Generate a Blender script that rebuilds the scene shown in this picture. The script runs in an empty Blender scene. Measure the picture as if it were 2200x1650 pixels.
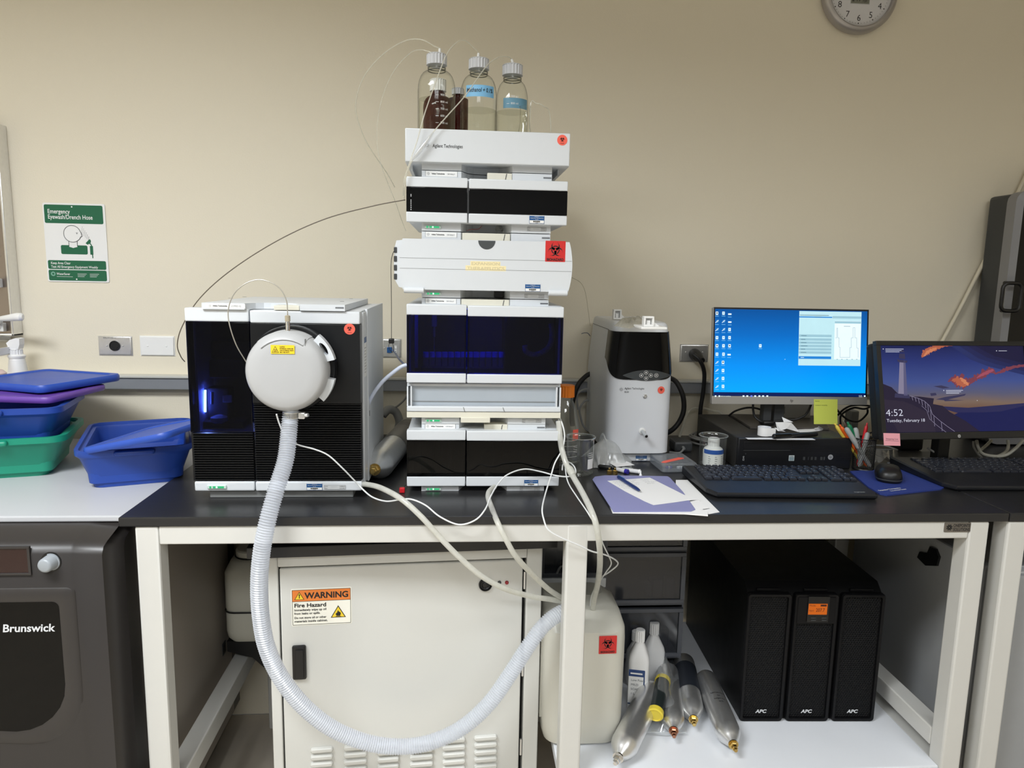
import bpy, bmesh, math, random
from mathutils import Vector as V, Matrix, Euler
random.seed(4)
SC = bpy.context.scene
COL = SC.collection
PI = math.pi
R_ = math.radians

# ------------------------------------------------------------------ camera
F_PX, TILT, YAW, ROLL = 1554.14, R_(8.6192), R_(4.2906), R_(-1.1288)
CAM = V((0, 0, 1.3775))
_f = V((math.sin(YAW)*math.cos(TILT), math.cos(YAW)*math.cos(TILT), -math.sin(TILT)))
_r = V((math.cos(YAW), -math.sin(YAW), 0))
_d = _f.cross(_r)
_r, _d = _r*math.cos(ROLL)+_d*math.sin(ROLL), _d*math.cos(ROLL)-_r*math.sin(ROLL)
cd = bpy.data.cameras.new('camera')
cd.sensor_fit = 'HORIZONTAL'; cd.sensor_width = 36; cd.lens = 36*F_PX/2200
cd.clip_start = 0.02; cd.clip_end = 50
cam = bpy.data.objects.new('camera', cd); COL.objects.link(cam)
cam.matrix_world = Matrix(((_r.x, -_d.x, -_f.x, CAM.x), (_r.y, -_d.y, -_f.y, CAM.y), (_r.z, -_d.z, -_f.z, CAM.z), (0, 0, 0, 1)))
SC.camera = cam

# ------------------------------------------------------------------ world, lights, exposure
w = bpy.data.worlds.new('world'); SC.world = w; w.use_nodes = True
w.node_tree.nodes['Background'].inputs[0].default_value = (0.9, 0.95, 1, 1)
w.node_tree.nodes['Background'].inputs[1].default_value = 0.03
def area(name, loc, sx, sy, watt, col):
    l = bpy.data.lights.new(name, 'AREA'); l.shape = 'RECTANGLE'; l.size = sx; l.size_y = sy
    l.energy = watt; l.color = col; l.spread = R_(155)   # louvred troffer: little light at flat angles
    o = bpy.data.objects.new(name, l); COL.objects.link(o); o.location = loc
    return o
ZC = 2.6
LAMPS = [(-1.1, 0.15, 1.2, 0.55, 60), (1.5, -0.2, 1.2, 0.55, 17), (0.0, -1.4, 1.2, 0.55, 40)]
for i, (x, y, sx, sy, e) in enumerate(LAMPS):
    area('troffer_lamp', (x, y, ZC-0.015), sx, sy, e, (0.925, 0.965, 1.0))
SC.view_settings.view_transform = 'Standard'
SC.view_settings.look = 'None'
SC.view_settings.gamma = 1
SC.view_settings.use_curve_mapping = False
SC.view_settings.exposure = 0.2

# ------------------------------------------------------------------ pixel rays onto real planes (2200 x 1650 frame)
def ray(x, y): return _f + _r*((x-1100)/F_PX) + _d*((y-825)/F_PX)
def onY(x, y, Y): v = ray(x, y); return CAM + v*(Y/v.y)
def onZ(x, y, Z): v = ray(x, y); return CAM + v*((Z-CAM.z)/v.z)
def onX(x, y, X): v = ray(x, y); return CAM + v*(X/v.x)
def onL(root, x, y, ax, val):
    """ray through a pixel met with the plane  local[ax] = val  of a rotated thing; answer in local coordinates"""
    T = XF[root.name].inverted(); o = T @ CAM; v = T.to_3x3() @ ray(x, y)
    return o + v*((val-o[ax])/v[ax])

# ------------------------------------------------------------------ materials
def lin(c):
    out = []
    for v in c[:3]:
        v = v/255.0
        out.append(v/12.92 if v <= 0.04045 else ((v+0.055)/1.055)**2.4)
    return (*out, 1.0)
MATS = {}
def mat(name, col, rough=0.5, metal=0.0, spec=0.5, var=0.04, scale=30, bump=0.0, bscale=300, coat=0.0, emit=None, es=0.0, aniso=None, sub=0.0):
    if name in MATS: return MATS[name]
    m = bpy.data.materials.new(name); m.use_nodes = True
    nt = m.node_tree; b = nt.nodes['Principled BSDF']; N = nt.nodes.new; L = nt.links.new
    c = lin(col)
    tc = N('ShaderNodeTexCoord')
    nz = N('ShaderNodeTexNoise'); nz.inputs['Scale'].default_value = scale; nz.inputs['Detail'].default_value = 4
    L(tc.outputs['Object'], nz.inputs['Vector'])
    mx = N('ShaderNodeMix'); mx.data_type = 'RGBA'
    mx.inputs[6].default_value = tuple(max(0, x*(1-var)) for x in c[:3]) + (1,)
    mx.inputs[7].default_value = tuple(min(1, x*(1+var)) for x in c[:3]) + (1,)
    L(nz.outputs['Fac'], mx.inputs[0]); L(mx.outputs[2], b.inputs['Base Color'])
    mr = N('ShaderNodeMapRange'); mr.inputs['To Min'].default_value = max(0.02, rough*0.9); mr.inputs['To Max'].default_value = min(1, rough*1.1)
    L(nz.outputs['Fac'], mr.inputs['Value']); L(mr.outputs[0], b.inputs['Roughness'])
    b.inputs['Metallic'].default_value = metal
    b.inputs['Specular IOR Level'].default_value = spec
    b.inputs['Coat Weight'].default_value = coat
    b.inputs['Coat Roughness'].default_value = 0.05
    if sub: 
        b.inputs['Subsurface Weight'].default_value = sub; b.inputs['Subsurface Radius'].default_value = (0.01, 0.01, 0.01)
    if emit:
        b.inputs['Emission Color'].default_value = lin(emit); b.inputs['Emission Strength'].default_value = es
    if bump:
        n2 = N('ShaderNodeTexNoise'); n2.inputs['Scale'].default_value = bscale; n2.inputs['Detail'].default_value = 3
        L(tc.outputs['Object'], n2.inputs['Vector'])
        bp = N('ShaderNodeBump'); bp.inputs['Strength'].default_value = bump; bp.inputs['Distance'].default_value = 0.002
        L(n2.outputs['Fac'], bp.inputs['Height']); L(bp.outputs[0], b.inputs['Normal'])
    MATS[name] = m
    return m
def glow(name, col, s=1.0):
    if name in MATS: return MATS[name]
    m = bpy.data.materials.new(name); m.use_nodes = True; nt = m.node_tree
    b = nt.nodes['Principled BSDF']; b.inputs['Base Color'].default_value = (0, 0, 0, 1); b.inputs['Roughness'].default_value = 0.4
    b.inputs['Specular IOR Level'].default_value = 0.15
    tc = nt.nodes.new('ShaderNodeTexCoord'); nz = nt.nodes.new('ShaderNodeTexNoise'); nz.inputs['Scale'].default_value = 40
    mx = nt.nodes.new('ShaderNodeMix'); mx.data_type = 'RGBA'
    c = lin(col); mx.inputs[6].default_value = tuple(x*0.96 for x in c[:3])+(1,); mx.inputs[7].default_value = tuple(x*1.04 for x in c[:3])+(1,)
    nt.links.new(tc.outputs['Object'], nz.inputs['Vector']); nt.links.new(nz.outputs['Fac'], mx.inputs[0]); nt.links.new(mx.outputs[2], b.inputs['Emission Color'])
    b.inputs['Emission Strength'].default_value = s
    MATS[name] = m; return m
def glass(name, tint=(250, 252, 250), gloss=0.02, base=0.03, edge=0.5, haze=0.0, hazecol=(235, 238, 240), power=3.0, rim=None):
    """thin-walled clear stuff: tinted see-through + mirror that grows towards grazing angles + an optional milky share"""
    if name in MATS: return MATS[name]
    m = bpy.data.materials.new(name); m.use_nodes = True; nt = m.node_tree; N = nt.nodes.new; L = nt.links.new
    nt.nodes.remove(nt.nodes['Principled BSDF']); out = nt.nodes['Material Output']
    tr = N('ShaderNodeBsdfTransparent'); tr.inputs[0].default_value = lin(tint)
    if rim:   # light crosses more glass towards the silhouette: deeper tint there
        l2 = N('ShaderNodeLayerWeight'); l2.inputs['Blend'].default_value = 0.5; p2 = N('ShaderNodeMath'); p2.operation = 'POWER'; p2.inputs[1].default_value = 5.0
        L(l2.outputs['Facing'], p2.inputs[0]); cm = N('ShaderNodeMix'); cm.data_type = 'RGBA'; cm.inputs[6].default_value = lin(tint); cm.inputs[7].default_value = lin(rim)
        L(p2.outputs[0], cm.inputs[0]); L(cm.outputs[2], tr.inputs[0])
    gl = N('ShaderNodeBsdfGlossy'); gl.inputs['Roughness'].default_value = gloss; gl.inputs['Color'].default_value = (1, 1, 1, 1)
    lw = N('ShaderNodeLayerWeight'); lw.inputs['Blend'].default_value = 0.5
    pw = N('ShaderNodeMath'); pw.operation = 'POWER'; pw.inputs[1].default_value = power; L(lw.outputs['Facing'], pw.inputs[0])
    mr = N('ShaderNodeMapRange'); mr.inputs['To Min'].default_value = base; mr.inputs['To Max'].default_value = edge; L(pw.outputs[0], mr.inputs['Value'])
    mx = N('ShaderNodeMixShader'); L(mr.outputs[0], mx.inputs[0]); L(tr.outputs[0], mx.inputs[1]); L(gl.outputs[0], mx.inputs[2])
    last = mx
    if haze:
        df = N('ShaderNodeBsdfDiffuse'); df.inputs[0].default_value = lin(hazecol)
        tl = N('ShaderNodeBsdfTranslucent'); tl.inputs[0].default_value = lin(hazecol)
        m1 = N('ShaderNodeMixShader'); m1.inputs[0].default_value = 0.35; L(df.outputs[0], m1.inputs[1]); L(tl.outputs[0], m1.inputs[2])
        tc = N('ShaderNodeTexCoord'); nz = N('ShaderNodeTexNoise'); nz.inputs['Scale'].default_value = 60; L(tc.outputs['Object'], nz.inputs['Vector'])
        hr = N('ShaderNodeMapRange'); hr.inputs['To Min'].default_value = haze*0.8; hr.inputs['To Max'].default_value = min(1, haze*1.2); L(nz.outputs['Fac'], hr.inputs['Value'])
        m2 = N('ShaderNodeMixShader'); L(hr.outputs[0], m2.inputs[0]); L(mx.outputs[0], m2.inputs[1]); L(m1.outputs[0], m2.inputs[2]); last = m2
    L(last.outputs[0], out.inputs['Surface'])
    MATS[name] = m; return m

# ------------------------------------------------------------------ mesh builder
def rrect(w, d, r, n=4):
    pts = []
    for cx, cy, a in ((w/2-r, d/2-r, 0), (-w/2+r, d/2-r, 90), (-w/2+r, -d/2+r, 180), (w/2-r, -d/2+r, 270)):
        for i in range(n+1):
            t = R_(a+90*i/n); pts.append((cx+r*math.cos(t), cy+r*math.sin(t)))
    return pts
def frame_of(ax):
    ax = V(ax).normalized(); t = V((0, 0, 1)) if abs(ax.z) < 0.9 else V((1, 0, 0))
    u = t.cross(ax).normalized(); return u, ax.cross(u), ax
def spline(pts, n=8, closed=False):
    P = [V(p) for p in pts]; out = []; m = len(P)
    rng = range(m if closed else m-1)
    for i in rng:
        if closed: a, b, c, d = P[(i-1) % m], P[i], P[(i+1) % m], P[(i+2) % m]
        else: a, b, c, d = P[max(i-1, 0)], P[i], P[i+1], P[min(i+2, m-1)]
        for k in range(n):
            t = k/n
            out.append(0.5*((2*b)+(c-a)*t+(2*a-5*b+4*c-d)*t*t+(3*b-a-3*c+d)*t**3))
    if not closed: out.append(P[-1])
    return out
_TX = {}
def text_mesh(s, bold=0.0, shear=0.0):
    k = (s, bold, shear)
    if k not in _TX:
        c = bpy.data.curves.new('t', 'FONT'); c.body = s; c.size = 1; c.offset = bold; c.shear = shear; c.resolution_u = 3
        o = bpy.data.objects.new('t', c); COL.objects.link(o)
        me = bpy.data.meshes.new_from_object(o.evaluated_get(bpy.context.evaluated_depsgraph_get()))
        vs = [v.co.copy() for v in me.vertices]; fs = [tuple(p.vertices) for p in me.polygons]
        bpy.data.objects.remove(o); bpy.data.curves.remove(c); bpy.data.meshes.remove(me)
        wd = max([v.x for v in vs]) if vs else 0.3*len(s)
        _TX[k] = (vs, fs, wd)
    return _TX[k]
class M:
    def __init__(s): s.v = []; s.f = []; s.m = []; s.s = []
    def add(s, vs, fs, mi=0, sm=False, T=None):
        b = len(s.v)
        for p in vs:
            p = V(p); s.v.append(T @ p if T is not None else p)
        for f in fs:
            s.f.append(tuple(b+i for i in f)); s.m.append(mi); s.s.append(sm)
        return s
    def box(s, x0, x1, y0, y1, z0, z1, bev=0.0, mi=0, T=None, seg=2):
        if bev <= 0:
            vs = [(x, y, z) for z in (z0, z1) for y in (y0, y1) for x in (x0, x1)]
            return s.add(vs, [(0, 2, 3, 1), (4, 5, 7, 6), (0, 1, 5, 4), (2, 6, 7, 3), (0, 4, 6, 2), (1, 3, 7, 5)], mi, False, T)
        bm = bmesh.new(); bmesh.ops.create_cube(bm, size=1)
        for v in bm.verts: v.co = V(((x0+x1)/2+v.co.x*(x1-x0), (y0+y1)/2+v.co.y*(y1-y0), (z0+z1)/2+v.co.z*(z1-z0)))
        bev = min(bev, 0.49*min(abs(x1-x0), abs(y1-y0), abs(z1-z0)))
        bmesh.ops.bevel(bm, geom=list(bm.edges), offset=bev, segments=seg, profile=0.5, affect='EDGES')
        bmesh.ops.recalc_face_normals(bm, faces=list(bm.faces))
        bm.verts.index_update()
        n0 = len(s.s); ax_ = [max(abs(c) for c in f.normal) > 0.9999 for f in bm.faces]
        s.add([v.co.copy() for v in bm.verts], [tuple(v.index for v in f.verts) for f in bm.faces], mi, True, T); bm.free()
        for k, flat in enumerate(ax_): s.s[n0+k] = not flat      # flat sides stay flat, only the rounded edges are smooth
        return s
    def prism(s, poly, ax, a0, a1, mi=0, sm=False, T=None, capmi=None):
        """poly in the two other axes (in order), pushed along ax from a0 to a1"""
        def P(p, a): return (a, p[0], p[1]) if ax == 'x' else (p[0], a, p[1]) if ax == 'y' else (p[0], p[1], a)
        n = len(poly); ar = sum(poly[i][0]*poly[(i+1) % n][1]-poly[(i+1) % n][0]*poly[i][1] for i in range(n))
        flip = (ar < 0) != (ax == 'y')
        if flip: poly = poly[::-1]
        if a0 > a1: a0, a1 = a1, a0
        s.add([P(p, a0) for p in poly]+[P(p, a1) for p in poly], [(i, (i+1) % n, n+(i+1) % n, n+i) for i in range(n)], mi, sm, T)
        s.add([P(p, a0) for p in poly], [tuple(range(n))[::-1]], mi if capmi is None else capmi, False, T)
        s.add([P(p, a1) for p in poly], [tuple(range(n))], mi if capmi is None else capmi, False, T); return s
    def loft(s, loops, mi=0, sm=True, cap0=True, cap1=True, T=None, closed=True):
        n = len(loops[0]); vs = [p for l in loops for p in l]; fs = []
        for k in range(len(loops)-1):
            for i in range(n if closed else n-1):
                j = (i+1) % n; fs.append((k*n+i, k*n+j, (k+1)*n+j, (k+1)*n+i))
        s.add(vs, fs, mi, sm, T)
        if cap0: s.add(loops[0], [tuple(range(n))[::-1]], mi, False, T)
        if cap1: s.add(loops[-1], [tuple(range(n))], mi, False, T)
        return s
    def lathe(s, prof, o=(0, 0, 0), ax=(0, 0, 1), n=24, mi=0, sm=True, cap=True, T=None, arc=None):
        u, v, a = frame_of(ax); o = V(o); loops = []
        for r, h in prof:
            loops.append([o+a*h+(u*math.cos(2*PI*i/n)+v*math.sin(2*PI*i/n))*max(r, 1e-5) for i in range(n)])
        return s.loft(loops, mi, sm, cap, cap, T)
    def cyl(s, p0, p1, r0, r1=None, n=16, mi=0, T=None, bev=0.0):
        p0, p1 = V(p0), V(p1); h = (p1-p0).length; r1 = r0 if r1 is None else r1
        pr = [(r0, 0), (r1, h)] if not bev else [(r0-bev, 0), (r0, bev), (r1, h-bev), (r1-bev, h)]
        return s.lathe(pr, p0, p1-p0, n, mi, True, True, T)
    def tube(s, pts, r, n=8, mi=0, closed=False, cap=True, T=None):
        P = [V(p) for p in pts]; m = len(P); loops = []; u = None
        for i in range(m):
            if closed: t = P[(i+1) % m]-P[i-1]
            else: t = P[min(i+1, m-1)]-P[max(i-1, 0)]
            if t.length < 1e-9: t = V((0, 0, 1))
            t.normalize()
            if u is None: u = frame_of(t)[0]
            u = (u-t*u.dot(t)); u = u.normalized() if u.length > 1e-6 else frame_of(t)[0]
            v = t.cross(u); rr = r[i] if isinstance(r, (list, tuple)) else r
            loops.append([P[i]+(u*math.cos(2*PI*k/n)+v*math.sin(2*PI*k/n))*rr for k in range(n)])
        if closed: loops.append(loops[0])
        return s.loft(loops, mi, True, cap and not closed, cap and not closed, T)
    def poly(s, pts, mi=0, T=None): return s.add(pts, [tuple(range(len(pts)))], mi, False, T)
    def torus(s, c, ax, R, r, n=32, k=8, mi=0, T=None):
        u, v, a = frame_of(ax); c = V(c)
        return s.tube([c+(u*math.cos(2*PI*i/n)+v*math.sin(2*PI*i/n))*R for i in range(n)], r, k, mi, True, T=T)
    def frame(s, x0, x1, z0, z1, y0, y1, t, mi=0, T=None, bev=0.0):
        """picture-frame ring in xz"""
        s.box(x0, x1, y0, y1, z1-t, z1, bev, mi, T); s.box(x0, x1, y0, y1, z0, z0+t, bev, mi, T)
        s.box(x0, x0+t, y0, y1, z0+t, z1-t, 0, mi, T); s.box(x1-t, x1, y0, y1, z0+t, z1-t, 0, mi, T); return s
class Flat(M):
    """print: thin layers on a surface, drawn in metres from corner o along right R and up U"""
    def __init__(s, o, R, U):
        super().__init__(); s.o = V(o); s.R = V(R).normalized(); s.U = V(U).normalized(); s.N = s.R.cross(s.U); s.eps = 0.00025
    def P(s, u, v, l=1): return s.o+s.R*u+s.U*v+s.N*(s.eps*l)
    def rect(s, u0, v0, u1, v1, mi=0, l=1, r=0.0):
        if r:
            return s.pg([((u0+u1)/2+x, (v0+v1)/2+y) for x, y in rrect(u1-u0, v1-v0, r)], mi, l)
        return s.pg([(u0, v0), (u1, v0), (u1, v1), (u0, v1)], mi, l)
    def slab(s, w, h, t=0.0006, mi=0, r=0.0):
        pts = [(w/2+x, h/2+y) for x, y in rrect(w, h, r)] if r else [(0, 0), (w, 0), (w, h), (0, h)]
        n = len(pts); a = [s.o+s.R*x+s.U*y for x, y in pts]; b = [p+s.N*t for p in a]
        s.add(a+b, [(i, (i+1) % n, n+(i+1) % n, n+i) for i in range(n)]+[tuple(range(n, 2*n))], mi)
        s.o = s.o+s.N*t; return s
    def pg(s, pts, mi=0, l=1): return s.poly([s.P(x, y, l) for x, y in pts], mi)
    def disc(s, u, v, r, mi=0, l=1, n=28): return s.pg([(u+r*math.cos(2*PI*i/n), v+r*math.sin(2*PI*i/n)) for i in range(n)], mi, l)
    def ring(s, u, v, r0, r1, mi=0, l=1, a0=0, a1=360, n=24):
        ps = []
        for i in range(n+1):
            a = R_(a0+(a1-a0)*i/n); ps += [s.P(u+r0*math.cos(a), v+r0*math.sin(a), l), s.P(u+r1*math.cos(a), v+r1*math.sin(a), l)]
        return s.add(ps, [(2*i, 2*i+1, 2*i+3, 2*i+2) for i in range(n)], mi)
    def line(s, pts, wd, mi=0, l=1):
        for (a, b) in zip(pts[:-1], pts[1:]):
            d = V((b[0]-a[0], b[1]-a[1])); 
            if d.length < 1e-7: continue
            d.normalize(); q = V((-d.y, d.x))*(wd/2)
            s.pg([(a[0]-q.x, a[1]-q.y), (b[0]-q.x, b[1]-q.y), (b[0]+q.x, b[1]+q.y), (a[0]+q.x, a[1]+q.y)], mi, l)
        return s
    def text(s, t, u, v, h, mi=0, l=2, w=None, al='L', bold=0.0, shear=0.0):
        vs, fs, wd = text_mesh(t, bold, shear); k = h/0.69; kx = k if w is None else w/wd
        off = 0 if al == 'L' else -wd*kx if al == 'R' else -wd*kx/2
        return s.add([s.P(u+off+p.x*kx, v+p.y*k, l) for p in vs], fs, mi)
    def bio(s, u, v, R, mi=0, l=2):
        """three-horned hazard trefoil"""
        for a in (90, 210, 330):
            cx, cy = u+0.42*R*math.cos(R_(a)), v+0.42*R*math.sin(R_(a)); n = 20; ps = []
            for i in range(n+1):
                t = R_(a+28+(360-56)*i/n); ro = 0.52*R
                q = 0.36*R+0.14*R*abs(2*i/n-1)**3
                ex, ey = u+0.50*R*math.cos(R_(a)), v+0.50*R*math.sin(R_(a))
                ps += [s.P(cx+ro*math.cos(t), cy+ro*math.sin(t), l), s.P(ex+q*math.cos(t), ey+q*math.sin(t), l)]
            s.add(ps, [(2*i, 2*i+1, 2*i+3, 2*i+2) for i in range(n)], mi)
        s.disc(u, v, 0.11*R, 0, l+0.5, 14)
        for a in (90, 210, 330):
            s.ring(u, v, 0.40*R, 0.52*R, mi, l+0.5, a-38, a+38, 8)
            s.line([(u, v), (u+0.2*R*math.cos(R_(a)), v+0.2*R*math.sin(R_(a)))], 0.05*R, 0, l+0.6)
        return s

# ------------------------------------------------------------------ objects
XF = {}
def _props(o, label, cat, group=None, kind=None):
    if label: o['label'] = label
    if cat: o['category'] = cat
    if group: o['group'] = group
    if kind: o['kind'] = kind
def thing(name, label, cat, loc=(0, 0, 0), rz=0.0, group=None, rot=None):
    o = bpy.data.objects.new(name, None); COL.objects.link(o); o.empty_display_size = 0.05
    o.location = loc; o.rotation_euler = rot or (0, 0, rz)
    XF[o.name] = Matrix.Translation(V(loc)) @ Euler(o.rotation_euler).to_matrix().to_4x4()
    _props(o, label, cat, group); return o
def build(name, m, mats, parent=None, local=False, kind=None, label=None):
    """one mesh object; vertices are world coordinates unless local"""
    me = bpy.data.meshes.new(name)
    vs = m.v
    if parent is not None and not local:
        T = XF[parent.name].inverted(); vs = [T @ p for p in vs]
    me.from_pydata([tuple(p) for p in vs], [], m.f)
    for k in (mats if isinstance(mats, (list, tuple)) else [mats]): me.materials.append(k)
    me.polygons.foreach_set('material_index', m.m); me.polygons.foreach_set('use_smooth', m.s)
    me.update()
    try: me.set_sharp_from_angle(angle=R_(42))
    except Exception: pass
    me.polygons.foreach_set('use_smooth', m.s)
    o = bpy.data.objects.new(name, me); COL.objects.link(o)
    if parent is not None: o.parent = parent; XF[o.name] = XF[parent.name]
    else: XF[o.name] = Matrix.Identity(4)
    if kind: o['kind'] = kind
    if label: o['label'] = label
    return o
def single(name, m, mats, label, cat, loc=None, group=None, kind=None):
    """a thing that is one mesh, given in world coordinates, with its origin moved to its base"""
    if loc is None:
        xs = [p.x for p in m.v]; ys = [p.y for p in m.v]; zs = [p.z for p in m.v]
        loc = ((min(xs)+max(xs))/2, (min(ys)+max(ys))/2, min(zs))
    L0 = V(loc); m.v = [p-L0 for p in m.v]
    o = build(name, m, mats, None, True); o.location = L0; XF[o.name] = Matrix.Translation(L0)
    _props(o, label, cat, group, kind); return o
def copy_tree(o, parent=None, loc=None, label=None):
    c = o.copy(); COL.objects.link(c)
    if parent is not None: c.parent = parent
    if loc is not None: c.location = loc
    if label: c['label'] = label
    for ch in list(o.children): copy_tree(ch, c)
    return c
def struct(name, m, mats): return build(name, m, mats, None, False, 'structure')
# ------------------------------------------------------------------ palette
WALL = mat('wall_paint', (230, 222, 202), 0.6, var=0.015, scale=3, bump=0.15, bscale=250)
CEIL = mat('ceiling_tile', (225, 222, 214), 0.9, bump=0.2)
FLOOR = mat('vinyl_tile', (186, 176, 161), 0.35, var=0.12, scale=18)
EPOXY = mat('black_epoxy', (38, 38, 39), 0.3, spec=0.45, var=0.1, scale=60)
FRAME = mat('white_powder_coat', (205, 204, 199), 0.35, var=0.015)
SHELF = mat('white_shelf', (226, 229, 234), 0.3, var=0.03, scale=12)
INSTR = mat('instrument_white', (212, 216, 220), 0.42, var=0.01)
INSTRW = mat('instrument_cream', (220, 217, 202), 0.45, var=0.02)
GREYL = mat('light_grey_plastic', (186, 189, 191), 0.45)
GREYM = mat('mid_grey_plastic', (128, 130, 130), 0.5)
GREYD = mat('dark_grey_plastic', (58, 60, 62), 0.45)
BLACK = mat('black_plastic', (16, 16, 17), 0.4)
BLACKM = mat('black_matt', (9, 9, 10), 0.7)
GLOSSK = mat('black_gloss', (9, 9, 10), 0.08, spec=0.3)
STEEL = mat('brushed_steel', (226, 226, 225), 0.32, metal=0.9, var=0.08, scale=90)
CHROME = mat('chrome', (225, 225, 225), 0.12, metal=1.0)
BRASS = mat('brass', (206, 178, 112), 0.25, metal=1.0)
ALU = mat('aluminium_rail', (150, 153, 158), 0.4, metal=0.3)
WHITE = mat('white_print', (236, 236, 234), 0.5, var=0.01)
PAPER = mat('paper_white', (238, 238, 238), 0.7, var=0.01)
INK = mat('black_print', (22, 22, 24), 0.5)
INKG = mat('grey_print', (105, 108, 112), 0.5)
GREENS = mat('sign_green', (18, 98, 66), 0.4)
RED = mat('hazard_red', (204, 42, 40), 0.4)
CORAL = mat('hazard_coral', (245, 102, 84), 0.45)
YELL = mat('label_yellow', (238, 205, 48), 0.4)
ORNG = mat('label_orange', (226, 126, 52), 0.4)
BLUEL = mat('label_blue', (24, 82, 140), 0.4)
RUBK = mat('black_rubber', (20, 20, 21), 0.55)
CORDG = mat('grey_cord', (150, 150, 148), 0.5)

# ------------------------------------------------------------------ room shell
XA, XB, YA, YB = -2.7, 3.4, -2.8, 2.137
struct('wall_back', M().box(XA, XB, YB, YB+0.1, 0, ZC), WALL)
struct('wall_left', M().box(XA-0.1, XA, YA, YB+0.1, 0, ZC), WALL)
struct('wall_right', M().box(XB, XB+0.1, YA, YB+0.1, 0, ZC), WALL)
struct('wall_front', M().box(XA, XB, YA-0.1, YA, 0, ZC), mat('far_wall_grey', (150, 150, 150), 0.6))
struct('ceiling', M().box(XA, XB, YA, YB, ZC, ZC+0.1), CEIL)
fl = struct('floor', M().box(XA, XB, YA, YB, -0.06, -0.004), FLOOR)
tile = M().box(-0.2275, 0.2275, -0.2275, 0.2275, -0.004, 0.0, 0.001, seg=1)
t0 = None
for i in range(8):
    for j in range(3):
        x, y = -1.45+i*0.4575, 2.137-0.229-j*0.4575
        if t0 is None: t0 = build('floor_tile', tile, FLOOR, fl, True); o = t0
        else: o = t0.copy(); COL.objects.link(o)
        o.location = (x, y, 0)
# wall rail
m = M().box(XA, XB, YB-0.032, YB, 1.033, 1.066, 0.002)
m.box(XA, XB, YB-0.038, YB, 1.066, 1.073, 0.002, 1)
struct('trim_1', m, [ALU, mat('rail_cap', (196, 196, 190), 0.4)])
# ceiling lights (behind the camera, above the frame)
for x, y, sx, sy, e in LAMPS:
    t = thing('ceiling_light', ('ceiling troffer light above the left bench', 'ceiling troffer light above the right bench', 'ceiling troffer light farthest from the benches')[len([k for k in bpy.data.objects if k.name.startswith('ceiling_light')])], 'light', (x, y, ZC-0.01), group='ceiling troffers')
    build('frame', M().frame(x-sx/2-0.03, x+sx/2+0.03, y-sy/2-0.03, y+sy/2+0.03, -ZC, -ZC+0.02, 0.03, T=Matrix(((1, 0, 0, 0), (0, 0, 1, 0), (0, -1, 0, 0), (0, 0, 0, 1)))), WHITE, t)
    build('diffuser', M().box(x-sx/2, x+sx/2, y-sy/2, y+sy/2, ZC-0.009, ZC-0.002), glow('troffer_diffuser', (255, 250, 240), 1.5), t)

# ------------------------------------------------------------------ lab benches
def bench(name, label, x0, x1, legs, shelf=None, rails=True):
    t = thing(name, label, 'bench', ((x0+x1)/2, 1.76, 0))
    build('worktop', M().box(x0, x1, 1.387, 2.125, 0.881, 0.9, 0.0025), EPOXY, t, label='black epoxy worktop')
    yf, yb = 1.39, 2.10
    for lx in legs:
        build('leg', M().box(lx, lx+0.045, yf, yf+0.045, 0.0, 0.881, 0.005), FRAME, t)
        bx = lx+(0.06 if lx < -0.5 else 0)
        build('leg', M().box(bx, bx+0.045, yb-0.045, yb, 0.0, 0.881, 0.005), FRAME, t)
    a, b = legs[0]+0.045, legs[-1]
    build('apron', M().box(a, b, yf+0.001, yf+0.041, 0.8435, 0.881, 0.003), FRAME, t)
    build('rear_apron', M().box(a, b, yb-0.042, yb-0.002, 0.8435, 0.881, 0.003), FRAME, t)
    if rails:
        for lx in (legs[0], legs[-1]):
            build('side_rail', M().box(lx+0.001, lx+0.044, yf+0.045, yb-0.045, 0.255, 0.306, 0.003), FRAME, t)
    return t
b1 = bench('lab_bench', 'long white framed lab bench with black worktop carrying the instruments', -0.651, 1.1615, [-0.623, 0.221, 1.078])
# upper side rail and lower shelf on the right half
build('side_rail', M().box(1.079, 1.122, 1.435, 2.055, 0.335, 0.378, 0.003), FRAME, b1)
build('shelf', M().box(0.225, 1.078, 1.397, 2.09, 0.284, 0.31, 0.003), SHELF, b1)
build('front_rail', M().box(0.266, 1.078, 1.391, 1.396, 0.25, 0.305, 0.001), FRAME, b1)
o = onY(2027, 1143, 1.3908)
pl = Flat(o, (1, 0, 0), (0, 0, 1)); wd = onY(2084, 1143, 1.39).x-o.x; ht = onY(2030, 1123, 1.39).z-o.z
pl.slab(wd, ht, 0.0012, 0, 0.002)
for k in range(8):
    a = R_(45*k+22); c = (0.011+0.0045*math.cos(a), ht/2+0.0045*math.sin(a))
    pl.line([(0.011+0.0015*math.cos(a), ht/2+0.0015*math.sin(a)), (0.011+0.0068*math.cos(a), ht/2+0.0068*math.sin(a))], 0.0028, 1, 1)
pl.text('ONEPOINTE', 0.0195, ht*0.54, ht*0.32, 1, 1, wd-0.021, bold=0.02); pl.text('SOLUTIONS', 0.0195, ht*0.12, ht*0.32, 1, 1, wd-0.021, bold=0.02)
build('nameplate', pl, [mat('plate_bronze', (112, 106, 98), 0.4, metal=0.3), INK], b1)
b2 = bench('lab_bench', 'neighbouring lab bench continuing past the right edge', 1.1635, 2.75, [1.164, 2.68], rails=False)

# ------------------------------------------------------------------ things on the wall
def plate(x0, y0, x1, y1, Y=YB):
    a, b = onY(x0, y1, Y), onY(x1, y0, Y); return a.x, b.x, a.z, b.z
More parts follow.
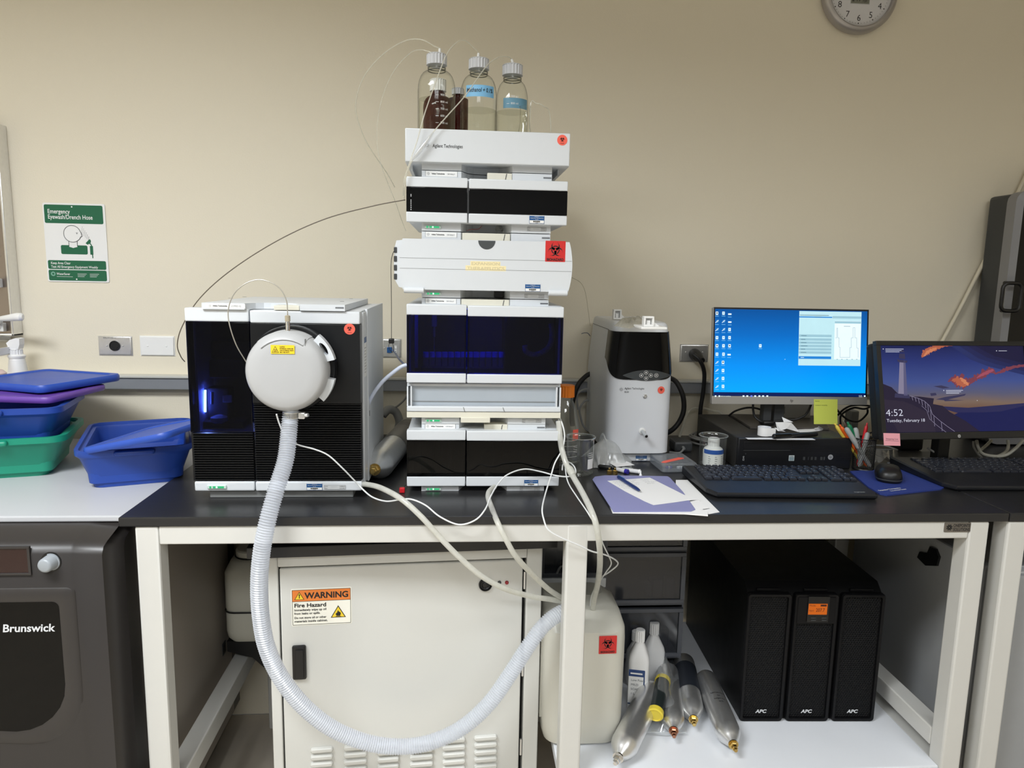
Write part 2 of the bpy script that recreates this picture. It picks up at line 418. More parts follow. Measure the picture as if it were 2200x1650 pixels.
# safety sign
a, b = onY(99, 606, YB), onY(227, 436, YB); X0 = -1.1485; X1 = -0.983; Z0 = 1.3325; Z1 = 1.548
W_, H_ = X1-X0, Z1-Z0
sg = thing('wall_sign', 'white and green emergency eyewash sign on the cream wall', 'sign', (X0+W_/2, YB, Z0))
f = Flat((X0, YB-0.0005, Z0), (1, 0, 0), (0, 0, 1)); f.slab(W_, H_, 0.002, 0, 0.005)
def q(u, v): return u*W_, (1-v)*H_
def rr(u0, v0, u1, v1, mi=1, l=1, r=0.004): f.rect(u0*W_, (1-v1)*H_, u1*W_, (1-v0)*H_, mi, l, r)
rr(0.022, 0.022, 0.965, 0.255); rr(0.022, 0.725, 0.965, 0.838); rr(0.022, 0.848, 0.965, 0.985)
f.text('Emergency', *q(0.075, 0.132), 0.0115, 0, 2, 0.36*W_, bold=0.012); f.text('Eyewash/Drench Hose', *q(0.075, 0.2), 0.0115, 0, 2, 0.72*W_, bold=0.012)
f.text('Keep Area Clear', *q(0.07, 0.775), 0.0066, 0, 2, 0.32*W_, bold=0.01); f.text('Test All Emergency Equipment Weekly', *q(0.07, 0.822), 0.0066, 0, 2, 0.76*W_, bold=0.01)
f.text('WaterSaver', *q(0.15, 0.913), 0.0062, 0, 2, 0.22*W_, bold=0.01); f.line([q(0.15, 0.935), q(0.41, 0.935)], 0.0008, 0, 2)
f.ring(*q(0.095, 0.9), 0.003, 0.0062, 3, 2)
for cu in (0.49, 0.69):
    for k in range(3): f.line([q(cu, 0.895+k*0.018), q(cu+0.15-0.02*k, 0.895+k*0.018)], 0.0009, 0, 2)
f.disc(*q(0.47, 0.045), 0.002, 0, 2); f.disc(*q(0.47, 0.965), 0.002, 0, 2)
cx, cy = q(0.45, 0.385); rr_ = 0.142*W_
rr(0.25, 0.53, 0.68, 0.645); f.pg([q(0.385, 0.47), q(0.52, 0.47), q(0.52, 0.55), q(0.45, 0.565), q(0.385, 0.55)], 0, 2)
f.line([q(0.385, 0.48), q(0.385, 0.545)], 0.0014, 2, 3); f.line([q(0.52, 0.48), q(0.52, 0.545)], 0.0014, 2, 3)
f.disc(cx, cy, rr_, 0, 3); f.ring(cx, cy, rr_-0.0014, rr_, 2, 4, 15, 320)
ex, ey = cx+rr_*math.cos(R_(15)), cy+rr_*math.sin(R_(15)); lx, ly = cx+rr_*math.cos(R_(-40)), cy+rr_*math.sin(R_(-40))
f.line([(ex, ey), (ex+0.0035, ey-0.012), (ex-0.001, ey-0.0145), (lx, ly)], 0.0014, 2, 4)
f.disc(cx+0.0125, cy+0.001, 0.0012, 2, 4); f.ring(cx+0.0125, cy, 0.003, 0.0038, 2, 4, 40, 140)
for j in range(4):
    for k in range(6):
        t = k/5; u0, v0 = 0.605+0.1*t, 0.33+0.105*t; dx, dy = -0.012*(j-1.5)*(1-0.5*t), 0.024*(j-1.5)*(1-0.5*t)
        p = q(u0+dx*0.6, v0+dy); f.line([p, (p[0]+0.0014, p[1]-0.0013)], 0.0009, 2, 4)
f.pg([q(0.655, 0.5), q(0.725, 0.445), q(0.745, 0.47), q(0.735, 0.495), q(0.685, 0.52)], 1, 2)
f.line([q(0.72, 0.5), q(0.745, 0.52), q(0.75, 0.55)], 0.003, 1, 3); rr(0.72, 0.535, 0.77, 0.645, 1, 2, 0.0005); f.line([q(0.755, 0.64), q(0.757, 0.69)], 0.0026, 1, 2)
build('sign_board', f, [WHITE, GREENS, GREYD, mat('pale_green', (120, 170, 150), 0.5)], sg)

def wall_plate(name, label, x0, y0, x1, y1, m_):
    a0, a1, z0, z1 = plate(x0, y0, x1, y1)
    t = thing(name, label, 'wall plate', ((a0+a1)/2, YB, z0))
    build('plate', M().prism([(a0, z0), (a1, z0), (a1, z1), (a0, z1)], 'y', YB-0.002, YB).box(a0+0.002, a1-0.002, YB-0.006, YB-0.002, z0+0.002, z1-0.002, 0.003), m_, t)
    return t, a0, a1, z0, z1
t, a0, a1, z0, z1 = wall_plate('power_outlet', 'steel plate with round black twist lock socket on the wall', 214, 722, 284, 763, STEEL)
cx, cz = (a0+a1)/2, (z0+z1)/2
m = M().lathe([(0.0148, 0), (0.0148, 0.003), (0.0125, 0.003), (0.0125, 0.0015), (0.001, 0.0015)], (cx, YB-0.006, cz), (0, -1, 0), 24)
for k in range(3):
    a = R_(90+120*k); m.box(-0.004, 0.004, -0.0004, 0.0004, -0.0008, 0.0008, T=Matrix.Translation((cx+0.008*math.cos(a), YB-0.008, cz+0.008*math.sin(a))) @ Matrix.Rotation(-a+PI/2, 4, 'Y'))
build('socket', m, BLACK, t)
for s in (-1, 1): build('screw', M().lathe([(0.0028, 0), (0.002, 0.0015), (0.0005, 0.0018)], (cx+s*0.022, YB-0.006, cz), (0, -1, 0), 10), STEEL, t)
f = Flat((a0+0.016, YB-0.0062, z1-0.007), (1, 0, 0), (0, 0, 1)); f.text('EMLCP1AB-1,3', 0, 0, 0.0035, 0, 1, 0.035); build('engraving', f, INKG, t)
t, a0, a1, z0, z1 = wall_plate('blank_plate', 'blank white cover plate beside the round socket', 303, 722, 375, 764, WHITE)
for s in (-1, 1): build('screw', M().lathe([(0.0026, 0), (0.002, 0.0012), (0.0005, 0.0014)], ((a0+a1)/2+s*0.026, YB-0.006, (z0+z1)/2), (0, -1, 0), 10), WHITE, t)
t, a0, a1, z0, z1 = wall_plate('data_outlet', 'steel data plate on the wall left of the instrument tower', 822, 728, 862, 768, STEEL)
build('jack', M().box(a0+0.014, a0+0.028, YB-0.012, YB-0.006, z0+0.015, z0+0.032, 0.001), BLUEL, t)
f = Flat(onY(848, 758, YB-0.0065), (1, 0, 0), (0, 0, 1)); f.slab(0.006, 0.021, 0.0003); f.rect(0.001, 0.004, 0.005, 0.006, 1); f.rect(0.001, 0.01, 0.005, 0.012, 1); build('tag', f, [WHITE, INKG], t)
build('screw', M().lathe([(0.0026, 0), (0.002, 0.0012), (0.0005, 0.0014)], (a0+0.006, YB-0.006, (z0+z1)/2), (0, -1, 0), 10), STEEL, t)
t, a0, a1, z0, z1 = wall_plate('power_outlet', 'steel wall outlet with a black plug in it beside the silver monitor', 1459, 740, 1522, 777, STEEL)
cx, cz = (a0+a1)/2-0.001, (z0+z1)/2-0.001
for s in (-1, 1): build('screw', M().lathe([(0.0028, 0), (0.002, 0.0015), (0.0005, 0.0018)], (cx+s*0.026, YB-0.006, cz+0.004), (0, -1, 0), 10), STEEL, t)
# plug and cord
pl = thing('mains_cable', 'thick black power cord hanging from the plug right of the detector', 'cord', (cx, YB, cz))
build('plug', M().lathe([(0.017, 0), (0.017, 0.012), (0.015, 0.03), (0.011, 0.045), (0.008, 0.06)], (cx, YB-0.0066, cz), (0.12, -1, -0.25), 18), RUBK, pl)
pts = [onY(1490, 762, 2.082), onY(1504, 775, 2.07), onY(1513, 800, 2.08), onY(1511, 840, 2.09), onY(1505, 880, 2.09), onY(1503, 930, 2.09)]
pts.append(V((pts[-1].x, 2.085, 0.906)))
build('cord', M().tube(spline(pts, 6), 0.0062, 10), RUBK, pl)
# clock
cc = V((1.128, YB, 2.187)); ck = thing('wall_clock', 'round silver rimmed wall clock cut by the top of the picture', 'clock', (cc.x, YB, cc.z-0.111))
build('case', M().lathe([(0.02, 0), (0.104, 0), (0.111, 0.008), (0.1105, 0.02), (0.104, 0.031), (0.097, 0.034), (0.093, 0.031), (0.0925, 0.02)], cc, (0, -1, 0), 64, cap=False), mat('clock_silver', (172, 168, 166), 0.35, metal=0.55), ck)
f = Flat(cc+V((0, -0.02, 0)), (1, 0, 0), (0, 0, 1)); f.disc(0, 0, 0.0928, 0, 0, 64)
for k in range(60):
    a = R_(6*k)
    if k % 5 == 0: f.disc(0.083*math.sin(a), 0.083*math.cos(a), 0.0018, 1, 1, 8)
    else: f.line([(0.0815*math.sin(a), 0.0815*math.cos(a)), (0.0845*math.sin(a), 0.0845*math.cos(a))], 0.0007, 1, 1)
for k in range(1, 13):
    a = R_(30*k); f.text(str(k), 0.068*math.sin(a), 0.068*math.cos(a)-0.0085, 0.0165, 1, 1, None, 'C')
f.rect(-0.0285, -0.032, 0.0285, -0.004, 3, 1); f.rect(-0.0268, -0.0303, 0.0268, -0.0057, 2, 2)
f.text('2 19', -0.024, -0.025, 0.014, 1, 3, 0.025, bold=0.01); f.text('TUE', 0.006, -0.0165, 0.006, 1, 3, 0.014); f.text('70F', 0.006, -0.0265, 0.006, 1, 3, 0.014)
build('dial', f, [mat('dial_white', (222, 222, 226), 0.5), INK, mat('lcd_grey', (122, 124, 112), 0.3), GREYL], ck)
f = Flat(cc+V((0, -0.0245, 0)), (1, 0, 0), (0, 0, 1)); f.line([(-0.012, 0.002), (0.058, -0.007)], 0.0055, 0, 1); build('hour_hand', f, INK, ck)
f = Flat(cc+V((0, -0.0265, 0)), (1, 0, 0), (0, 0, 1)); a = R_(-48); f.line([(0, 0), (0.078*math.sin(a), 0.078*math.cos(a))], 0.004, 0, 1); build('minute_hand', f, INK, ck)
build('lens', M().lathe([(0.0925, 0), (0.07, 0.0015), (0.001, 0.003)], cc+V((0, -0.0285, 0)), (0, -1, 0), 48, cap=False), glass('lens_clear', (252, 252, 252), base=0.02, edge=0.3), ck)
# clear hose fixed to the wall at the right, running up to the corner
pts = [onY(2018, 745, 2.118), onY(2060, 668, 2.122), onY(2105, 580, 2.122), onY(2150, 495, 2.122), onY(2182, 425, 2.122), onY(2215, 355, 2.12)]
single('wall_hose', M().tube(spline(pts, 8), 0.006, 10), mat('cream_hose', (216, 208, 186), 0.4), 'pale cream hose slanting up the wall behind the black monitor', 'hose')

# steel peg rack at the far left
xr = onY(20, 560, 2.10).x; zt = onY(3, 265, 2.10).z; zb = onY(33, 722, 2.10).z
rk = thing('drying_rack', 'stainless steel peg drying rack on the wall at the left edge', 'rack', (xr-0.3, YB, zb))
build('panel', M().box(xr-0.6, xr-0.006, 2.10, YB, zb+0.006, zt, 0.001), mat('rack_steel', (150, 140, 132), 0.28, metal=0.9, var=0.1, scale=6), rk)
m = M().box(xr-0.007, xr, 2.092, YB, zb, zt, 0.002); m.box(xr-0.6, xr, 2.092, YB, zb, zb+0.007, 0.002)
build('rim', m, STEEL, rk)
build('drip_trough', M().prism([(2.075, zb-0.002), (2.075, zb-0.012), (2.13, zb-0.018), (2.13, zb-0.002), (2.127, zb-0.002), (2.127, zb-0.014), (2.078, zb-0.009), (2.078, zb-0.002)], 'x', xr-0.6, xr-0.03), STEEL, rk)
for (px, py) in ((-4, 608), (4, 702), (-70, 690), (-75, 600)):
    p = onY(px, py, 2.10); pg = M().box(p.x-0.011, p.x+0.013, 2.084, 2.10, p.z-0.012, p.z+0.012, 0.002)
    pg.cyl((p.x, 2.086, p.z), (p.x, 2.06, p.z+0.012), 0.008, 0.007, 12)
    build('peg', pg, WHITE, rk)
p = onY(0, 684, 2.05); e = onY(46, 681, 2.02)
build('peg', M().tube([V((p.x-0.03, 2.096, p.z-0.014)), V((p.x-0.01, 2.06, p.z-0.004)), V((p.x+0.01, 2.045, p.z)), e+V((-0.012, 0.003, 0)), e, e+V((0.004, 0, 0))], [0.009, 0.007, 0.0075, 0.011, 0.0105, 0.006], 12), WHITE, rk, label='white peg pointing sideways')

# black glass-door cabinet at the right edge
x0 = onY(2148, 720, 2.0).x; xt = onY(2180, 425, 2.0).x
cb = thing('tall_cabinet', 'tall black door cabinet with grey trim standing at the right edge', 'cabinet', (x0+0.3, 2.0, 0.9))
x0 = (x0+xt)/2; zt = onY(2195, 410, 2.0).z
build('body', M().box(x0+0.01, x0+0.62, 2.02, 2.12, 0.905, zt-0.005, 0.01), GREYD, cb)
lp = [(x0+0.31+x, (0.905+zt)/2+y) for x, y in rrect(0.62, zt-0.905, 0.03)]; li = [(x0+0.31+x, (0.905+zt)/2+y) for x, y in rrect(0.58, zt-0.905-0.04, 0.012)]
m = M().loft([[(x, 2.03, z) for x, z in lp], [(x, 1.995, z) for x, z in lp], [(x, 1.99, z) for x, z in li], [(x, 2.005, z) for x, z in li]], cap0=False, cap1=False)
build('door_frame', m, mat('trim_grey', (138, 138, 140), 0.4, metal=0.2), cb)
build('door_panel', M().prism(li, 'y', 2.003, 2.012), GLOSSK, cb)
pth = []
hx0, hx1 = onY(2155, 640, 1.96).x, onY(2196, 640, 1.96).x; hz1, hz0 = onY(2160, 608, 1.96).z, onY(2155, 668, 1.96).z
hp = [((hx0+hx1)/2+x, 1.965, (hz0+hz1)/2+y) for x, y in rrect(hx1-hx0, hz1-hz0, 0.016, 4)]
m = M().tube(hp, 0.0055, 10, closed=True)
m.cyl(((hx0+hx1)/2+0.004, 1.965, hz1), ((hx0+hx1)/2+0.004, 2.003, hz1), 0.0055, n=10); m.cyl(((hx0+hx1)/2+0.004, 1.965, hz0), ((hx0+hx1)/2+0.004, 2.003, hz0), 0.0055, n=10)
build('handle', m, BLACK, cb)
# ------------------------------------------------------------------ instrument tower
Y0 = 1.545; SX0, SX1 = -0.1118, 0.2258
def S(x, y): return onY(x, y, Y0)
def zz(y, dy=0.0): return onY(905, y, Y0+dy).z
TINT = glass('smoked_window', (98, 101, 110), gloss=0.03, base=0.022, edge=0.35)
TINTB = glass('blue_smoked_window', (138, 140, 190), gloss=0.03, base=0.02, edge=0.35)
LEDG = glow('led_green', (70, 230, 150), 0.6)
SEAM = mat('seam_dark', (70, 72, 74), 0.6)
def asset_label(parent, px, py, Y, w=0.033, h=0.0165, tilt=0):
    f = Flat(onY(px, py, Y), (1, 0, 0), (0, 0, 1)); f.slab(w, h, 0.0004, 0, 0.0008)
    f.rect(0.0006, h*0.42, w-0.0006, h-0.0006, 1); f.rect(0, 0, 0.0006, h, 1); f.rect(w-0.0006, 0, w, h, 1); f.rect(0, 0, w, 0.0006, 1)
    f.text('Property of', w/2, h*0.82, h*0.085, 0, 2, w*0.3, 'C'); f.text('Expansion Therapeutics', w/2, h*0.66, h*0.1, 0, 2, w*0.86, 'C'); f.text('Florida', w/2, h*0.5, h*0.085, 0, 2, w*0.2, 'C')
    x = w*0.26
    for k, b in enumerate((3, 1, 2, 1, 1, 3, 2, 1, 2, 3, 1, 2, 1, 3)):
        f.rect(x, h*0.16, x+b*w*0.011, h*0.36, 2, 2); x += (b+1)*w*0.0115
    f.text('000148', w/2, h*0.05, h*0.075, 2, 2, w*0.16, 'C')
    return build('asset_label', f, [WHITE, BLUEL, INK], parent, label='blue and white property label')
def serial_label(parent, px, py, Y, w=0.044, h=0.009):
    f = Flat(onY(px, py, Y), (1, 0, 0), (0, 0, 1)); f.slab(w, h, 0.0003, 0); 
    f.line([(0, 0), (w, 0), (w, h), (0, h), (0, 0)], 0.0004, 1)
    for k in range(2): f.text(('S/N', 'Rev')[k], 0.001, h*(0.58-0.45*k), h*0.26, 1, 2, w*0.13); f.text(('DEBAS', 'G7129C')[k], w-0.001, h*(0.58-0.45*k), h*0.26, 1, 2, w*0.26, 'R')
    f.line([(w*0.3, h*0.55), (w*0.62, h*0.55)], 0.0003, 1)
    return build('serial_label', f, [mat('label_silver', (205, 207, 208), 0.4), INKG], parent)
def spark_logo(f, u, v, r, mi):
    for k in range(12):
        a = R_(30*k); n = 3 if k % 3 else 4
        for j in range(n):
            d = r*(0.4+0.2*j); f.disc(u+d*math.cos(a), v+d*math.sin(a), r*(0.06 if j else 0.085), mi, 2, 6)
def bio_dot(parent, px, py, Y, r):
    f = Flat(onY(px, py, Y), (1, 0, 0), (0, 0, 1)); n = 28
    ring = [(r*math.cos(2*PI*i/n), r*math.sin(2*PI*i/n)) for i in range(n)]
    a = [f.o+f.R*x+f.U*y for x, y in ring]; b = [p+f.N*0.0003 for p in a]; f.add(a+b, [(i, (i+1) % n, n+(i+1) % n, n+i) for i in range(n)]+[tuple(range(n, 2*n))]); f.o = f.o+f.N*0.0003
    f.bio(0, r*0.12, r*0.58, 1); f.text('BIOHAZARD', 0, -r*0.72, r*0.16, 1, 2, r*0.8, 'C')
    return build('hazard_sticker', f, [CORAL, INK], parent, label='round coral biohazard sticker')
def led(parent, px0, px1, py, Y, h=0.0065):
    a, b = onY(px0, py, Y), onY(px1, py, Y); z = a.z
    m = M().box(a.x, b.x, Y-0.003, Y+0.002, z-h/2, z+h/2, 0.0012).box(a.x+(b.x-a.x)*0.12, a.x+(b.x-a.x)*0.22, Y-0.0034, Y-0.003, z-h*0.3, z+h*0.3, 0, 1)
    m.box(a.x+(b.x-a.x)*0.3, b.x-(b.x-a.x)*0.12, Y-0.0034, Y-0.003, z-h*0.28, z+h*0.28, 0, 1)
    m.lathe([(h*0.3, 0), (h*0.2, 0.0003)], (a.x+(b.x-a.x)*0.5, Y-0.0034, z), (0, -1, 0), 10, 2)
    return build('status_light', m, [mat('led_lens', (196, 214, 206), 0.3), LEDG, glow('led_white', (220, 255, 235), 1.0)], parent, label='green lit status light')
PAD = [S(903, 500).x+0.002, S(990, 500).x, S(1100, 500).x, S(1187, 500).x-0.002]
def pads(x0, x1, x2, x3, yf, yb, dip=0.05):
    pts = [(x0, yb), (x0, yf), (x1, yf)]
    for k in range(1, 8):
        t = k/8; pts.append((x1+(x2-x1)*t, yf+dip*(1-(2*t-1)**4)))
    return pts+[(x2, yf), (x3, yf), (x3, yb)]
def base_block(t, z0, z1, cream=True):
    m = M().prism(pads(*PAD, Y0+0.018, 1.95), 'z', z0, z1)
    return build('base', m, INSTR, t)
def top_plate(t, y_top, y_bot, tab=(1047, 1100), name=True):
    yp = Y0+0.02; z1 = zz(y_top, 0.02); z0 = zz(y_bot, 0.02)-0.012
    m = M().prism(pads(*PAD, yp, 1.95), 'z', z0, z1)
    build('top_plate', m, INSTR, t)
    a, b = onY(tab[0], y_top+8, yp), onY(tab[1], y_top+8, yp)
    hh = (z1-z0)
    m = M().box(a.x, b.x, yp-0.001, yp+0.03, z0+0.003, z1-0.001, 0.001)
    m.prism([(b.x-0.016, z0+0.003), (b.x-0.0145, z0+0.003), (b.x-0.0105, z1-0.002), (b.x-0.012, z1-0.002)], 'y', yp-0.0016, yp, 1)
    build('tray_tab', m, [INSTRW, SEAM], t, label='cream tray tab')
    f = Flat((PAD[0], yp-0.0002, z1-0.0115), (1, 0, 0), (0, 0, 1)); f.rect(0.008, 0.0005, 0.0735, 0.0105, 2, 0.6); f.line([(0.0075, 0), (0.0075, 0.011)], 0.0005, 1, 1); f.line([(0.074, 0), (0.074, 0.011)], 0.0005, 1, 1)
    spark_logo(f, 0.0135, 0.0055, 0.0036, 1); f.text('Agilent Technologies', 0.0205, 0.0042, 0.0030, 0, 2, 0.027, bold=0.02); f.text('1260 Infinity II', 0.052, 0.0042, 0.0028, 1, 2, 0.0165)
    f.rect(PAD[3]-PAD[0]-0.018, 0.0022, PAD[3]-PAD[0]-0.001, 0.0052, 1, 1)
    build('nameplate', f, [INK, INKG, WHITE], t)
def door(t, name, x0, x1, z0, z1, w0, w1, glassm, yf=Y0, gap=0.001):
    """white front with a full width smoked band"""
    m = M().box(x0+gap, x1-gap, yf, yf+0.02, w1, z1, 0.0022); m.box(x0+gap, x1-gap, yf, yf+0.02, z0, w0, 0.0022)
    m.box(x0+gap+0.001, x0+gap+0.004, yf+0.006, yf+0.02, w0, w1, 0, 1); m.box(x1-gap-0.004, x1-gap-0.001, yf+0.006, yf+0.02, w0, w1, 0, 1)
    d = build('door', m, [INSTR, BLACK], t)
    build('window', M().box(x0+gap+0.0004, x1-gap-0.0004, yf+0.0004, yf+0.006, w0+0.0002, w1-0.0002, 0.0006), glassm, d, label='smoked window band')
    return d
def shell(t, z0, z1, cav=None):
    x0, x1 = SX0+0.004, SX1-0.004; yb = 1.955; m = M()
    if cav is None: m.box(x0, x1, Y0+0.0205, yb, z0, z1, 0.003)
    else:
        c = Y0+cav; m.box(x0, x1, c, yb, z0, z1)
        m.box(x0, x0+0.005, Y0+0.0205, c, z0, z1); m.box(x1-0.005, x1, Y0+0.0205, c, z0, z1)
        m.box(x0+0.005, x1-0.005, Y0+0.0205, c, z1-0.005, z1); m.box(x0+0.005, x1-0.005, Y0+0.0205, c, z0, z0+0.005)
        k = M().box(x0+0.005, x1-0.005, c-0.002, c-0.0004, z0+0.005, z1-0.005); k.box(x0+0.0052, x0+0.006, Y0+0.021, c-0.002, z0+0.005, z1-0.005); k.box(x1-0.006, x1-0.0052, Y0+0.021, c-0.002, z0+0.005, z1-0.005)
        k.box(x0+0.006, x1-0.006, Y0+0.021, c-0.002, z0+0.005, z0+0.006); k.box(x0+0.006, x1-0.006, Y0+0.021, c-0.002, z1-0.006, z1-0.005)
        build('cavity_liner', k, mat('liner_dark', (36, 38, 46), 0.6), t)
    return build('housing', m, INSTR, t)

# --- pump (lowest)
z0, z1 = zz(1045), zz(924.5); zb = 0.9
pu = thing('pump_module', 'white pump module with two smoked windows, lowest of the instrument tower', 'lab instrument', (0.057, 1.75, 0.9))
build('base', M().prism(pads(*PAD, Y0+0.012, 1.95, 0.06), 'z', zb, z0), INSTR, pu)
shell(pu, z0, z1, 0.11)
xs = S(1001, 990).x
door(pu, 'l', SX0, xs, z0, z1, zz(1024), zz(946), TINT); door(pu, 'r', xs, SX1, z0, z1-0.0012, zz(1024), zz(947), TINT)
top_plate(pu, 910, 924, (1040, 1090)); led(pu, 914, 948, 1050, Y0+0.0118); serial_label(pu, 1117, 1054, Y0+0.0116)
asset_label(pu, 1126, 1044, Y0-0.0004, 0.031, 0.0145)
m = M()
for k, (px, wd) in enumerate(((905, 0.03), (935, 0.012), (960, 0.016))):
    p = onY(px, 985, Y0+0.07); m.box(p.x, p.x+wd, Y0+0.06, Y0+0.1, z0+0.01, z0+0.085, 0.004)
for px in (1050, 1090, 1130):
    p = onY(px, 985, Y0+0.07); m.cyl((p.x, Y0+0.05, z0+0.05), (p.x, Y0+0.1, z0+0.05), 0.014, n=18)
m.box(onY(1060, 985, Y0+.08).x, onY(1160, 985, Y0+.08).x, Y0+0.075, Y0+0.095, z0+0.03, z0+0.08, 0.003)
build('pump_heads', m, GREYD, pu)
m = M()
for px, dx in ((965, -0.008), (1058, -0.012)):
    a = onY(px, 950, Y0+0.035); b = onY(px, 1020, Y0+0.035); m.tube(spline([a, a.lerp(b, .5)+V((0.003, 0, 0)), b+V((dx, 0, 0))], 6), 0.0016, 6)
build('tubing', m, WHITE, pu)

# --- multisampler
z0, z1 = zz(822.5), zz(653.5)
au = thing('autosampler_module', 'white autosampler module with large blue lit smoked windows, second from bottom of the tower', 'lab instrument', (0.057, 1.75, z0-0.08))
zc0 = zz(885)
shell(au, z0+0.0005, z1, 0.15)
xs = S(1003, 740).x
door(au, 'l', SX0, xs, z0, z1, zz(801.5), zz(676.5), TINTB); door(au, 'r', xs, SX1, z0, z1-0.0012, zz(802.5), zz(678), TINTB)
top_plate(au, 640, 653, (991, 1094))
yc = Y0+0.09
vm = M(); cap = M()
for k in range(13):
    px = 915+k*13.5
    p = onY(px, 775, yc); vm.cyl((p.x, yc, p.z-0.018), (p.x, yc, p.z+0.008), 0.0065, n=10); cap.cyl((p.x, yc, p.z+0.008), (p.x, yc, p.z+0.02), 0.0068, n=10)
vo = build('vials', vm, glass('vial_glass', (190, 200, 255), haze=0.15), au); vo['kind'] = 'stuff'
vo = build('vial_caps', cap, mat('vial_cap_blue', (60, 70, 225), 0.4), au); vo['kind'] = 'stuff'
p = onY(905, 790, yc); e = onY(1090, 790, yc)
build('vial_rack', M().box(p.x, e.x, yc-0.012, yc+0.012, p.z-0.012, p.z+0.002, 0.002), GREYD, au)
p = onY(933, 690, Y0+0.1)
build('needle_arm', M().box(p.x-0.006, p.x+0.006, Y0+0.09, Y0+0.105, p.z-0.012, z1-0.008, 0.002).cyl((p.x, Y0+0.097, p.z-0.012), (p.x, Y0+0.097, p.z-0.035), 0.0025).cyl((p.x, Y0+0.097, p.z-0.035), (p.x, Y0+0.097, p.z-0.07), 0.0007, n=6), STEEL, au)
a = onY(894, 680, Y0+0.1); b = onY(894, 790, Y0+0.1)
build('guide_rail', M().box(a.x-0.003, a.x+0.004, Y0+0.095, Y0+0.11, b.z, z1-0.008), mat('rail_violet', (96, 88, 170), 0.4), au)
b_ = onY(1081, 700, Y0+0.13); m = M().box(onY(1085, 700, Y0+0.05).x, SX1-0.012, Y0+0.05, Y0+0.148, z0+0.008, z1-0.01, 0.003); build('inner_panel', m, mat('panel_brownblack', (26, 22, 18), 0.35), au)
pts = [onY(x, y, Y0+0.045) for x, y in ((1128, 742), (1130, 755), (1146, 762), (1165, 757), (1180, 744), (1186, 722), (1184, 695))]
pp = spline(pts, 14); build('drain_hose', M().tube(pp, [0.0055+0.0009*(i % 2) for i in range(len(pp))], 10), mat('hose_grey', (120, 118, 112), 0.4), au)
lx = onY(960, 690, Y0+0.14)
build('lamp_strip', M().box(SX0+0.02, S(1080, 700).x, Y0+0.03, Y0+0.04, z1-0.0095, z1-0.0065), glow('lamp_blue', (36, 56, 255), 80), au, label='blue light strip')
# cooler drawer below the windows
m = M(); zt = zz(826); y1 = Y0+0.004
fx0, fx1 = SX0+0.001, SX1-0.0012
m.box(fx0, fx1, y1, y1+0.03, zc0, zz(874), 0.002); m.box(fx0, fx1, y1+0.012, y1+0.03, zz(832), zt, 0.001)
m.box(fx0, fx0+0.003, y1+0.004, y1+0.03, zz(874), zz(832)); m.box(fx1-0.003, fx1, y1+0.004, y1+0.03, zz(874), zz(832))
m.box(fx0+0.008, fx0+0.011, y1+0.002, y1+0.03, zz(875), zz(831)); m.box(fx1-0.011, fx1-0.008, y1+0.002, y1+0.03, zz(875), zz(831))
for px in (1000, 1085): p = onY(px, 880, y1); m.prism([(p.x-0.002, zc0), (p.x, zc0), (p.x-0.004, zz(875)), (p.x-0.0055, zz(875))], 'y', y1-0.0006, y1+0.001, 1)
dr = build('cooler_drawer', m, [INSTR, GREYM], au)
build('drawer_front', M().box(fx0+0.011, fx1-0.011, y1+0.014, y1+0.018, zz(873.5), zz(831.5)), mat('drawer_grey', (168, 176, 184), 0.25), dr, label='pale grey recessed front')
build('ledge', M().box(fx0+0.012, fx1-0.012, y1+0.0125, y1+0.014, zz(865.5), zz(864.3)), GREYM, dr)
build('housing', M().box(SX0+0.005, SX1-0.005, y1+0.03, 1.955, zc0, z0), INSTR, au)
zk = zz(898)
m = M().prism([(fx0, y1+0.002), (fx1, y1+0.002), (fx1, 1.9), (fx0, 1.9)], 'z', zk, zc0-0.001); a = onY(990, 893, y1-0.002); b = onY(1053, 893, y1-0.002); m.box(a.x, b.x, y1-0.003, y1+0.05, zz(908), zk+0.001, 0.001)
build('leak_tray', m, INSTRW, au, label='cream leak tray')
zb_ = zz(910, 0.02)
base_block(au, zb_+0.0005, zk); led(au, 913, 949, 903, Y0+0.018); serial_label(au, 1122, 908, Y0+0.0178, 0.042, 0.008)

# --- column compartment with drop-down flap
z0, z1 = zz(622), zz(513); bx0, bx1 = onY(858, 560, Y0).x, onY(1229, 560, Y0).x
bi = thing('column_compartment', 'white compartment module with curved ends and red biohazard sticker, middle of the tower', 'lab instrument', (0.057, 1.75, z0-0.02))
yb0 = Y0+0.012
sx = [(-1, 0.0), (-0.6, 0.0)]
def endp(x, s):  # bowed flap outline in xz
    return None
zm = (z0+z1)/2; n = 10
pts = []
lx = bx0; rx = bx1+0.0005
for k in range(n+1):
    t = k/n; pts.append((rx-0.007+0.0075*math.sin(PI*t)**0.8 if 0 < t < 1 else rx-0.007, z1-(z1-z0)*t))
L_ = [(lx+0.007-0.0105*math.sin(PI*k/n)**0.9 if 0 < k < n else lx+0.007, z0+(z1-z0)*k/n) for k in range(n+1)]
m = M().prism(pts+L_, 'y', Y0, yb0)
fl_ = build('flap', m, INSTR, bi)
f = Flat((lx, Y0-0.0001, z0), (1, 0, 0), (0, 0, 1))
for py in (554.5, 577):
    z = S(905, py).z-z0; f.line([(0.0005, z), (rx-lx-0.001, z)], 0.0007, 0, 0.6)
build('fold_line', f, GREYM, fl_)
n2 = 16; c = S(1046, 513); r_ = S(1064.5, 513).x-c.x
build('finger_grip', M().prism([(c.x+r_*math.cos(PI+PI*k/n2), z1-0.0008+r_*math.sin(PI+PI*k/n2)) for k in range(n2+1)], 'y', Y0-0.0006, Y0+0.002), mat('grip_charcoal', (64, 68, 70), 0.5), fl_)
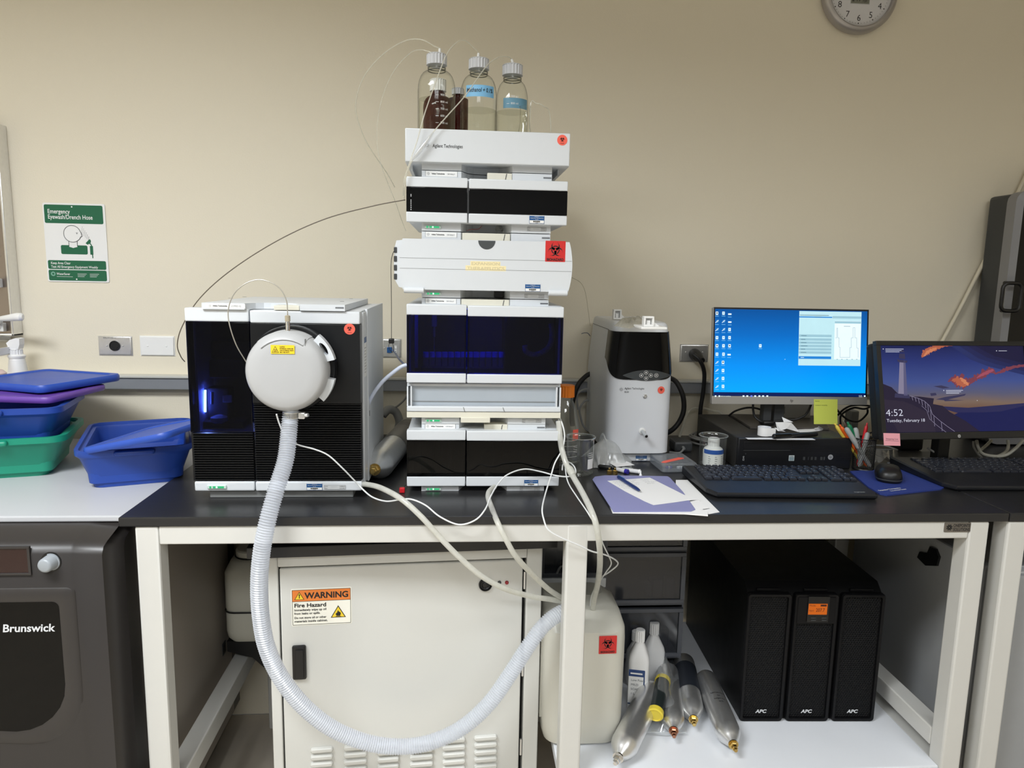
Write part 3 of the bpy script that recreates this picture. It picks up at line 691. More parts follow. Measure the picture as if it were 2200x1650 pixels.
f = Flat(S(1171, 562), (1, 0, 0), (0, 0, 1)); W2 = S(1214, 562).x-S(1171, 562).x; f.slab(W2, W2*1.02, 0.0004, 0, 0.001)
f.bio(W2/2, W2*0.58, W2*0.4, 1); f.text('BIOHAZARD', W2/2, W2*0.05, W2*0.12, 1, 2, W2*0.84, 'C', 0.03); build('hazard_sticker', f, [RED, INK], fl_, label='square red biohazard sticker')
f = Flat(S(1000, 581), (1, 0, 0), (0, 0, 1)); w1 = S(1087, 581).x-S(1000, 581).x; h1 = S(1000, 570).z-S(1000, 581).z
f.rect(0, 0, w1, h1, 0, 0.6); f.rect(w1*0.12, h1, w1*0.86, h1*1.85, 0, 0.6); f.text('EXPANSION', w1*0.49, h1*1.12, h1*0.55, 1, 2, w1*0.7, 'C', 0.02); f.text('THERAPEUTICS', w1*0.5, h1*0.2, h1*0.55, 1, 2, w1*0.92, 'C', 0.02)
build('tape_label', f, [mat('tape_cream', (240, 226, 178), 0.5), mat('tape_text', (212, 200, 160), 0.5)], fl_, label='faded cream lettering tape')
asset_label(fl_, 1128, 626, Y0-0.0004, 0.0325, 0.0155)
# end caps behind the flap
m = M().prism([(lx-0.006+0.004, z0+0.004), (lx-0.011, z0+0.02), (lx-0.0125, zm), (lx-0.011, z1-0.02), (lx-0.007, z1-0.004), (lx+0.012, z1-0.002), (lx+0.012, z0+0.002)], 'y', yb0, yb0+0.09)
build('end_cap', m, INSTR, bi)
m = M()
for py in (537, 556, 575, 594):
    p = onY(848, py, yb0+0.004); m.box(p.x-0.0015, p.x+0.005, yb0+0.002-0.004, yb0+0.014, p.z-0.006, p.z+0.006, 0.0012)
build('tube_clips', m, GREYD, bi)
shell(bi, z0+0.001, z1-0.001)
for a_, b_ in ((868, 911), (1178, 1219)):
    p, e = S(a_, 623 if a_ < 1000 else 629), S(b_, 624 if b_ < 1000 else 630)
    build('hinge', M().cyl((p.x, Y0-0.0015, p.z), (e.x, Y0-0.0015, e.z), 0.0062, n=16, bev=0.001), INSTR, bi)
zb_ = zz(639, 0.02)
base_block(bi, zb_+0.0006, z0+0.001); led(bi, 914, 948, 630.5, Y0+0.018); serial_label(bi, 1127, 640, Y0+0.0178, 0.042, 0.008)
p = onY(1062, 631, Y0+0.05); build('drain_port', M().box(p.x, p.x+0.02, Y0+0.04, Y0+0.07, zb_+0.001, z0, 0.002), BLACK, bi)
top_plate(bi, 497, 512, (993, 1096))

# --- detector with black band
z0, z1 = zz(477), zz(379.3)
de = thing('detector_module', 'white detector module with one black window band, below the solvent tray', 'lab instrument', (0.057, 1.75, z0-0.02))
shell(de, z0, z1)
xs = S(1005.5, 430).x
door(de, 'l', SX0, xs, z0, z1, zz(455), zz(401.5), GLOSSK); door(de, 'r', xs+0.0006, SX1+0.0005, z0, z1-0.001, zz(455.5), zz(402), GLOSSK)
top_plate(de, 366, 379)
zb_ = zz(496, 0.02); base_block(de, zb_+0.0006, z0); led(de, 912, 948, 487.5, Y0+0.018); serial_label(de, 1133, 496, Y0+0.0178, 0.04, 0.008)
asset_label(de, 1137, 480, Y0-0.0004, 0.0315, 0.016)
m = M()
for py in (418, 421, 430, 434, 438, 442, 446, 450): p = S(883, py); m.box(p.x-0.001, p.x+0.001, Y0-0.0002, Y0+0.001, p.z-0.001, p.z+0.001)
build('port_marks', m, GREYL, de)
p = S(1010, 487); build('wire', M().tube(spline([onY(x, y, Y0+0.03) for x, y in ((1035, 485), (1028, 492), (1012, 493), (1002, 496))], 5), 0.0006, 5), mat('red_wire', (130, 40, 40), 0.5), de, label='thin dark red wire')
p = onY(1072, 491, Y0+0.05); build('drain_elbow', M().lathe([(0.008, 0), (0.009, 0.006), (0.006, 0.012)], p+V((0, 0, -0.006)), (0, 0, 1), 14), glass('drain_clear', (215, 215, 210), haze=0.2), de)

# --- solvent tray
z0, z1 = zz(347.5), zz(275.5)
ty = thing('solvent_tray', 'white bottle tray with round coral sticker on top of the instrument tower', 'tray', (0.057, 1.75, z0))
x0, x1 = SX0-0.0008, SX1+0.0012; yb = 1.93
m = M().box(x0, x1, Y0, Y0+0.006, z0, z1, 0.002); m.box(x0, x0+0.005, Y0+0.006, yb, z0, z1-0.004); m.box(x1-0.005, x1, Y0+0.006, yb, z0, z1-0.004); m.box(x0, x1, yb-0.006, yb, z0, z1-0.004); m.box(x0+0.005, x1-0.005, Y0+0.006, yb-0.006, z0, z0+0.006)
tb = build('tray_body', m, INSTR, ty)
zb_ = zz(365, 0.02)
m = M().prism(pads(*PAD, Y0+0.02, 1.92, 0.05), 'z', zb_+0.0006, z0)
for px in (887, 1196): 
    a = onY(px, 355, Y0+0.08); m.box(a.x-0.0015, a.x+0.0015, Y0+0.05, 1.85, zb_+0.002, z0)
build('base', m, INSTR, ty)
f = Flat(S(905, 325), (1, 0, 0), (0, 0, 1)); spark_logo(f, S(917, 312).x-S(905, 312).x, S(917, 312).z-S(905, 325).z, 0.0064, 0)
f.text('Agilent Technologies', S(929.5, 317).x-f.o.x, S(929.5, 316.5).z-f.o.z, 0.0068, 0, 2, S(994, 317).x-S(929.5, 317).x, bold=0.004); build('maker_print', f, INK, ty)
bio_dot(ty, 1208, 301, Y0-0.0003, 0.0106)
ZT = z0+0.006

# ------------------------------------------------------------------ bottles in the tray
CLEAR = glass('clear_glass', (253, 254, 252), gloss=0.03, base=0.03, edge=0.5, power=4, rim=(70, 70, 62))
LIQ = glass('clear_liquid', (252, 253, 250), gloss=0.01, base=0.005, edge=0.15, rim=(185, 184, 172))
THREAD = glass('thread_glass', (190, 192, 186), gloss=0.1, base=0.1, edge=0.4, haze=0.25, hazecol=(170, 170, 160), rim=(120, 120, 112))
CAPG = mat('cap_grey', (200, 202, 206), 0.5)
AMBER = glass('amber_glass', (128, 62, 56), gloss=0.05, base=0.05, edge=0.4, haze=0.45, hazecol=(104, 44, 40))
def ribbed_cap(o, r, h, n=40, groove=0.0016):
    m = M(); o = V(o); loops = []
    for z, k in ((0, 0), (0.001, 1), (h-0.003, 1), (h-0.0015, 0)):
        loops.append([o+V((math.cos(2*PI*i/n)*(r-(groove if (i % 2 and k) else 0)), math.sin(2*PI*i/n)*(r-(groove if (i % 2 and k) else 0)), z)) for i in range(n)])
    loops.append([o+V((math.cos(2*PI*i/n)*(r-0.002), math.sin(2*PI*i/n)*(r-0.002), h)) for i in range(n)])
    return m.loft(loops, 0, False)
def lab_bottle(name, label, x, y, zb, r, hbody, neck_r, zcap0, zcap1, glassm, capm, liquid=None, cat='bottle', group=None):
    """screw cap bottle: body, shoulder, neck; zcap0..zcap1 is the cap"""
    t = thing(name, label, cat, (x, y, zb), group=group)
    zs = zcap0-0.008; H = zs-zb; sh = hbody
    prof = [(r*0.6, 0.001), (r-0.006, 0), (r-0.001, 0.004), (r, 0.01), (r, sh)]
    for k in range(1, 7):
        a = k/6; prof.append((neck_r+(r-neck_r)*math.cos(a*PI/2)**0.9, sh+(H-sh)*math.sin(a*PI/2)*0.92))
    prof += [(neck_r, H-0.002), (neck_r+0.0022, H), (neck_r+0.0022, H+0.004), (neck_r, H+0.006), (neck_r, H+0.02)]
    build('body', M().lathe(prof, (x, y, zb), n=32, cap=False), glassm, t)
    nm = M()
    for k in range(2): nm.torus((x, y, zs+0.002-0.005*k), (0, 0, 1), neck_r+0.0012, 0.0012, 28, 6)
    build('neck_thread', nm, THREAD if glassm is not AMBER else AMBER, t)
    build('cap', ribbed_cap((x, y, zcap0), neck_r+0.0045, zcap1-zcap0), capm, t)
    if liquid:
        lm, lh = liquid; build('liquid', M().lathe([(0.001, 0.003), (r-0.005, 0.003), (r-0.0025, 0.008), (r-0.0025, lh), (0.001, lh)], (x, y, zb), n=32, cap=False), lm, t)
    return t
def bot(name, label, pxc, pyt, pyc0, pxl, pxr, y, hb, cap0, liquid, **k):
    c = onY(pxc, 220, y); r = (onY(pxr, 220, y).x-onY(pxl, 220, y).x)/2
    z1, z0c = onY(pxc, pyt, y).z, onY(pxc, pyc0, y).z
    nr = (onY(cap0[1], pyt, y).x-onY(cap0[0], pyt, y).x)/2-0.0045
    return lab_bottle(name, label, c.x, y, ZT, r, hb, nr, z0c, z1, CLEAR, CAPG, liquid, **k), c.x, y, r, z1
yB = 1.64
zsh = lambda py, y: onY(940, py, y).z-ZT
t1, b1x, b1y, b1r, b1z = bot('solvent_bottle', 'tallest clear solvent bottle with grey cap, left in the top tray', 938, 117, 141, 899, 980, yB, zsh(180, yB)-0.015, (917, 961), (LIQ, zsh(215, yB)))
t2, b2x, b2y, b2r, b2z = bot('solvent_bottle', 'clear solvent bottle with handwritten blue tape, middle of the top tray', 1028, 127, 150, 990, 1069, yB+0.02, zsh(188, yB)-0.015, (1006, 1050), (LIQ, zsh(230, yB)))
t3, b3x, b3y, b3r, b3z = bot('solvent_bottle', 'shortest clear solvent bottle with grey cap, right in the top tray', 1100, 140, 163, 1066, 1136, yB+0.05, zsh(200, yB)-0.015, (1077, 1121), (LIQ, zsh(225, yB)))
def wrap(parent, x, y, r, z0, z1, a0, a1, m_, name='tape', n=14, txt=None, mi2=None, label=None):
    m = M(); ps = []
    for i in range(n+1):
        a = R_(a0+(a1-a0)*i/n); ps += [(x+r*math.cos(a), y+r*math.sin(a), z0), (x+r*math.cos(a), y+r*math.sin(a), z1)]
    m.add(ps, [(2*i, 2*i+2, 2*i+3, 2*i+1) for i in range(n)], 0, True); mats = [m_]
    if txt:
        s, h, zc, ac, wd = txt; vs, fs, tw = text_mesh(s, 0.015, 0.15); k = wd/tw; kk = h/0.69
        m.add([(x+(r+0.0003)*math.cos(R_(ac)+(p.x-tw/2)*k/r), y+(r+0.0003)*math.sin(R_(ac)+(p.x-tw/2)*k/r), zc+p.y*kk) for p in vs], fs, 1); mats.append(mi2)
    return build(name, m, mats, parent, label=label)
TAPEB = mat('tape_blue', (128, 190, 232), 0.5); TAPEB2 = mat('tape_teal', (104, 152, 176), 0.5)
za, zb2 = onY(1030, 207, b2y-b2r).z, onY(1030, 182, b2y-b2r).z
wrap(t2, b2x, b2y, b2r+0.0004, za, zb2, 228, 322, TAPEB, txt=('Methanol + 0.1%', 0.0085, za+(zb2-za)*0.4, 273, b2r*1.5), mi2=INK, label='pale blue tape with handwriting')
za, zb2 = onY(1105, 232, b3y-b3r).z, onY(1105, 210, b3y-b3r).z
wrap(t3, b3x, b3y, b3r+0.0004, za, zb2, 235, 330, TAPEB2, label='dull blue tape')
for tt, bx, by, br, top in ((t1, b1x, b1y, b1r, 205), (t3, b3x, b3y, b3r, 203)):
    f = M(); mm = []
    for k in range(5 if tt is t1 else 2):
        z = onY(940, top+k*15, by-br).z; ac = 283 if tt is t1 else 262; vs, fs, tw = text_mesh(('%d ml' % (900-100*k)), 0.0, 0.0); kk = 0.0042/0.69
        f.add([(bx+(br+0.0006)*math.cos(R_(ac)+p.x*kk/br), by+(br+0.0006)*math.sin(R_(ac)+p.x*kk/br), z+p.y*kk) for p in vs], fs)
        ps = [(bx+(br+0.0006)*math.cos(R_(ac-a)), by+(br+0.0006)*math.sin(R_(ac-a)), z+d) for a in (14, 5) for d in (0.001, 0.0018)]; f.add(ps, [(0, 2, 3, 1)])
    build('scale_print', f, WHITE, tt)
# amber bottle with white cap behind the first, second amber bottle between
def amber(name, label, px, y, pyc, pys, hw, pycb):
    c = onY(px, 220, y); r = hw; zc = onY(px, pyc, y).z; zs = onY(px, pys, y).z-ZT; zcb = onY(px, pycb, y).z
    return lab_bottle(name, label, c.x, y, ZT, r, zs, r*0.42, zcb, zc, AMBER, CAPG if 'white' not in label else WHITE)
amber('reagent_bottle', 'dark amber bottle with white cap behind the left clear bottle', 941, 1.735, 171, 232, 0.0335, 197)
amber('reagent_bottle', 'second amber bottle showing between the two clear bottles', 984, 1.80, 190, 214, 0.024, 204)
# small conical flask
c = onY(1127, 283, 1.60); zf = onY(1127, 229, 1.60).z
fk = thing('conical_flask', 'small clear conical flask at the right in the top tray', 'flask', (c.x, 1.60, ZT))
H = zf-ZT; build('body', M().lathe([(0.001, 0.001), (0.026, 0), (0.028, 0.003), (0.026, 0.012), (0.0115, H*0.66), (0.0105, H*0.75), (0.0105, H-0.004), (0.0125, H), (0.0105, H-0.001)], (c.x, 1.60, ZT), n=24, cap=False), CLEAR, fk)

# ------------------------------------------------------------------ solvent lines
PTFE = glass('ptfe_line', (252, 252, 248), gloss=0.1, base=0.08, edge=0.4, haze=0.5, hazecol=(240, 238, 228))
def line(name, label, pts, r, m_, n=8, sides=7, extra=None, cat='tube', group=None):
    P = spline(pts, n); return single(name, M().tube(P, r, sides), m_, label, cat, None, group)
def fitting(parent_m, p, d): parent_m.cyl(p, V(p)+V(d), 0.0035, 0.0028, 10)
Yl = Y0-0.012
tip1 = V((b1x+0.006, b1y, b1z)); tip2 = V((b2x-0.002, b2y, b2z)); tip3 = V((b3x+0.0015, b3y, b3z))
def sline(label, tip, d, pts, r=0.0012):
    t = thing('solvent_line', label, 'tube', tuple(tip))
    build('tubing', M().tube(spline([tip, tip+V(d)]+pts, 8), r, 7), PTFE, t)
    m = M(); fitting(m, tip, d); build('fitting', m, WHITE, t)
    return t
sline('outer solvent line arching far left from the tallest bottle', tip1, (0.0005, 0, 0.012), [onY(x, y, yy) for x, y, yy in ((935, 100, 1.64), (905, 85, 1.64), (870, 88, 1.66), (825, 115, 1.68), (785, 160, 1.7), (766, 210, 1.72), (768, 255, 1.74), (790, 310, 1.78), (830, 370, 1.85), (848, 402, 1.93))])
sline('inner solvent line looping down left from the tallest bottle', tip1+V((-0.011, 0.004, -0.001)), (-0.001, 0, 0.004), [onY(x, y, yy) for x, y, yy in ((905, 107, 1.65), (880, 115, 1.66), (845, 155, 1.67), (820, 215, 1.68), (810, 280, 1.69), (815, 340, 1.71), (832, 390, 1.75), (848, 430, 1.85), (862, 470, 1.94), (872, 496, 1.965))], 0.0009)
sline('solvent line arching from the middle bottle across the tray front', tip2, (0.001, 0, 0.012), [onY(x, y, yy) for x, y, yy in ((1015, 100, 1.65), (998, 87, 1.64), (980, 92, 1.62), (958, 120, 1.58), (935, 180, 1.55), (912, 245, Yl), (897, 300, Yl), (885, 335, Yl), (875, 365, Yl-0.001), (868, 390, Yl+0.002), (866, 420, 1.56))])
sline('solvent line arching from the short bottle across the tray front', tip3, (-0.004, 0, 0.012), [onY(x, y, yy) for x, y, yy in ((1090, 122, 1.68), (1072, 123, 1.66), (1050, 137, 1.63), (1028, 165, 1.59), (1000, 205, 1.55), (960, 250, Yl), (930, 285, Yl), (905, 320, Yl), (888, 340, Yl), (876, 368, Yl), (870, 396, Yl+0.002), (868, 430, 1.56))])
line('leak_tube', 'thin clear tube arching at the right end of the solvent tray', [V((onY(1140, 240, 1.62).x, 1.62, ZT+0.004)), onY(1140, 228, 1.62), onY(1152, 222, 1.62), onY(1168, 228, 1.62), onY(1182, 250, 1.63), V((onY(1187, 282, 1.64).x, 1.64, ZT+0.004))], 0.0011, PTFE)
# sleeve of clear film where the two lines join
sl = [onY(x, y, Yl-0.002) for x, y in ((931, 284), (915, 306), (898, 328), (885, 344))]
single('film_sleeve', M().tube(spline(sl, 6), [0.0015+0.004*math.sin(PI*min(1, i/18)) for i in range(19)], 10), glass('film', (250, 250, 252), gloss=0.15, base=0.08, edge=0.4, haze=0.3), 'clear film sleeve around the solvent lines on the tray front', 'sleeve')
# brown capillary from the detector to behind the mass spectrometer
line('capillary', 'long thin brown capillary bowing left from the detector', [onY(x, y, yy) for x, y, yy in ((870, 430, Y0+0.012), (862, 431, 1.55), (800, 443, 1.55), (700, 470, 1.55), (600, 515, 1.55), (500, 578, 1.55), (430, 640, 1.55), (392, 700, 1.55), (381, 740, 1.56), (388, 765, 1.57), (397, 777, 1.58))], 0.0011, mat('peek_brown', (92, 82, 68), 0.4))
# ------------------------------------------------------------------ mass spectrometer
YM = 1.50
def P_(x, y): return onY(x, y, YM)
mx0, mx1 = P_(405, 870).x, P_(775.5, 870).x; xs = P_(543, 900).x
ms = thing('mass_spectrometer', 'white and black benchtop mass spectrometer with round white source cover', 'lab instrument', ((mx0+mx1)/2, 1.7, 0.9))
zt, ztd = P_(470, 662).z, P_(470, 691).z; zb0, zb1 = P_(500, 1055).z, P_(500, 1035).z; zw = P_(480, 929).z; zs2 = P_(700, 867).z
INT = mat('panel_black', (20, 21, 23), 0.32, spec=0.4)
# doors
m = M().box(mx0, xs-0.001, YM, YM+0.03, ztd, zt, 0.003); m.box(mx0+0.004, xs-0.001, YM, YM+0.03, zb0, zb1, 0.003)
m.box(mx0, mx0+0.006, YM+0.008, YM+0.03, zb1, ztd, 0, 1)
ld = build('left_door', m, [INSTR, INT], ms)
build('window', M().box(mx0+0.001, xs-0.001, YM+0.001, YM+0.006, zw, ztd-0.0003, 0.0012), glass('ms_window', (124, 128, 162), gloss=0.04, base=0.022, edge=0.35), ld, label='smoked chamber window')
def slats(parent, x0, x1, z0, z1, n):
    m = M(); h = (z1-z0)/n
    m.box(x0, x1, YM+0.008, YM+0.014, z0, z1, 0, 1)
    for k in range(n):
        a = z0+k*h; m.prism([(YM+0.0075, a+0.0003), (YM+0.001, a+h*0.42), (YM+0.001, a+h*0.72), (YM+0.0075, a+h*0.85)], 'x', x0, x1)
    return build('slats', m, [INT, BLACKM], parent, kind='stuff')
slats(ld, mx0+0.004, xs-0.0015, zb1+0.001, zw-0.001, 20)
m = M().box(xs+0.001, mx1, YM-0.001, YM+0.03, ztd-0.0015, zt-0.003, 0.003); m.box(xs+0.001, mx1, YM-0.001, YM+0.03, zb0, zb1, 0.003)
m.box(xs+0.001, mx1-0.0005, YM+0.0, YM+0.03, zs2, ztd-0.002, 0.001, 1); m.box(xs+0.001, mx1-0.0005, YM+0.015, YM+0.03, zb1, zs2, 0.0, 1)
rd = build('right_door', m, [INSTR, INT], ms); slats(rd, xs+0.002, mx1-0.0015, zb1+0.001, zs2, 33)
# housing with chamber cavity behind left window
m = M(); hx0, hx1 = mx0+0.006, mx1+0.002; yb = 1.895; zc = zt-0.003
m.box(hx0, hx1-0.003, YM+0.13, yb, zb0+0.004, zc); m.box(xs+0.01, hx1-0.003, YM+0.0305, YM+0.13, zb0+0.004, zc); m.box(hx0, hx0+0.004, YM+0.0305, YM+0.13, zb0+0.004, zc)
m.box(hx0+0.004, xs+0.01, YM+0.0305, YM+0.13, zc-0.006, zc); m.box(hx0+0.004, xs+0.01, YM+0.0305, YM+0.13, zb0+0.004, zw-0.004)
build('housing', m, INSTR, ms)
m = M().box(hx1-0.003, hx1+0.001, YM+0.0305, YM+0.075, zb0+0.006, zt-0.006, 0.001); build('side_panel', m, INSTR, ms)
m = M().box(hx1-0.003, hx1+0.003, YM+0.085, yb+0.004, zb0-0.004, zt-0.001, 0.002); build('side_panel', m, INSTR, ms)
build('groove', M().box(hx1-0.0029, hx1-0.002, YM+0.075, YM+0.085, zb0+0.004, zt-0.006), SEAM, ms)
m = M().box(hx1+0.0028, hx1+0.0036, YM+0.098, YM+0.102, 1.06, 1.072); build('slot', m, BLACK, ms)
f = Flat((hx1+0.0012, YM+0.034, 1.155), (0, 1, 0), (0, 0, 1)); f.slab(0.038, 0.085, 0.0003); f.rect(0, 0.073, 0.038, 0.085, 1)
for k in range(9): f.line([(0.004, 0.062-0.0065*k), (0.03-0.003*(k % 3), 0.062-0.0065*k)], 0.0012, 2, 1)
build('side_label', f, [WHITE, BLUEL, INKG], ms, label='white label with blue band')
# base
build('base', M().box(mx0+0.03, mx1-0.02, YM+0.012, 1.88, 0.9, zb0+0.004, 0.002), GREYM, ms)
# chamber insides
ch = M().box(hx0+0.0045, xs+0.0095, YM+0.126, YM+0.1295, zw-0.003, zc-0.007); build('chamber_back', ch, mat('chamber_grey', (70, 74, 84), 0.4), ms)
q_ = lambda x, y, d=0.09: onY(x, y, YM+d)
m = M(); a, b = q_(430, 925), q_(535, 925); m.box(a.x, b.x, YM+0.05, YM+0.12, zw-0.002, zw+0.012, 0.002)
a, b = q_(450, 830), q_(500, 915); m.box(a.x, b.x, YM+0.07, YM+0.11, b.z, a.z, 0.004)
a, b = q_(455, 770, 0.07), q_(530, 810, 0.07); m.box(a.x, b.x, YM+0.05, YM+0.12, b.z, a.z, 0.003)
a, b = q_(455, 732, 0.07), q_(545, 770, 0.07); m.box(a.x, b.x, YM+0.06, YM+0.12, b.z, a.z, 0.002)
build('chamber_parts', m, GREYD, ms)
m = M(); a = q_(470, 880, 0.05); m.lathe([(0.008, 0.012), (0.017, 0.008), (0.018, 0), (0.012, -0.004)], a+V((0, 0, -0.024)), (0, 0, 1), 18, 0); a = q_(487, 857, 0.068); m.box(a.x-0.008, a.x+0.012, YM+0.064, YM+0.069, a.z-0.008, a.z+0.009, 0.003); m.cyl(q_(456, 842, 0.06), q_(456, 868, 0.06), 0.0035)
build('calibrant_vial', m, mat('clear_white', (200, 205, 215), 0.2), ms)
a, b = q_(441, 838, 0.06), q_(441, 885, 0.06)
build('lamp', M().cyl(a, b, 0.0022), glow('lamp_cool', (120, 150, 255), 120), ms, label='blue white chamber lamp')
# lid tray on top
zt2 = 1.3075; ya, yb_ = YM-0.006, 1.87
tx0, tx1 = onY(433, 655, ya).x, onY(741, 668, ya).x
xm0, xm1 = onY(525, 660, ya).x, onY(587, 660, ya).x; xr0 = onY(645, 662, ya).x
def topshape(z0, z1):
    pts = [(tx0, yb_), (tx0, ya), (xm0, ya)]
    for k in range(1, 8):
        t = k/8; pts.append((xm0+(xr0-xm0)*t, ya+0.045*(1-(2*t-1)**4)))
    return pts+[(xr0, ya), (tx1, ya), (tx1, yb_)]
m = M().prism(topshape(0, 0), 'z', zt-0.002, zt2+0.002)
lid = build('lid', m, INSTR, ms)
m = M(); a, b = onY(587, 665, ya), onY(642, 665, ya); m.box(a.x, b.x, ya+0.004, ya+0.04, zt-0.002, zt2-0.0015, 0.001)
build('tray_tab', m, INSTRW, ms)
f = Flat((tx0+0.002, ya-0.0002, zt2-0.0085), (1, 0, 0), (0, 0, 1)); f.rect(0.006, 0, 0.083, 0.0095, 2, 0.6); spark_logo(f, 0.0145, 0.0045, 0.0035, 1); f.text('Agilent Technologies', 0.02, 0.0033, 0.003, 0, 2, 0.028, bold=0.02); f.text('LC/MSD iQ', 0.055, 0.0033, 0.003, 1, 2, 0.02); f.rect(tx1-tx0-0.021, 0.0032, tx1-tx0-0.004, 0.006, 1, 1)
build('nameplate', f, [INK, INKG, WHITE], ms)
m = M()
for px, py in ((495, 641), (552, 635), (735, 648), (762, 640)):
    p = onZ(px, py, zt2+0.002); p.y = min(p.y, yb_-0.03); m.box(p.x-0.004, p.x+0.004, p.y-0.004, p.y+0.004, zt2+0.0021, zt2+0.0026)
build('screw_caps', m, GREYM, ms)
led(ms, 446, 487, 1046, YM-0.0003, 0.0075); asset_label(ms, 659, 1053, YM-0.0014, 0.0325, 0.0145); serial_label(ms, 697, 1051, YM-0.0013, 0.044, 0.009)
bio_dot(ms, 751, 707, YM-0.0002, 0.0112)
# ion source housing
YD = 1.405
c = onY(611, 801, YD); r = (onY(700, 801, YD).x-onY(521, 801, YD).x)/2
so = build('source_cover', M().lathe([(0.001, 0), (r*0.6, 0.0005), (r-0.012, 0.003), (r-0.004, 0.008), (r, 0.018), (r, 0.05), (r-0.004, 0.052), (r-0.008, 0.094)], c, (0, 1, 0), 72), mat('source_white', (178, 179, 180), 0.38, var=0.01), ms, label='round white source cover')
# raised hood band round the top
def arcband(r0, r1, y0, y1, a0, a1, n=30):
    pts = [(c.x+r1*math.cos(R_(a0+(a1-a0)*k/n)), c.z+r1*math.sin(R_(a0+(a1-a0)*k/n))) for k in range(n+1)]+[(c.x+r0*math.cos(R_(a1-(a1-a0)*k/n)), c.z+r0*math.sin(R_(a1-(a1-a0)*k/n))) for k in range(n+1)]
    return M().prism(pts, 'y', y0, y1)
hb = [(r-0.0152, 0.0022), (r-0.0145, 0.0012), (r-0.0042, 0.0066), (r+0.0006, 0.0165), (r+0.0012, 0.052), (r-0.002, 0.053)]
hl = []
for k in range(31):
    a_ = R_(56+(133-56)*k/30); hl.append([(c.x+q*math.cos(a_), YD+h_, c.z+q*math.sin(a_)) for q, h_ in hb])
build('hood_band', M().loft(hl, 0, True, False, False, closed=False), MATS['source_white'], so)
build('hood_seam', arcband(r-0.0158, r-0.0148, YD+0.0012, YD+0.004, 56, 133).box(c.x+(r-0.008)*math.cos(R_(56))-0.0006, c.x+(r-0.008)*math.cos(R_(56))+0.0006, YD+0.0025, YD+0.02, c.z+(r-0.0155)*math.sin(R_(56)), c.z+(r+0.0)*math.sin(R_(56))), GREYM, so)
# latch wing with an oval hole on the right, lower wing, dark hub ring
w = M(); nA = 22
def wing(a0, a1, r0, r1, hole):
    n = 16; A = [R_(a0+(a1-a0)*k/n) for k in range(n+1)]; yv = YD+0.03, YD+0.05
    if not hole: return arcband(r0, r1, YD+0.03, YD+0.05, a0, a1, 16)
    mm = M(); rm, am = (r0+r1)/2, (a0+a1)/2
    outer = []; inner = []
    for k in range(48):
        t = 2*PI*k/48; ca, sa = math.cos(t), math.sin(t); s_ = max(abs(ca), abs(sa))
        outer.append((rm+(r1-r0)/2*ca/s_, am+(a1-a0)/2*sa/s_)); inner.append((rm+(r1-r0)*0.24*ca, am+(a1-a0)*0.27*sa))
    pol = lambda R, Y: [(c.x+u*math.cos(R_(v)), Y, c.z+u*math.sin(R_(v))) for u, v in R]
    return mm.loft([pol(inner, yv[1]), pol(inner, yv[0]), pol(outer, yv[0]), pol(outer, yv[1]), pol(inner, yv[1])], 0, False, False, False)
build('latch_wing', wing(14, 50, r-0.006, r+0.0145, True), INSTR, so)
build('latch_wing', wing(-42, -11, r-0.006, r+0.0125, False), INSTR, so)
build('hub', M().lathe([(r+0.006, 0), (r+0.008, 0.004), (r+0.008, 0.03), (r-0.01, 0.04)], V((c.x, YD+0.055, c.z)), (0, 1, 0), 48), INT, ms, label='dark mounting ring')
# caution label
f = Flat(onY(582, 760, YD-0.0006), (1, 0, 0), (0, 0, 1)); fw, fh = onY(633, 760, YD).x-onY(582, 760, YD).x, onY(582, 741, YD).z-onY(582, 760, YD).z
f.slab(fw, fh, 0.0004); tri = [(fw*0.04, fh*0.12), (fw*0.34, fh*0.12), (fw*0.19, fh*0.88)]
f.pg(tri, 1, 1); f.pg([(fw*0.07, fh*0.165), (fw*0.31, fh*0.165), (fw*0.19, fh*0.78)], 0, 2)
for k in range(3): f.line([(fw*(0.15+0.04*k), fh*0.3), (fw*(0.16+0.04*k), fh*0.38), (fw*(0.15+0.04*k), fh*0.46), (fw*(0.16+0.04*k), fh*0.54)], 0.0007, 1, 3)
f.line([(fw*0.12, fh*0.25), (fw*0.26, fh*0.25)], 0.0007, 1, 3)
for k, s in enumerate(('CAUTION:', 'EXTERNAL SURFACES', 'AND INTERNAL PARTS', 'MAY BE HOT!')): f.text(s, fw*0.38, fh*(0.73-0.2*k), fh*0.12, 1, 2, fw*(0.22, 0.57, 0.58, 0.4)[k], bold=0.02)
build('caution_label', f, [YELL, INK], so, label='yellow hot surface caution label')
# nebuliser on top and hose stub below
p = V((c.x+0.003, YD+0.025, c.z+r-0.002)); 
m = M().cyl(p, p+V((0, 0, 0.021)), 0.0042, n=14, bev=0.0005)
for k in range(7): m.torus(p+V((0, 0, 0.002+0.0028*k)), (0, 0, 1), 0.0042, 0.0007, 14, 5)
build('nebuliser', m, CHROME, so)
build('nebuliser_nut', ribbed_cap(p+V((0, 0, 0.021)), 0.0052, 0.0115, 24, 0.0006), mat('peek_beige', (168, 158, 136), 0.45), so)
p2 = p+V((0, 0, 0.0325))
line('capillary', 'thin grey capillary looping over the round source cover', [p2-V((0, 0, 0.002)), p2+V((0, 0, 0.012))]+[onY(x, y, yy) for x, y, yy in ((615, 645, 1.43), (603, 622, 1.43), (582, 607, 1.43), (556, 601, 1.43), (530, 608, 1.43), (507, 626, 1.43), (494, 650, 1.43), (490, 676, 1.43), (495, 705, 1.43), (508, 742, 1.44), (525, 771, 1.455), (534, 784, 1.458), (545, 795, 1.46))], 0.0011, mat('capillary_grey', (176, 172, 162), 0.35, metal=0.4))
zb_ = c.z-r
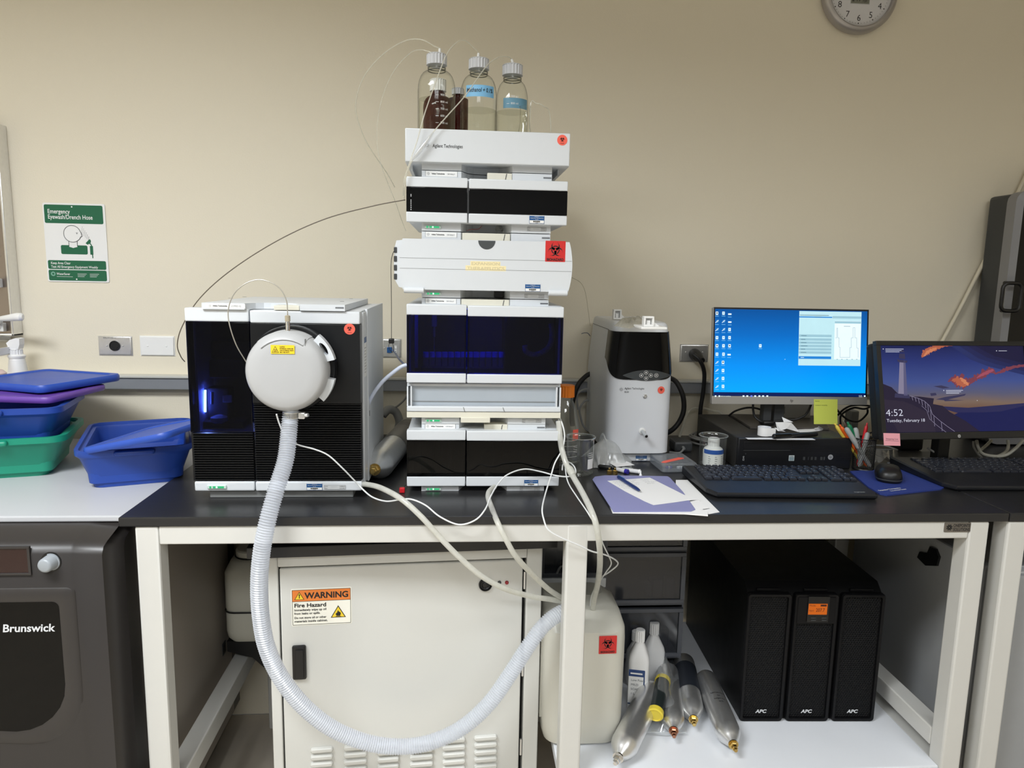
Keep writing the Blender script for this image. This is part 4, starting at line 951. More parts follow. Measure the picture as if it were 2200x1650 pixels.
hp = V((onY(628, 900, YD+0.03).x, YD+0.03, zb_+0.004))
m = M().cyl(hp, hp+V((-0.003, -0.002, -0.03)), 0.0125, n=20); build('drain_spigot', m, INSTR, so)
cl = thing('hose_clamp', 'steel worm drive hose clamp at the top of the corrugated hose', 'clamp', (hp.x, hp.y, hp.z-0.026))
z_ = hp.z-0.013
build('band', M().lathe([(0.0165, -0.006), (0.0165, 0.006), (0.0172, 0.006), (0.0172, -0.006), (0.0165, -0.006)], (hp.x-0.001, hp.y-0.001, z_), (0, 0, 1), 40, cap=False), STEEL, cl)
m = M()
for k in range(18): 
    a = R_(180+10*k); m.box(-0.0005, 0.0005, -0.0004, 0.0004, -0.0045, 0.0045, T=Matrix.Translation((hp.x-0.001+0.0174*math.cos(a), hp.y-0.001+0.0174*math.sin(a), z_)) @ Matrix.Rotation(a+PI/2, 4, 'Z'))
build('band_slots', m, GREYD, cl)
build('screw_housing', M().box(hp.x+0.014, hp.x+0.027, hp.y-0.012, hp.y-0.001, z_-0.007, z_+0.006, 0.002).cyl((hp.x+0.026, hp.y-0.007, z_), (hp.x+0.033, hp.y-0.009, z_+0.001), 0.0042, n=8), STEEL, cl)
# corrugated hose
HOSE = glass('corrugated_clear', (244, 247, 252), gloss=0.26, base=0.14, edge=0.4, haze=0.5, hazecol=(238, 241, 247))
hpts = [hp+V((-0.001, -0.001, -0.004)), hp+V((-0.004, -0.006, -0.03))]+[onY(x, y, yy) for x, y, yy in ((614, 985, 1.40), (594, 1050, 1.372), (576, 1115, 1.352), (563, 1180, 1.345), (557, 1250, 1.345), (560, 1320, 1.35), (573, 1390, 1.355), (603, 1455, 1.36), (650, 1515, 1.365), (710, 1563, 1.37), (780, 1593, 1.375), (850, 1604, 1.38), (920, 1596, 1.385), (990, 1565, 1.395), (1050, 1512, 1.405), (1095, 1450, 1.415), (1135, 1388, 1.425), (1172, 1340, 1.44), (1215, 1312, 1.462))]+[onY(1250, 1312, 1.47)]
raw = spline(hpts, 40); L_ = [0]
for a, b in zip(raw[:-1], raw[1:]): L_.append(L_[-1]+(b-a).length)
step = 0.00122; pts = []; rad = []; j = 0; k = 0; tot = L_[-1]; pit = 0.00488
while k*step < tot:
    d = k*step
    while j < len(L_)-2 and L_[j+1] < d: j += 1
    t = (d-L_[j])/max(1e-9, L_[j+1]-L_[j]); pts.append(raw[j].lerp(raw[j+1], t)); rad.append(0.0155+0.0013*math.cos(2*PI*d/pit)); k += 1
single('corrugated_hose', M().tube(pts, rad, 22, cap=False), HOSE, 'wide clear corrugated hose sweeping from the source cover down past the cabinet', 'hose')

# ------------------------------------------------------------------ drain tubes in front of the bench
VINYL = glass('vinyl_tube', (244, 244, 238), gloss=0.15, base=0.1, edge=0.45, haze=0.62, hazecol=(240, 240, 234))
WTUBE = mat('white_tube', (224, 226, 226), 0.4)
def T_(*a): return [onY(x, y, yy) for x, y, yy in a]
line('drain_tube', 'milky drain tube from the mass spectrometer corner to the jug', T_((768, 1040, 1.53), (790, 1041, 1.49), (820, 1049, 1.44), (862, 1072, 1.385), (905, 1110, 1.365), (950, 1160, 1.36), (990, 1200, 1.36), (1035, 1238, 1.365), (1085, 1265, 1.38), (1140, 1281, 1.42), (1185, 1288, 1.455), (1225, 1296, 1.475)), 0.0056, VINYL, 8, 12)
line('drain_tube', 'milky drain tube from under the pump module to the jug', T_((1062, 1046, 1.53), (1051, 1056, 1.50), (1049, 1070, 1.475), (1058, 1095, 1.42), (1068, 1120, 1.375), (1085, 1155, 1.36), (1108, 1195, 1.365), (1140, 1230, 1.39), (1180, 1267, 1.44), (1220, 1292, 1.475)), 0.0056, VINYL, 8, 12)
line('drain_tube', 'thick milky drain tube right of the tower dropping into the jug', T_((1200, 905, 1.56), (1203, 935, 1.548), (1207, 965, 1.54), (1218, 1000, 1.52), (1232, 1025, 1.49), (1250, 1056, 1.44), (1268, 1092, 1.385), (1280, 1125, 1.362), (1287, 1165, 1.37), (1289, 1210, 1.41), (1284, 1255, 1.47), (1276, 1290, 1.53), (1272, 1335, 1.56)), 0.0062, VINYL, 8, 12)
p = onY(1226, 1012, 1.505); d = (onY(1236, 1030, 1.48)-onY(1216, 995, 1.525)).normalized()
single('tube_joint', M().lathe([(0.0066, -0.012), (0.0085, -0.006), (0.0085, 0.0), (0.0075, 0.001), (0.0075, 0.003), (0.0085, 0.004), (0.008, 0.01), (0.0066, 0.014)], p, d, 14, cap=False), VINYL, 'milky straight connector on the thick drain tube', 'connector')
line('white_line', 'thin white line wandering from the source over the bench edge to the right', T_((594, 890, 1.41), (600, 910, 1.42), (610, 930, 1.43), (630, 950, 1.44), (648, 958, 1.445), (675, 965, 1.45), (705, 978, 1.455), (735, 1005, 1.46), (763, 1034, 1.475), (778, 1050, 1.475), (800, 1068, 1.45), (830, 1077, 1.42), (862, 1073, 1.39), (885, 1073, 1.377), (915, 1086, 1.37), (945, 1110, 1.363), (985, 1127, 1.36), (1020, 1118, 1.362), (1042, 1095, 1.375), (1055, 1065, 1.43), (1070, 1040, 1.475), (1090, 1020, 1.5), (1125, 1008, 1.52), (1160, 1013, 1.53), (1195, 1022, 1.52), (1222, 1024, 1.51), (1236, 1017, 1.52), (1234, 1003, 1.54), (1222, 993, 1.56), (1210, 997, 1.56), (1208, 1010, 1.54)), 0.0016, WTUBE, 6, 7)
line('white_line', 'thin white line from behind the tower hanging over the bench front', T_((1196, 890, 1.60), (1206, 905, 1.56), (1213, 935, 1.545), (1208, 965, 1.54), (1192, 995, 1.53), (1183, 1025, 1.515), (1172, 1060, 1.46), (1165, 1092, 1.39), (1168, 1115, 1.365), (1178, 1138, 1.355), (1205, 1155, 1.355), (1245, 1172, 1.36), (1270, 1184, 1.37), (1300, 1192, 1.40), (1322, 1203, 1.44), (1327, 1213, 1.47), (1310, 1228, 1.49), (1290, 1242, 1.51), (1279, 1262, 1.53), (1270, 1285, 1.55), (1268, 1310, 1.56)), 0.0016, WTUBE, 6, 7)
line('white_line', 'thin white line beside the thick drain tube right of the tower', T_((1200, 900, 1.57), (1210, 950, 1.55), (1214, 1000, 1.53), (1220, 1035, 1.5), (1240, 1068, 1.44), (1262, 1100, 1.385), (1285, 1140, 1.362), (1296, 1170, 1.385), (1308, 1195, 1.42), (1313, 1212, 1.45), (1300, 1232, 1.48), (1283, 1260, 1.53), (1272, 1300, 1.555)), 0.0014, WTUBE, 6, 7)
line('gas_line', 'blue white gas line curving from the canister up to the autosampler', T_((804, 1018, 1.66), (794, 1010, 1.655), (786, 990, 1.65), (780, 960, 1.64), (779, 925, 1.63), (786, 885, 1.62), (800, 850, 1.60), (822, 820, 1.59), (845, 800, 1.58), (862, 788, 1.575), (874, 784, 1.575)), 0.0042, mat('pale_blue_tube', (206, 214, 232), 0.35), 8, 10)
line('ethernet_cable', 'short blue network cable from the data outlet to the tower', T_((843, 752, 2.12), (848, 757, 2.06), (858, 772, 1.85), (869, 783, 1.7), (874, 787, 1.66)), 0.0025, mat('net_blue', (52, 84, 140), 0.4))
t = thing('sensor_cable', 'thin black cable hanging beside the tower with a square clip', 'cable', tuple(onY(843, 735, 1.6)))
build('cable', M().tube(spline(T_((846, 540, 1.553), (842, 552, 1.552), (840, 575, 1.556), (841, 650, 1.57), (841, 728, 1.60)), 8), 0.0007, 6), BLACK, t)
p = onY(841, 732, 1.6); build('clip', M().box(p.x-0.006, p.x+0.006, 1.595, 1.606, p.z-0.006, p.z+0.005, 0.002), BLACK, t)
build('tail', M().tube(spline(T_((838, 735, 1.6), (835, 744, 1.6), (838, 752, 1.6), (844, 757, 1.6), (846, 748, 1.6), (843, 737, 1.6)), 5), 0.0006, 6), BLACK, t)
line('thin_wire', 'fine wire drooping on the wall right of the tower', T_((1228, 596, 1.7), (1248, 608, 1.9), (1258, 630, 2.0), (1264, 670, 2.0), (1268, 700, 2.0)), 0.0006, mat('wire_tan', (170, 160, 130), 0.5), 6, 5)
# red stopper and small cable by the pump
t = thing('red_stopper', 'small red stopper on a wire lying left of the pump module', 'stopper', tuple(onZ(864, 1055, 0.9)))
p = onZ(864, 1054, 0.905); build('stopper', M().box(p.x-0.006, p.x+0.006, p.y-0.005, p.y+0.005, 0.9005, 0.912, 0.002), mat('stopper_red', (190, 24, 36), 0.35), t)
build('wire', M().tube(spline([p+V((0.003, 0, 0.004)), onZ(871, 1043, 0.905), onZ(878, 1036, 0.904)], 5), 0.0007, 6), CHROME, t)

# ------------------------------------------------------------------ gas canister left of the pump
def canister(name, label, base_px, tip_px, zc, r, tip_m=BRASS, bands=(), prints=None, group=None, L=None, top='chrome'):
    a, b = V(base_px), V(tip_px); ax = (b-a); ln = ax.length
    t = thing(name, label, 'cylinder', (a.x, a.y, min(a.z, b.z)-r), group=group)
    prof = [(r*0.25, 0), (r*0.75, 0.006), (r*0.95, 0.016), (r, 0.028), (r, ln-0.062), (r*0.96, ln-0.052), (r*0.62, ln-0.03), (r*0.34, ln-0.02), (r*0.28, ln-0.012)]
    build('body', M().lathe(prof, a, ax, 28), STEEL, t)
    d = ax.normalized(); tip = a+d*(ln-0.012)
    m = M().lathe([(r*0.34, 0), (r*0.34, 0.004), (r*0.24, 0.006), (r*0.24, 0.013), (r*0.16, 0.014), (r*0.16, 0.02)], tip, d, 6, 0, False); m.lathe([(r*0.4, -0.003), (r*0.4, 0)], tip, d, 16)
    build('valve', m, tip_m, t)
    build('end_stud', M().lathe([(r*0.16, -0.012), (r*0.2, -0.006), (r*0.12, -0.004), (r*0.16, 0.002)], a, d, 10), CHROME, t)
    for z0_, z1_, mm, nm in bands: build(nm, M().lathe([(r+0.0006, z0_*ln), (r+0.0006, z1_*ln)], a, d, 28, cap=False), mm, t)
    if prints:
        u, v, _ = frame_of(ax); m = M()
        # direction on the skin that faces up and forward
        n0 = (V((0, -0.75, 0.9))-d*V((0, -0.75, 0.9)).dot(d)).normalized(); s0 = d.cross(n0)
        for k, s in enumerate(prints[0]):
            vs, fs, tw = text_mesh(s, 0.0, 0.25); kk = 0.0055/0.69
            m.add([a+d*(ln*prints[1]+0.012*k)+d*(-p.y*kk)+n0*(math.cos((p.x-tw/2)*kk/r)*(r+0.0006))+s0*(math.sin((p.x-tw/2)*kk/r)*(r+0.0006)) for p in vs], fs)
        build('writing', m, INK, t)
    return t
zc = 0.935
canister('gas_canister', 'steel gas canister with brass valve lying left of the pump on the bench', onZ(895, 905, zc), onZ(802, 1012, 0.935), zc, 0.0345, BRASS, ((0.25, 0.62, mat('print_panel', (150, 147, 142), 0.4, metal=0.7), 'print_panel'),), (('ARGON', 'HIGH PURITY', 'REFILL'), 0.34))
line('cable', 'grey cable running along the bench behind the canister', [onZ(820, 915, 0.903), onZ(840, 923, 0.903), onZ(860, 932, 0.903), onZ(872, 936, 0.903)], 0.0035, CORDG)
line('cable', 'grey coiled hose looping behind the mass spectrometer', T_((822, 892, 2.02), (835, 880, 2.03), (850, 885, 2.04), (858, 905, 2.04), (856, 920, 2.04)), 0.012, mat('hose_grey2', (128, 128, 126), 0.5), 8, 12)
line('cable', 'pale cable rising behind the canister to the tower', T_((826, 888, 2.06), (846, 878, 2.05), (866, 862, 2.0), (878, 845, 1.97)), 0.003, CORDG)
line('ethernet_cable', 'dark blue cable end tucked beside the tower foot', T_((1196, 905, 1.62), (1200, 930, 1.63), (1203, 945, 1.64)), 0.003, mat('net_blue', (52, 84, 140), 0.4))
# ------------------------------------------------------------------ incubator at the left
ix0, ix1 = -2.05, -0.656; ZI = 0.893
inc = thing('incubator_shaker', 'large grey incubator shaker with white top at the left edge', 'lab appliance', ((ix0+ix1)/2, 1.7, 0))
GRB = mat('taupe_shell', (48, 45, 44), 0.38, var=0.03); GRB2 = mat('side_taupe', (158, 150, 140), 0.5)
top = M().box(ix0, ix1, 1.418, 2.09, ZI-0.012, ZI, 0.003); build('top_deck', top, mat('deck_white', (190, 191, 194), 0.35, var=0.02, scale=8), inc, label='white top deck')
YI = 1.335
prof = [(2.09, ZI-0.0125), (1.425, ZI-0.0125), (1.405, ZI-0.014), (1.36, 0.868), (1.343, 0.862), (YI, 0.848), (YI, 0.12), (1.38, 0.08), (2.09, 0.08)]
xk = onY(150, 1140, YI).x; xe = ix1-0.03
m = M(); loops = []
def prof_at(x, dy, dz):
    return [(x, min(2.09, y+(dy if y < 1.42 else 0)), z+(dz if z > 0.84 and y < 1.41 else 0)) for y, z in prof]
for x, dy, dz in ((ix0, 0, 0), (xk-0.004, 0, 0), (xk, 0.003, -0.001), (xk+0.05, 0.008, -0.006), (xe-0.01, 0.012, -0.01), (xe+0.01, 0.022, -0.012), (xe+0.024, 0.045, -0.014), (ix1, 0.08, -0.016)): loops.append(prof_at(x, dy, dz))
m.loft(loops, 0, True)
build('shell', m, GRB, inc)
build('side_panel', M().box(ix1-0.001, ix1+0.004, 1.47, 2.02, 0.09, ZI-0.014), GRB2, inc)
p = onX(481, 1392, ix1+0.004); m = M().box(ix1+0.004, ix1+0.0055, p.y-0.014, p.y+0.014, p.z-0.018, p.z+0.018, 0.001).box(ix1+0.005, ix1+0.006, p.y-0.009, p.y+0.006, p.z-0.012, p.z+0.012, 0, 1)
build('side_socket', m, [GREYD, BLACK], inc)
for x in (ix0+0.1, ix1-0.1): build('foot', M().cyl((x, 1.45, 0), (x, 1.45, 0.081), 0.03), RUBK, inc)
def I_(x, y): return onY(x, y, YI)
# window outline
a, b = I_(-260, 1293), I_(127, 1560); rb = 0.085; rt = 0.012
def wout(off):
    x0, x1, z0, z1 = a.x-off, I_(134, 1400).x+off, I_(40, 1560).z-off, I_(60, 1294).z+off; pts = []
    for cx, cz, r_, an in ((x1-rt, z1-rt, rt, 0), (x0+rt, z1-rt, rt, 90), (x0+rb, z0+rb, rb, 180), (x1-rb-0.01, z0+rb, rb+0.01, 270)):
        for k in range(7): t = R_(an+15*k); pts.append((cx+r_*math.cos(t)+(0.0), cz+r_*math.sin(t)))
    return pts
m = M().loft([[(x, YI+0.002, z) for x, z in wout(0.03)], [(x, YI-0.002, z) for x, z in wout(0.026)], [(x, YI-0.003, z) for x, z in wout(0.008)], [(x, YI-0.0005, z) for x, z in wout(0.0)]], 0, True, False, False)
build('window_bezel', m, GRB, inc)
build('window', M().prism(wout(0.0005), 'y', YI-0.0012, YI+0.001), mat('window_black', (5, 5, 5), 0.03, spec=0.22), inc, label='dark glass window')
f = Flat(I_(6, 1357)+V((0, -0.0014, 0)), (1, 0, 0), (0, 0, 1)); f.text('Brunswick', 0, 0, I_(6, 1341).z-I_(6, 1357).z, 0, 1, I_(120, 1357).x-I_(6, 1357).x, bold=0.022, shear=0.12); f.text('New', -0.075, 0, I_(6, 1341).z-I_(6, 1357).z, 0, 1, 0.062, bold=0.022, shear=0.12)
build('maker_print', f, mat('print_silver', (205, 207, 210), 0.4), inc)
a, b = I_(-120, 1232), I_(60, 1176)
build('display_bezel', M().frame(a.x, b.x+0.004, a.z-0.004, b.z+0.003, YI-0.004, YI+0.002, 0.0045, bev=0.001), GRB, inc)
build('display', M().box(a.x, b.x, YI-0.0015, YI+0.001, a.z, b.z), mat('display_maroon', (44, 26, 24), 0.1), inc, label='dark maroon display')
p = I_(110, 1207); build('knob', M().lathe([(0.0165, 0), (0.0165, 0.002), (0.0145, 0.002), (0.0135, 0.018), (0.012, 0.021), (0.009, 0.0222), (0.001, 0.0222)], p+V((0, 0.001, 0)), (-0.12, -1, -0.03), 28), mat('knob_grey', (150, 156, 162), 0.35), inc)
build('knob_ring', M().lathe([(0.019, 0), (0.0185, 0.0012), (0.016, 0.0012)], p+V((0, 0.0005, 0)), (0, -1, 0), 28), BLACK, inc)

# ------------------------------------------------------------------ tubs and lids
def tub(name, label, loc, rz, w, d, h, colm, taper=0.8, rot=None, lips=True, dy=1.0):
    t = thing(name, label, 'tub', loc, rz, rot=rot)
    def lp(k, z, r, ins=0): return [(x, y, z) for x, y in rrect(w*k-2*ins, d*(1-(1-k)*dy)-2*ins, r)]
    m = M().loft([lp(taper, 0, 0.02), lp(taper+0.01, 0.003, 0.024), lp(0.93, h*0.78, 0.03), lp(0.945, h*0.8, 0.03), lp(1, h*0.86, 0.035), lp(1.0, h, 0.035), lp(1.0, h, 0.033, 0.002), lp(0.93, h, 0.028), lp(0.92, h*0.93, 0.028), lp(0.86, h*0.92, 0.025), lp(0.84, h*0.85, 0.025), lp(0.79, h*0.12, 0.02)], 0, True)
    build('body', m, colm, t, True)
    if lips:
        for s in (-1, 1): build('handle_lip', M().box(-w*0.17, w*0.17, s*(d*0.5+0.004)-0.008, s*(d*0.5+0.004)+0.008, h*0.84, h*0.985, 0.006, seg=3), colm, t, True)
    return t
def lid(name, label, loc, rot, w, d, colm, th=0.02):
    t = thing(name, label, 'lid', loc, rot=rot)
    lp = lambda k, z, r: [(x, y, z) for x, y in rrect(w*k, d*k, r)]
    build('plate', M().loft([lp(0.975, 0, 0.02), lp(1, 0.004, 0.025), lp(1, th-0.004, 0.025), lp(0.975, th, 0.02), lp(0.88, th, 0.02), lp(0.86, th-0.003, 0.02)], 0, True), colm, t, True)
    return t
TBL = mat('tub_blue', (30, 66, 152), 0.42, var=0.03, sub=0.0); TGR = mat('tub_green', (24, 140, 112), 0.42); TPU = mat('lid_purple', (104, 66, 160), 0.42); TBL2 = mat('lid_blue', (40, 78, 172), 0.42)
tub('ice_tub', 'green ice tub at the bottom of the left stack', (-1.094, 1.762, ZI), R_(16), 0.335, 0.245, 0.097, TGR, 0.72)
tub('ice_tub', 'blue ice tub nested in the green tub, left stack', (-1.092, 1.765, ZI+0.070), R_(13), 0.335, 0.245, 0.095, TBL, 0.72)
lid('tub_lid', 'purple tub lid on the nested blue tub, left stack', (-1.043, 1.824, 1.0640), (0, 0, R_(-8)), 0.262, 0.22, TPU, 0.014)
lid('tub_lid', 'blue tub lid on top of the left stack', (-1.052, 1.905, 1.0790), (R_(0.6), R_(-1), R_(-25)), 0.285, 0.228, TBL2, 0.018)
tub('ice_tub', 'single blue ice tub beside the mass spectrometer', (-0.770, 1.772, ZI+0.0005), R_(20), 0.24, 0.335, 0.087, TBL, 0.72, dy=0.4)
A_ = V((-0.815, 1.585, 0.972)); E_ = Euler((0, R_(-13), R_(-13))); c_ = A_+E_.to_matrix() @ V((0.107, 0.122, 0))
lid('tub_lid', 'blue lid lying tilted inside the single blue tub', tuple(c_), tuple(E_), 0.215, 0.245, TBL2, 0.014)

# spray bottle
p = onY(38, 790, 2.06); sp = thing('spray_bottle', 'white trigger spray bottle behind the left tub stack', 'bottle', (p.x, 2.06, ZI))
zN = onY(38, 764, 2.06).z; zsb = onY(38, 808, 2.06).z; WPL = mat('bottle_white', (232, 232, 232), 0.4)
prof = [(0.02, 0.001), (0.043, 0), (0.045, 0.006), (0.045, zsb-ZI-0.07), (0.042, zsb-ZI-0.03), (0.034, zsb-ZI), (0.027, zsb-ZI+0.008)]
for k in range(7): z = zsb-ZI+0.01+k*(zN-zsb-0.015)/7; prof += [(0.0245-0.0008*k, z), (0.0232-0.0008*k, z+0.0025)]
prof += [(0.021, zN-ZI-0.004), (0.0215, zN-ZI), (0.016, zN-ZI+0.004)]
build('bottle', M().lathe(prof, (p.x, 2.06, ZI), n=24), WPL, sp)
build('collar', ribbed_cap((p.x, 2.06, zN+0.001), 0.0155, 0.018, 30), WPL, sp)
z = zN+0.019; m = M().prism([(p.x-0.018, z+0.016), (p.x-0.014, z+0.006), (p.x-0.012, z), (p.x+0.012, z), (p.x+0.016, z+0.012), (p.x+0.017, z+0.028), (p.x+0.008, z+0.03), (p.x-0.008, z+0.025)], 'y', 2.048, 2.072)
build('trigger_head', m, WPL, sp)
build('trigger', M().prism([(p.x-0.014, z+0.006), (p.x-0.010, z+0.006), (p.x-0.013, z-0.012), (p.x-0.019, z-0.016)], 'y', 1.964, 2.066), WPL, sp)
p = onY(0, 803, 2.0); jb = thing('pink_bottle', 'pink capped bottle peeking over the tubs at the left edge', 'bottle', (p.x-0.01, 2.0, ZI))
build('bottle', M().lathe([(0.03, 0), (0.034, 0.004), (0.034, p.z-ZI-0.03), (0.026, p.z-ZI-0.012), (0.02, p.z-ZI-0.006)], (p.x-0.01, 2.0, ZI), n=20), mat('pink_plastic', (186, 96, 104), 0.4), jb)
build('cap', M().lathe([(0.024, 0), (0.024, 0.008), (0.016, 0.016), (0.001, 0.018)], (p.x-0.01, 2.0, p.z-0.006), n=20), mat('pink_cap', (214, 190, 186), 0.4), jb)
# ------------------------------------------------------------------ white pump cabinet under the bench
CABW = mat('cabinet_white', (206, 206, 201), 0.34, var=0.004, scale=6)
cabn = thing('pump_cabinet', 'white metal cabinet with black top and fire hazard label under the bench', 'cabinet', (-0.396, 1.472, 0), R_(4.1))
def K(px, py, y=0.0): return onL(cabn, px, py, 1, y)
cw = K(1163, 1300).x; x0 = 0.0
dl, dr = K(601, 1300).x, K(1126, 1300).x; dt = K(860, 1212).z
build('top_slab', M().box(-0.037, cw+0.03, -0.016, 0.46, 0.7865, 0.811, 0.002), EPOXY, cabn, True, label='black top slab')
m = M().box(0, dl-0.002, 0, 0.44, 0.03, 0.786, 0.003); m.box(dr+0.004, cw, 0, 0.44, 0.03, 0.786, 0.003); m.box(dl-0.002, dr+0.004, 0, 0.44, dt+0.003, 0.786, 0.002); m.box(dl-0.002, dr+0.004, 0, 0.44, 0.03, 0.09, 0.002)
m.box(dl-0.002, dr+0.004, 0.03, 0.44, 0.09, dt+0.003, 0, 1)
build('body', m, [CABW, BLACKM], cabn, True)
door_ = build('door', M().box(dl+0.001, dr-0.004, 0.0015, 0.022, 0.095, dt-0.001, 0.003), CABW, cabn, True)
for i, (pxa, pxb) in enumerate(((667, 716), (738, 789), (810, 858), (880, 931), (950, 1000), (1018, 1068))):
    for k in range(6):
        py = 1612-5.2*i+15.5*k; a, b = K(pxa, py), K(pxb, py); zc = a.z; h = 0.0115
        lp = lambda w_, hh, y: [((a.x+b.x)/2+x, y, zc+z) for x, z in rrect((b.x-a.x)*w_, hh, hh*0.49, 5)]
        if k == 0 and i == 0: pass
        m = M().loft([lp(1, h, 0.0013), lp(0.97, h*0.86, -0.0045), lp(0.9, h*0.5, -0.006)], 0, True, False, True)
        build('louver', m, CABW, door_, True)
a, b = K(629, 1440), K(658, 1400); zl, zh = K(644, 1458).z, K(644, 1385).z; zm = (zl+zh)/2
m = M().box(a.x, b.x, -0.007, 0.002, zl, zh, 0.004); m.box(a.x+0.007, b.x-0.005, -0.0095, -0.006, zl+0.006, zh-0.008, 0.0015)
build('latch', m, BLACK, door_, True, label='black recessed latch')
p = K(1043, 1256); m = M().lathe([(0.0148, 0), (0.0148, 0.004), (0.013, 0.006), (0.012, 0.004), (0.009, 0.006), (0.007, 0.004), (0.004, 0.0055), (0.001, 0.0055)], (p.x, 0.0015, p.z), (0, -1, 0), 26); build('buzzer', m, BLACK, door_, True, label='round black buzzer')
for px, py, c_, nm in ((1073, 1252, GREYD, 'indicator'), (1089, 1252, mat('led_red_off', (150, 30, 40), 0.25), 'indicator')):
    p = K(px, py); build(nm, M().lathe([(0.0042, 0), (0.0042, 0.002), (0.003, 0.004), (0.001, 0.0048)], (p.x, 0.0015, p.z), (0, -1, 0), 14), c_, door_, True)
for py in (1248, 1436, 1606):
    p = K(1128, py); build('hinge', M().cyl((dr+0.0005, 0.004, p.z-0.02), (dr+0.0005, 0.004, p.z+0.02), 0.0026, n=10), STEEL, cabn, True)
# fire hazard label
o = K(627, 1348); e = K(756, 1344); tp = K(756, 1266); w_, h_ = e.x-o.x, tp.z-e.z+0.001
f = Flat((o.x, 0.0014, o.z+0.002), (1, 0, 0), (0, 0, 1)); f.slab(w_, h_, 0.0004, 0, 0.002)
f.rect(w_*0.018, h_*0.66, w_*0.982, h_*0.965, 1, 1); f.line([(w_*0.018, h_*0.03), (w_*0.982, h_*0.03), (w_*0.982, h_*0.965), (w_*0.018, h_*0.965), (w_*0.018, h_*0.03)], 0.0008, 2, 2); f.line([(w_*0.018, h_*0.66), (w_*0.982, h_*0.66)], 0.0008, 2, 2)
def tri(cx, cz, s, l):
    f.pg([(cx-s*0.6, cz-s*0.45), (cx+s*0.6, cz-s*0.45), (cx, cz+s*0.58)], 2, l); f.pg([(cx-s*0.5, cz-s*0.395), (cx+s*0.5, cz-s*0.395), (cx, cz+s*0.46)], 3, l+1)
tri(w_*0.135, h_*0.8, 0.017, 2); f.text('!', w_*0.135, h_*0.755, 0.0085, 2, 4, None, 'C', 0.04)
f.text('WARNING', w_*0.225, h_*0.735, h_*0.155, 2, 2, w_*0.72, bold=0.03)
f.text('Fire Hazard', w_*0.045, h_*0.505, h_*0.1, 2, 2, w_*0.53, bold=0.025)
for k, s in enumerate(('Immediately wipe up oil', 'from leaks or spills.', 'Do not store oil or other', 'materials inside cabinet.')): f.text(s, w_*0.045, h_*(0.405-0.095*k-(0.02 if k > 1 else 0)), h_*0.055, 2, 2, w_*(0.53, 0.43, 0.53, 0.55)[k], bold=0.02)
tri(w_*0.775, h_*0.33, 0.0265, 2); cx, cz = w_*0.775, h_*0.235
f.pg([(cx-0.0035, cz), (cx-0.0055, cz+0.004), (cx-0.0035, cz+0.0075), (cx-0.003, cz+0.0055), (cx-0.0005, cz+0.013), (cx+0.002, cz+0.008), (cx+0.0035, cz+0.0095), (cx+0.0055, cz+0.0045), (cx+0.0035, cz)], 2, 5)
f.line([(cx-0.0055, cz-0.0012), (cx+0.0055, cz-0.0012)], 0.001, 2, 5)
build('warning_label', f, [mat('label_cream', (240, 238, 226), 0.45), ORNG, INK, YELL], door_, True, label='orange and white fire hazard label')

# ------------------------------------------------------------------ waste jug
jx, jy, jz = 0.290, 1.585, 0.311
POLY = mat('polythene', (205, 203, 192), 0.38, var=0.03, scale=14)
jg = thing('waste_jug', 'big milky plastic waste jug with red biohazard sticker behind the middle leg', 'jug', (jx, jy, jz))
L_ = lambda w_, d_, r_, z, ox=0, oy=0: [(jx+ox+x, jy+oy+y, jz+z) for x, y in rrect(w_, d_, r_, 6)]
m = M().loft([L_(0.15, 0.15, 0.03, 0), L_(0.172, 0.172, 0.04, 0.006), L_(0.186, 0.186, 0.045, 0.03), L_(0.19, 0.19, 0.045, 0.06), L_(0.19, 0.19, 0.042, 0.255), L_(0.187, 0.186, 0.04, 0.28), L_(0.176, 0.155, 0.035, 0.305, -0.002, 0.014), L_(0.152, 0.09, 0.03, 0.318, -0.01, 0.042), L_(0.14, 0.07, 0.025, 0.322, -0.012, 0.046)], 0, True)
build('body', m, POLY, jg)
p = V((onY(1273, 1336, 1.556).x, 1.556, jz+0.297)); build('neck', M().lathe([(0.017, -0.012), (0.015, 0.0), (0.0165, 0.004), (0.0165, 0.012), (0.012, 0.014), (0.008, 0.012)], p, (0.1, -0.35, 1), 20), POLY, jg)
m = M()
for k in range(4): m.tube([(jx-0.0955, jy-0.05+0.014*k-0.01, jz+0.06), (jx-0.0955, jy-0.05+0.014*k-0.01, jz+0.27)], 0.0028, 6)
build('side_rib', m, POLY, jg, kind='stuff')
f = Flat(onY(1286, 1405, jy-0.0953), (1, 0, 0.02), (0, 0, 1)); w_ = onY(1324, 1405, jy-0.095).x-f.o.x; f.slab(w_, w_*1.06, 0.0004, 0, 0.001); f.bio(w_/2, w_*0.6, w_*0.4, 1); f.text('BIOHAZARD', w_/2, w_*0.06, w_*0.11, 1, 2, w_*0.8, 'C', 0.03)
build('hazard_sticker', f, [RED, INK], jg, label='square red biohazard sticker')

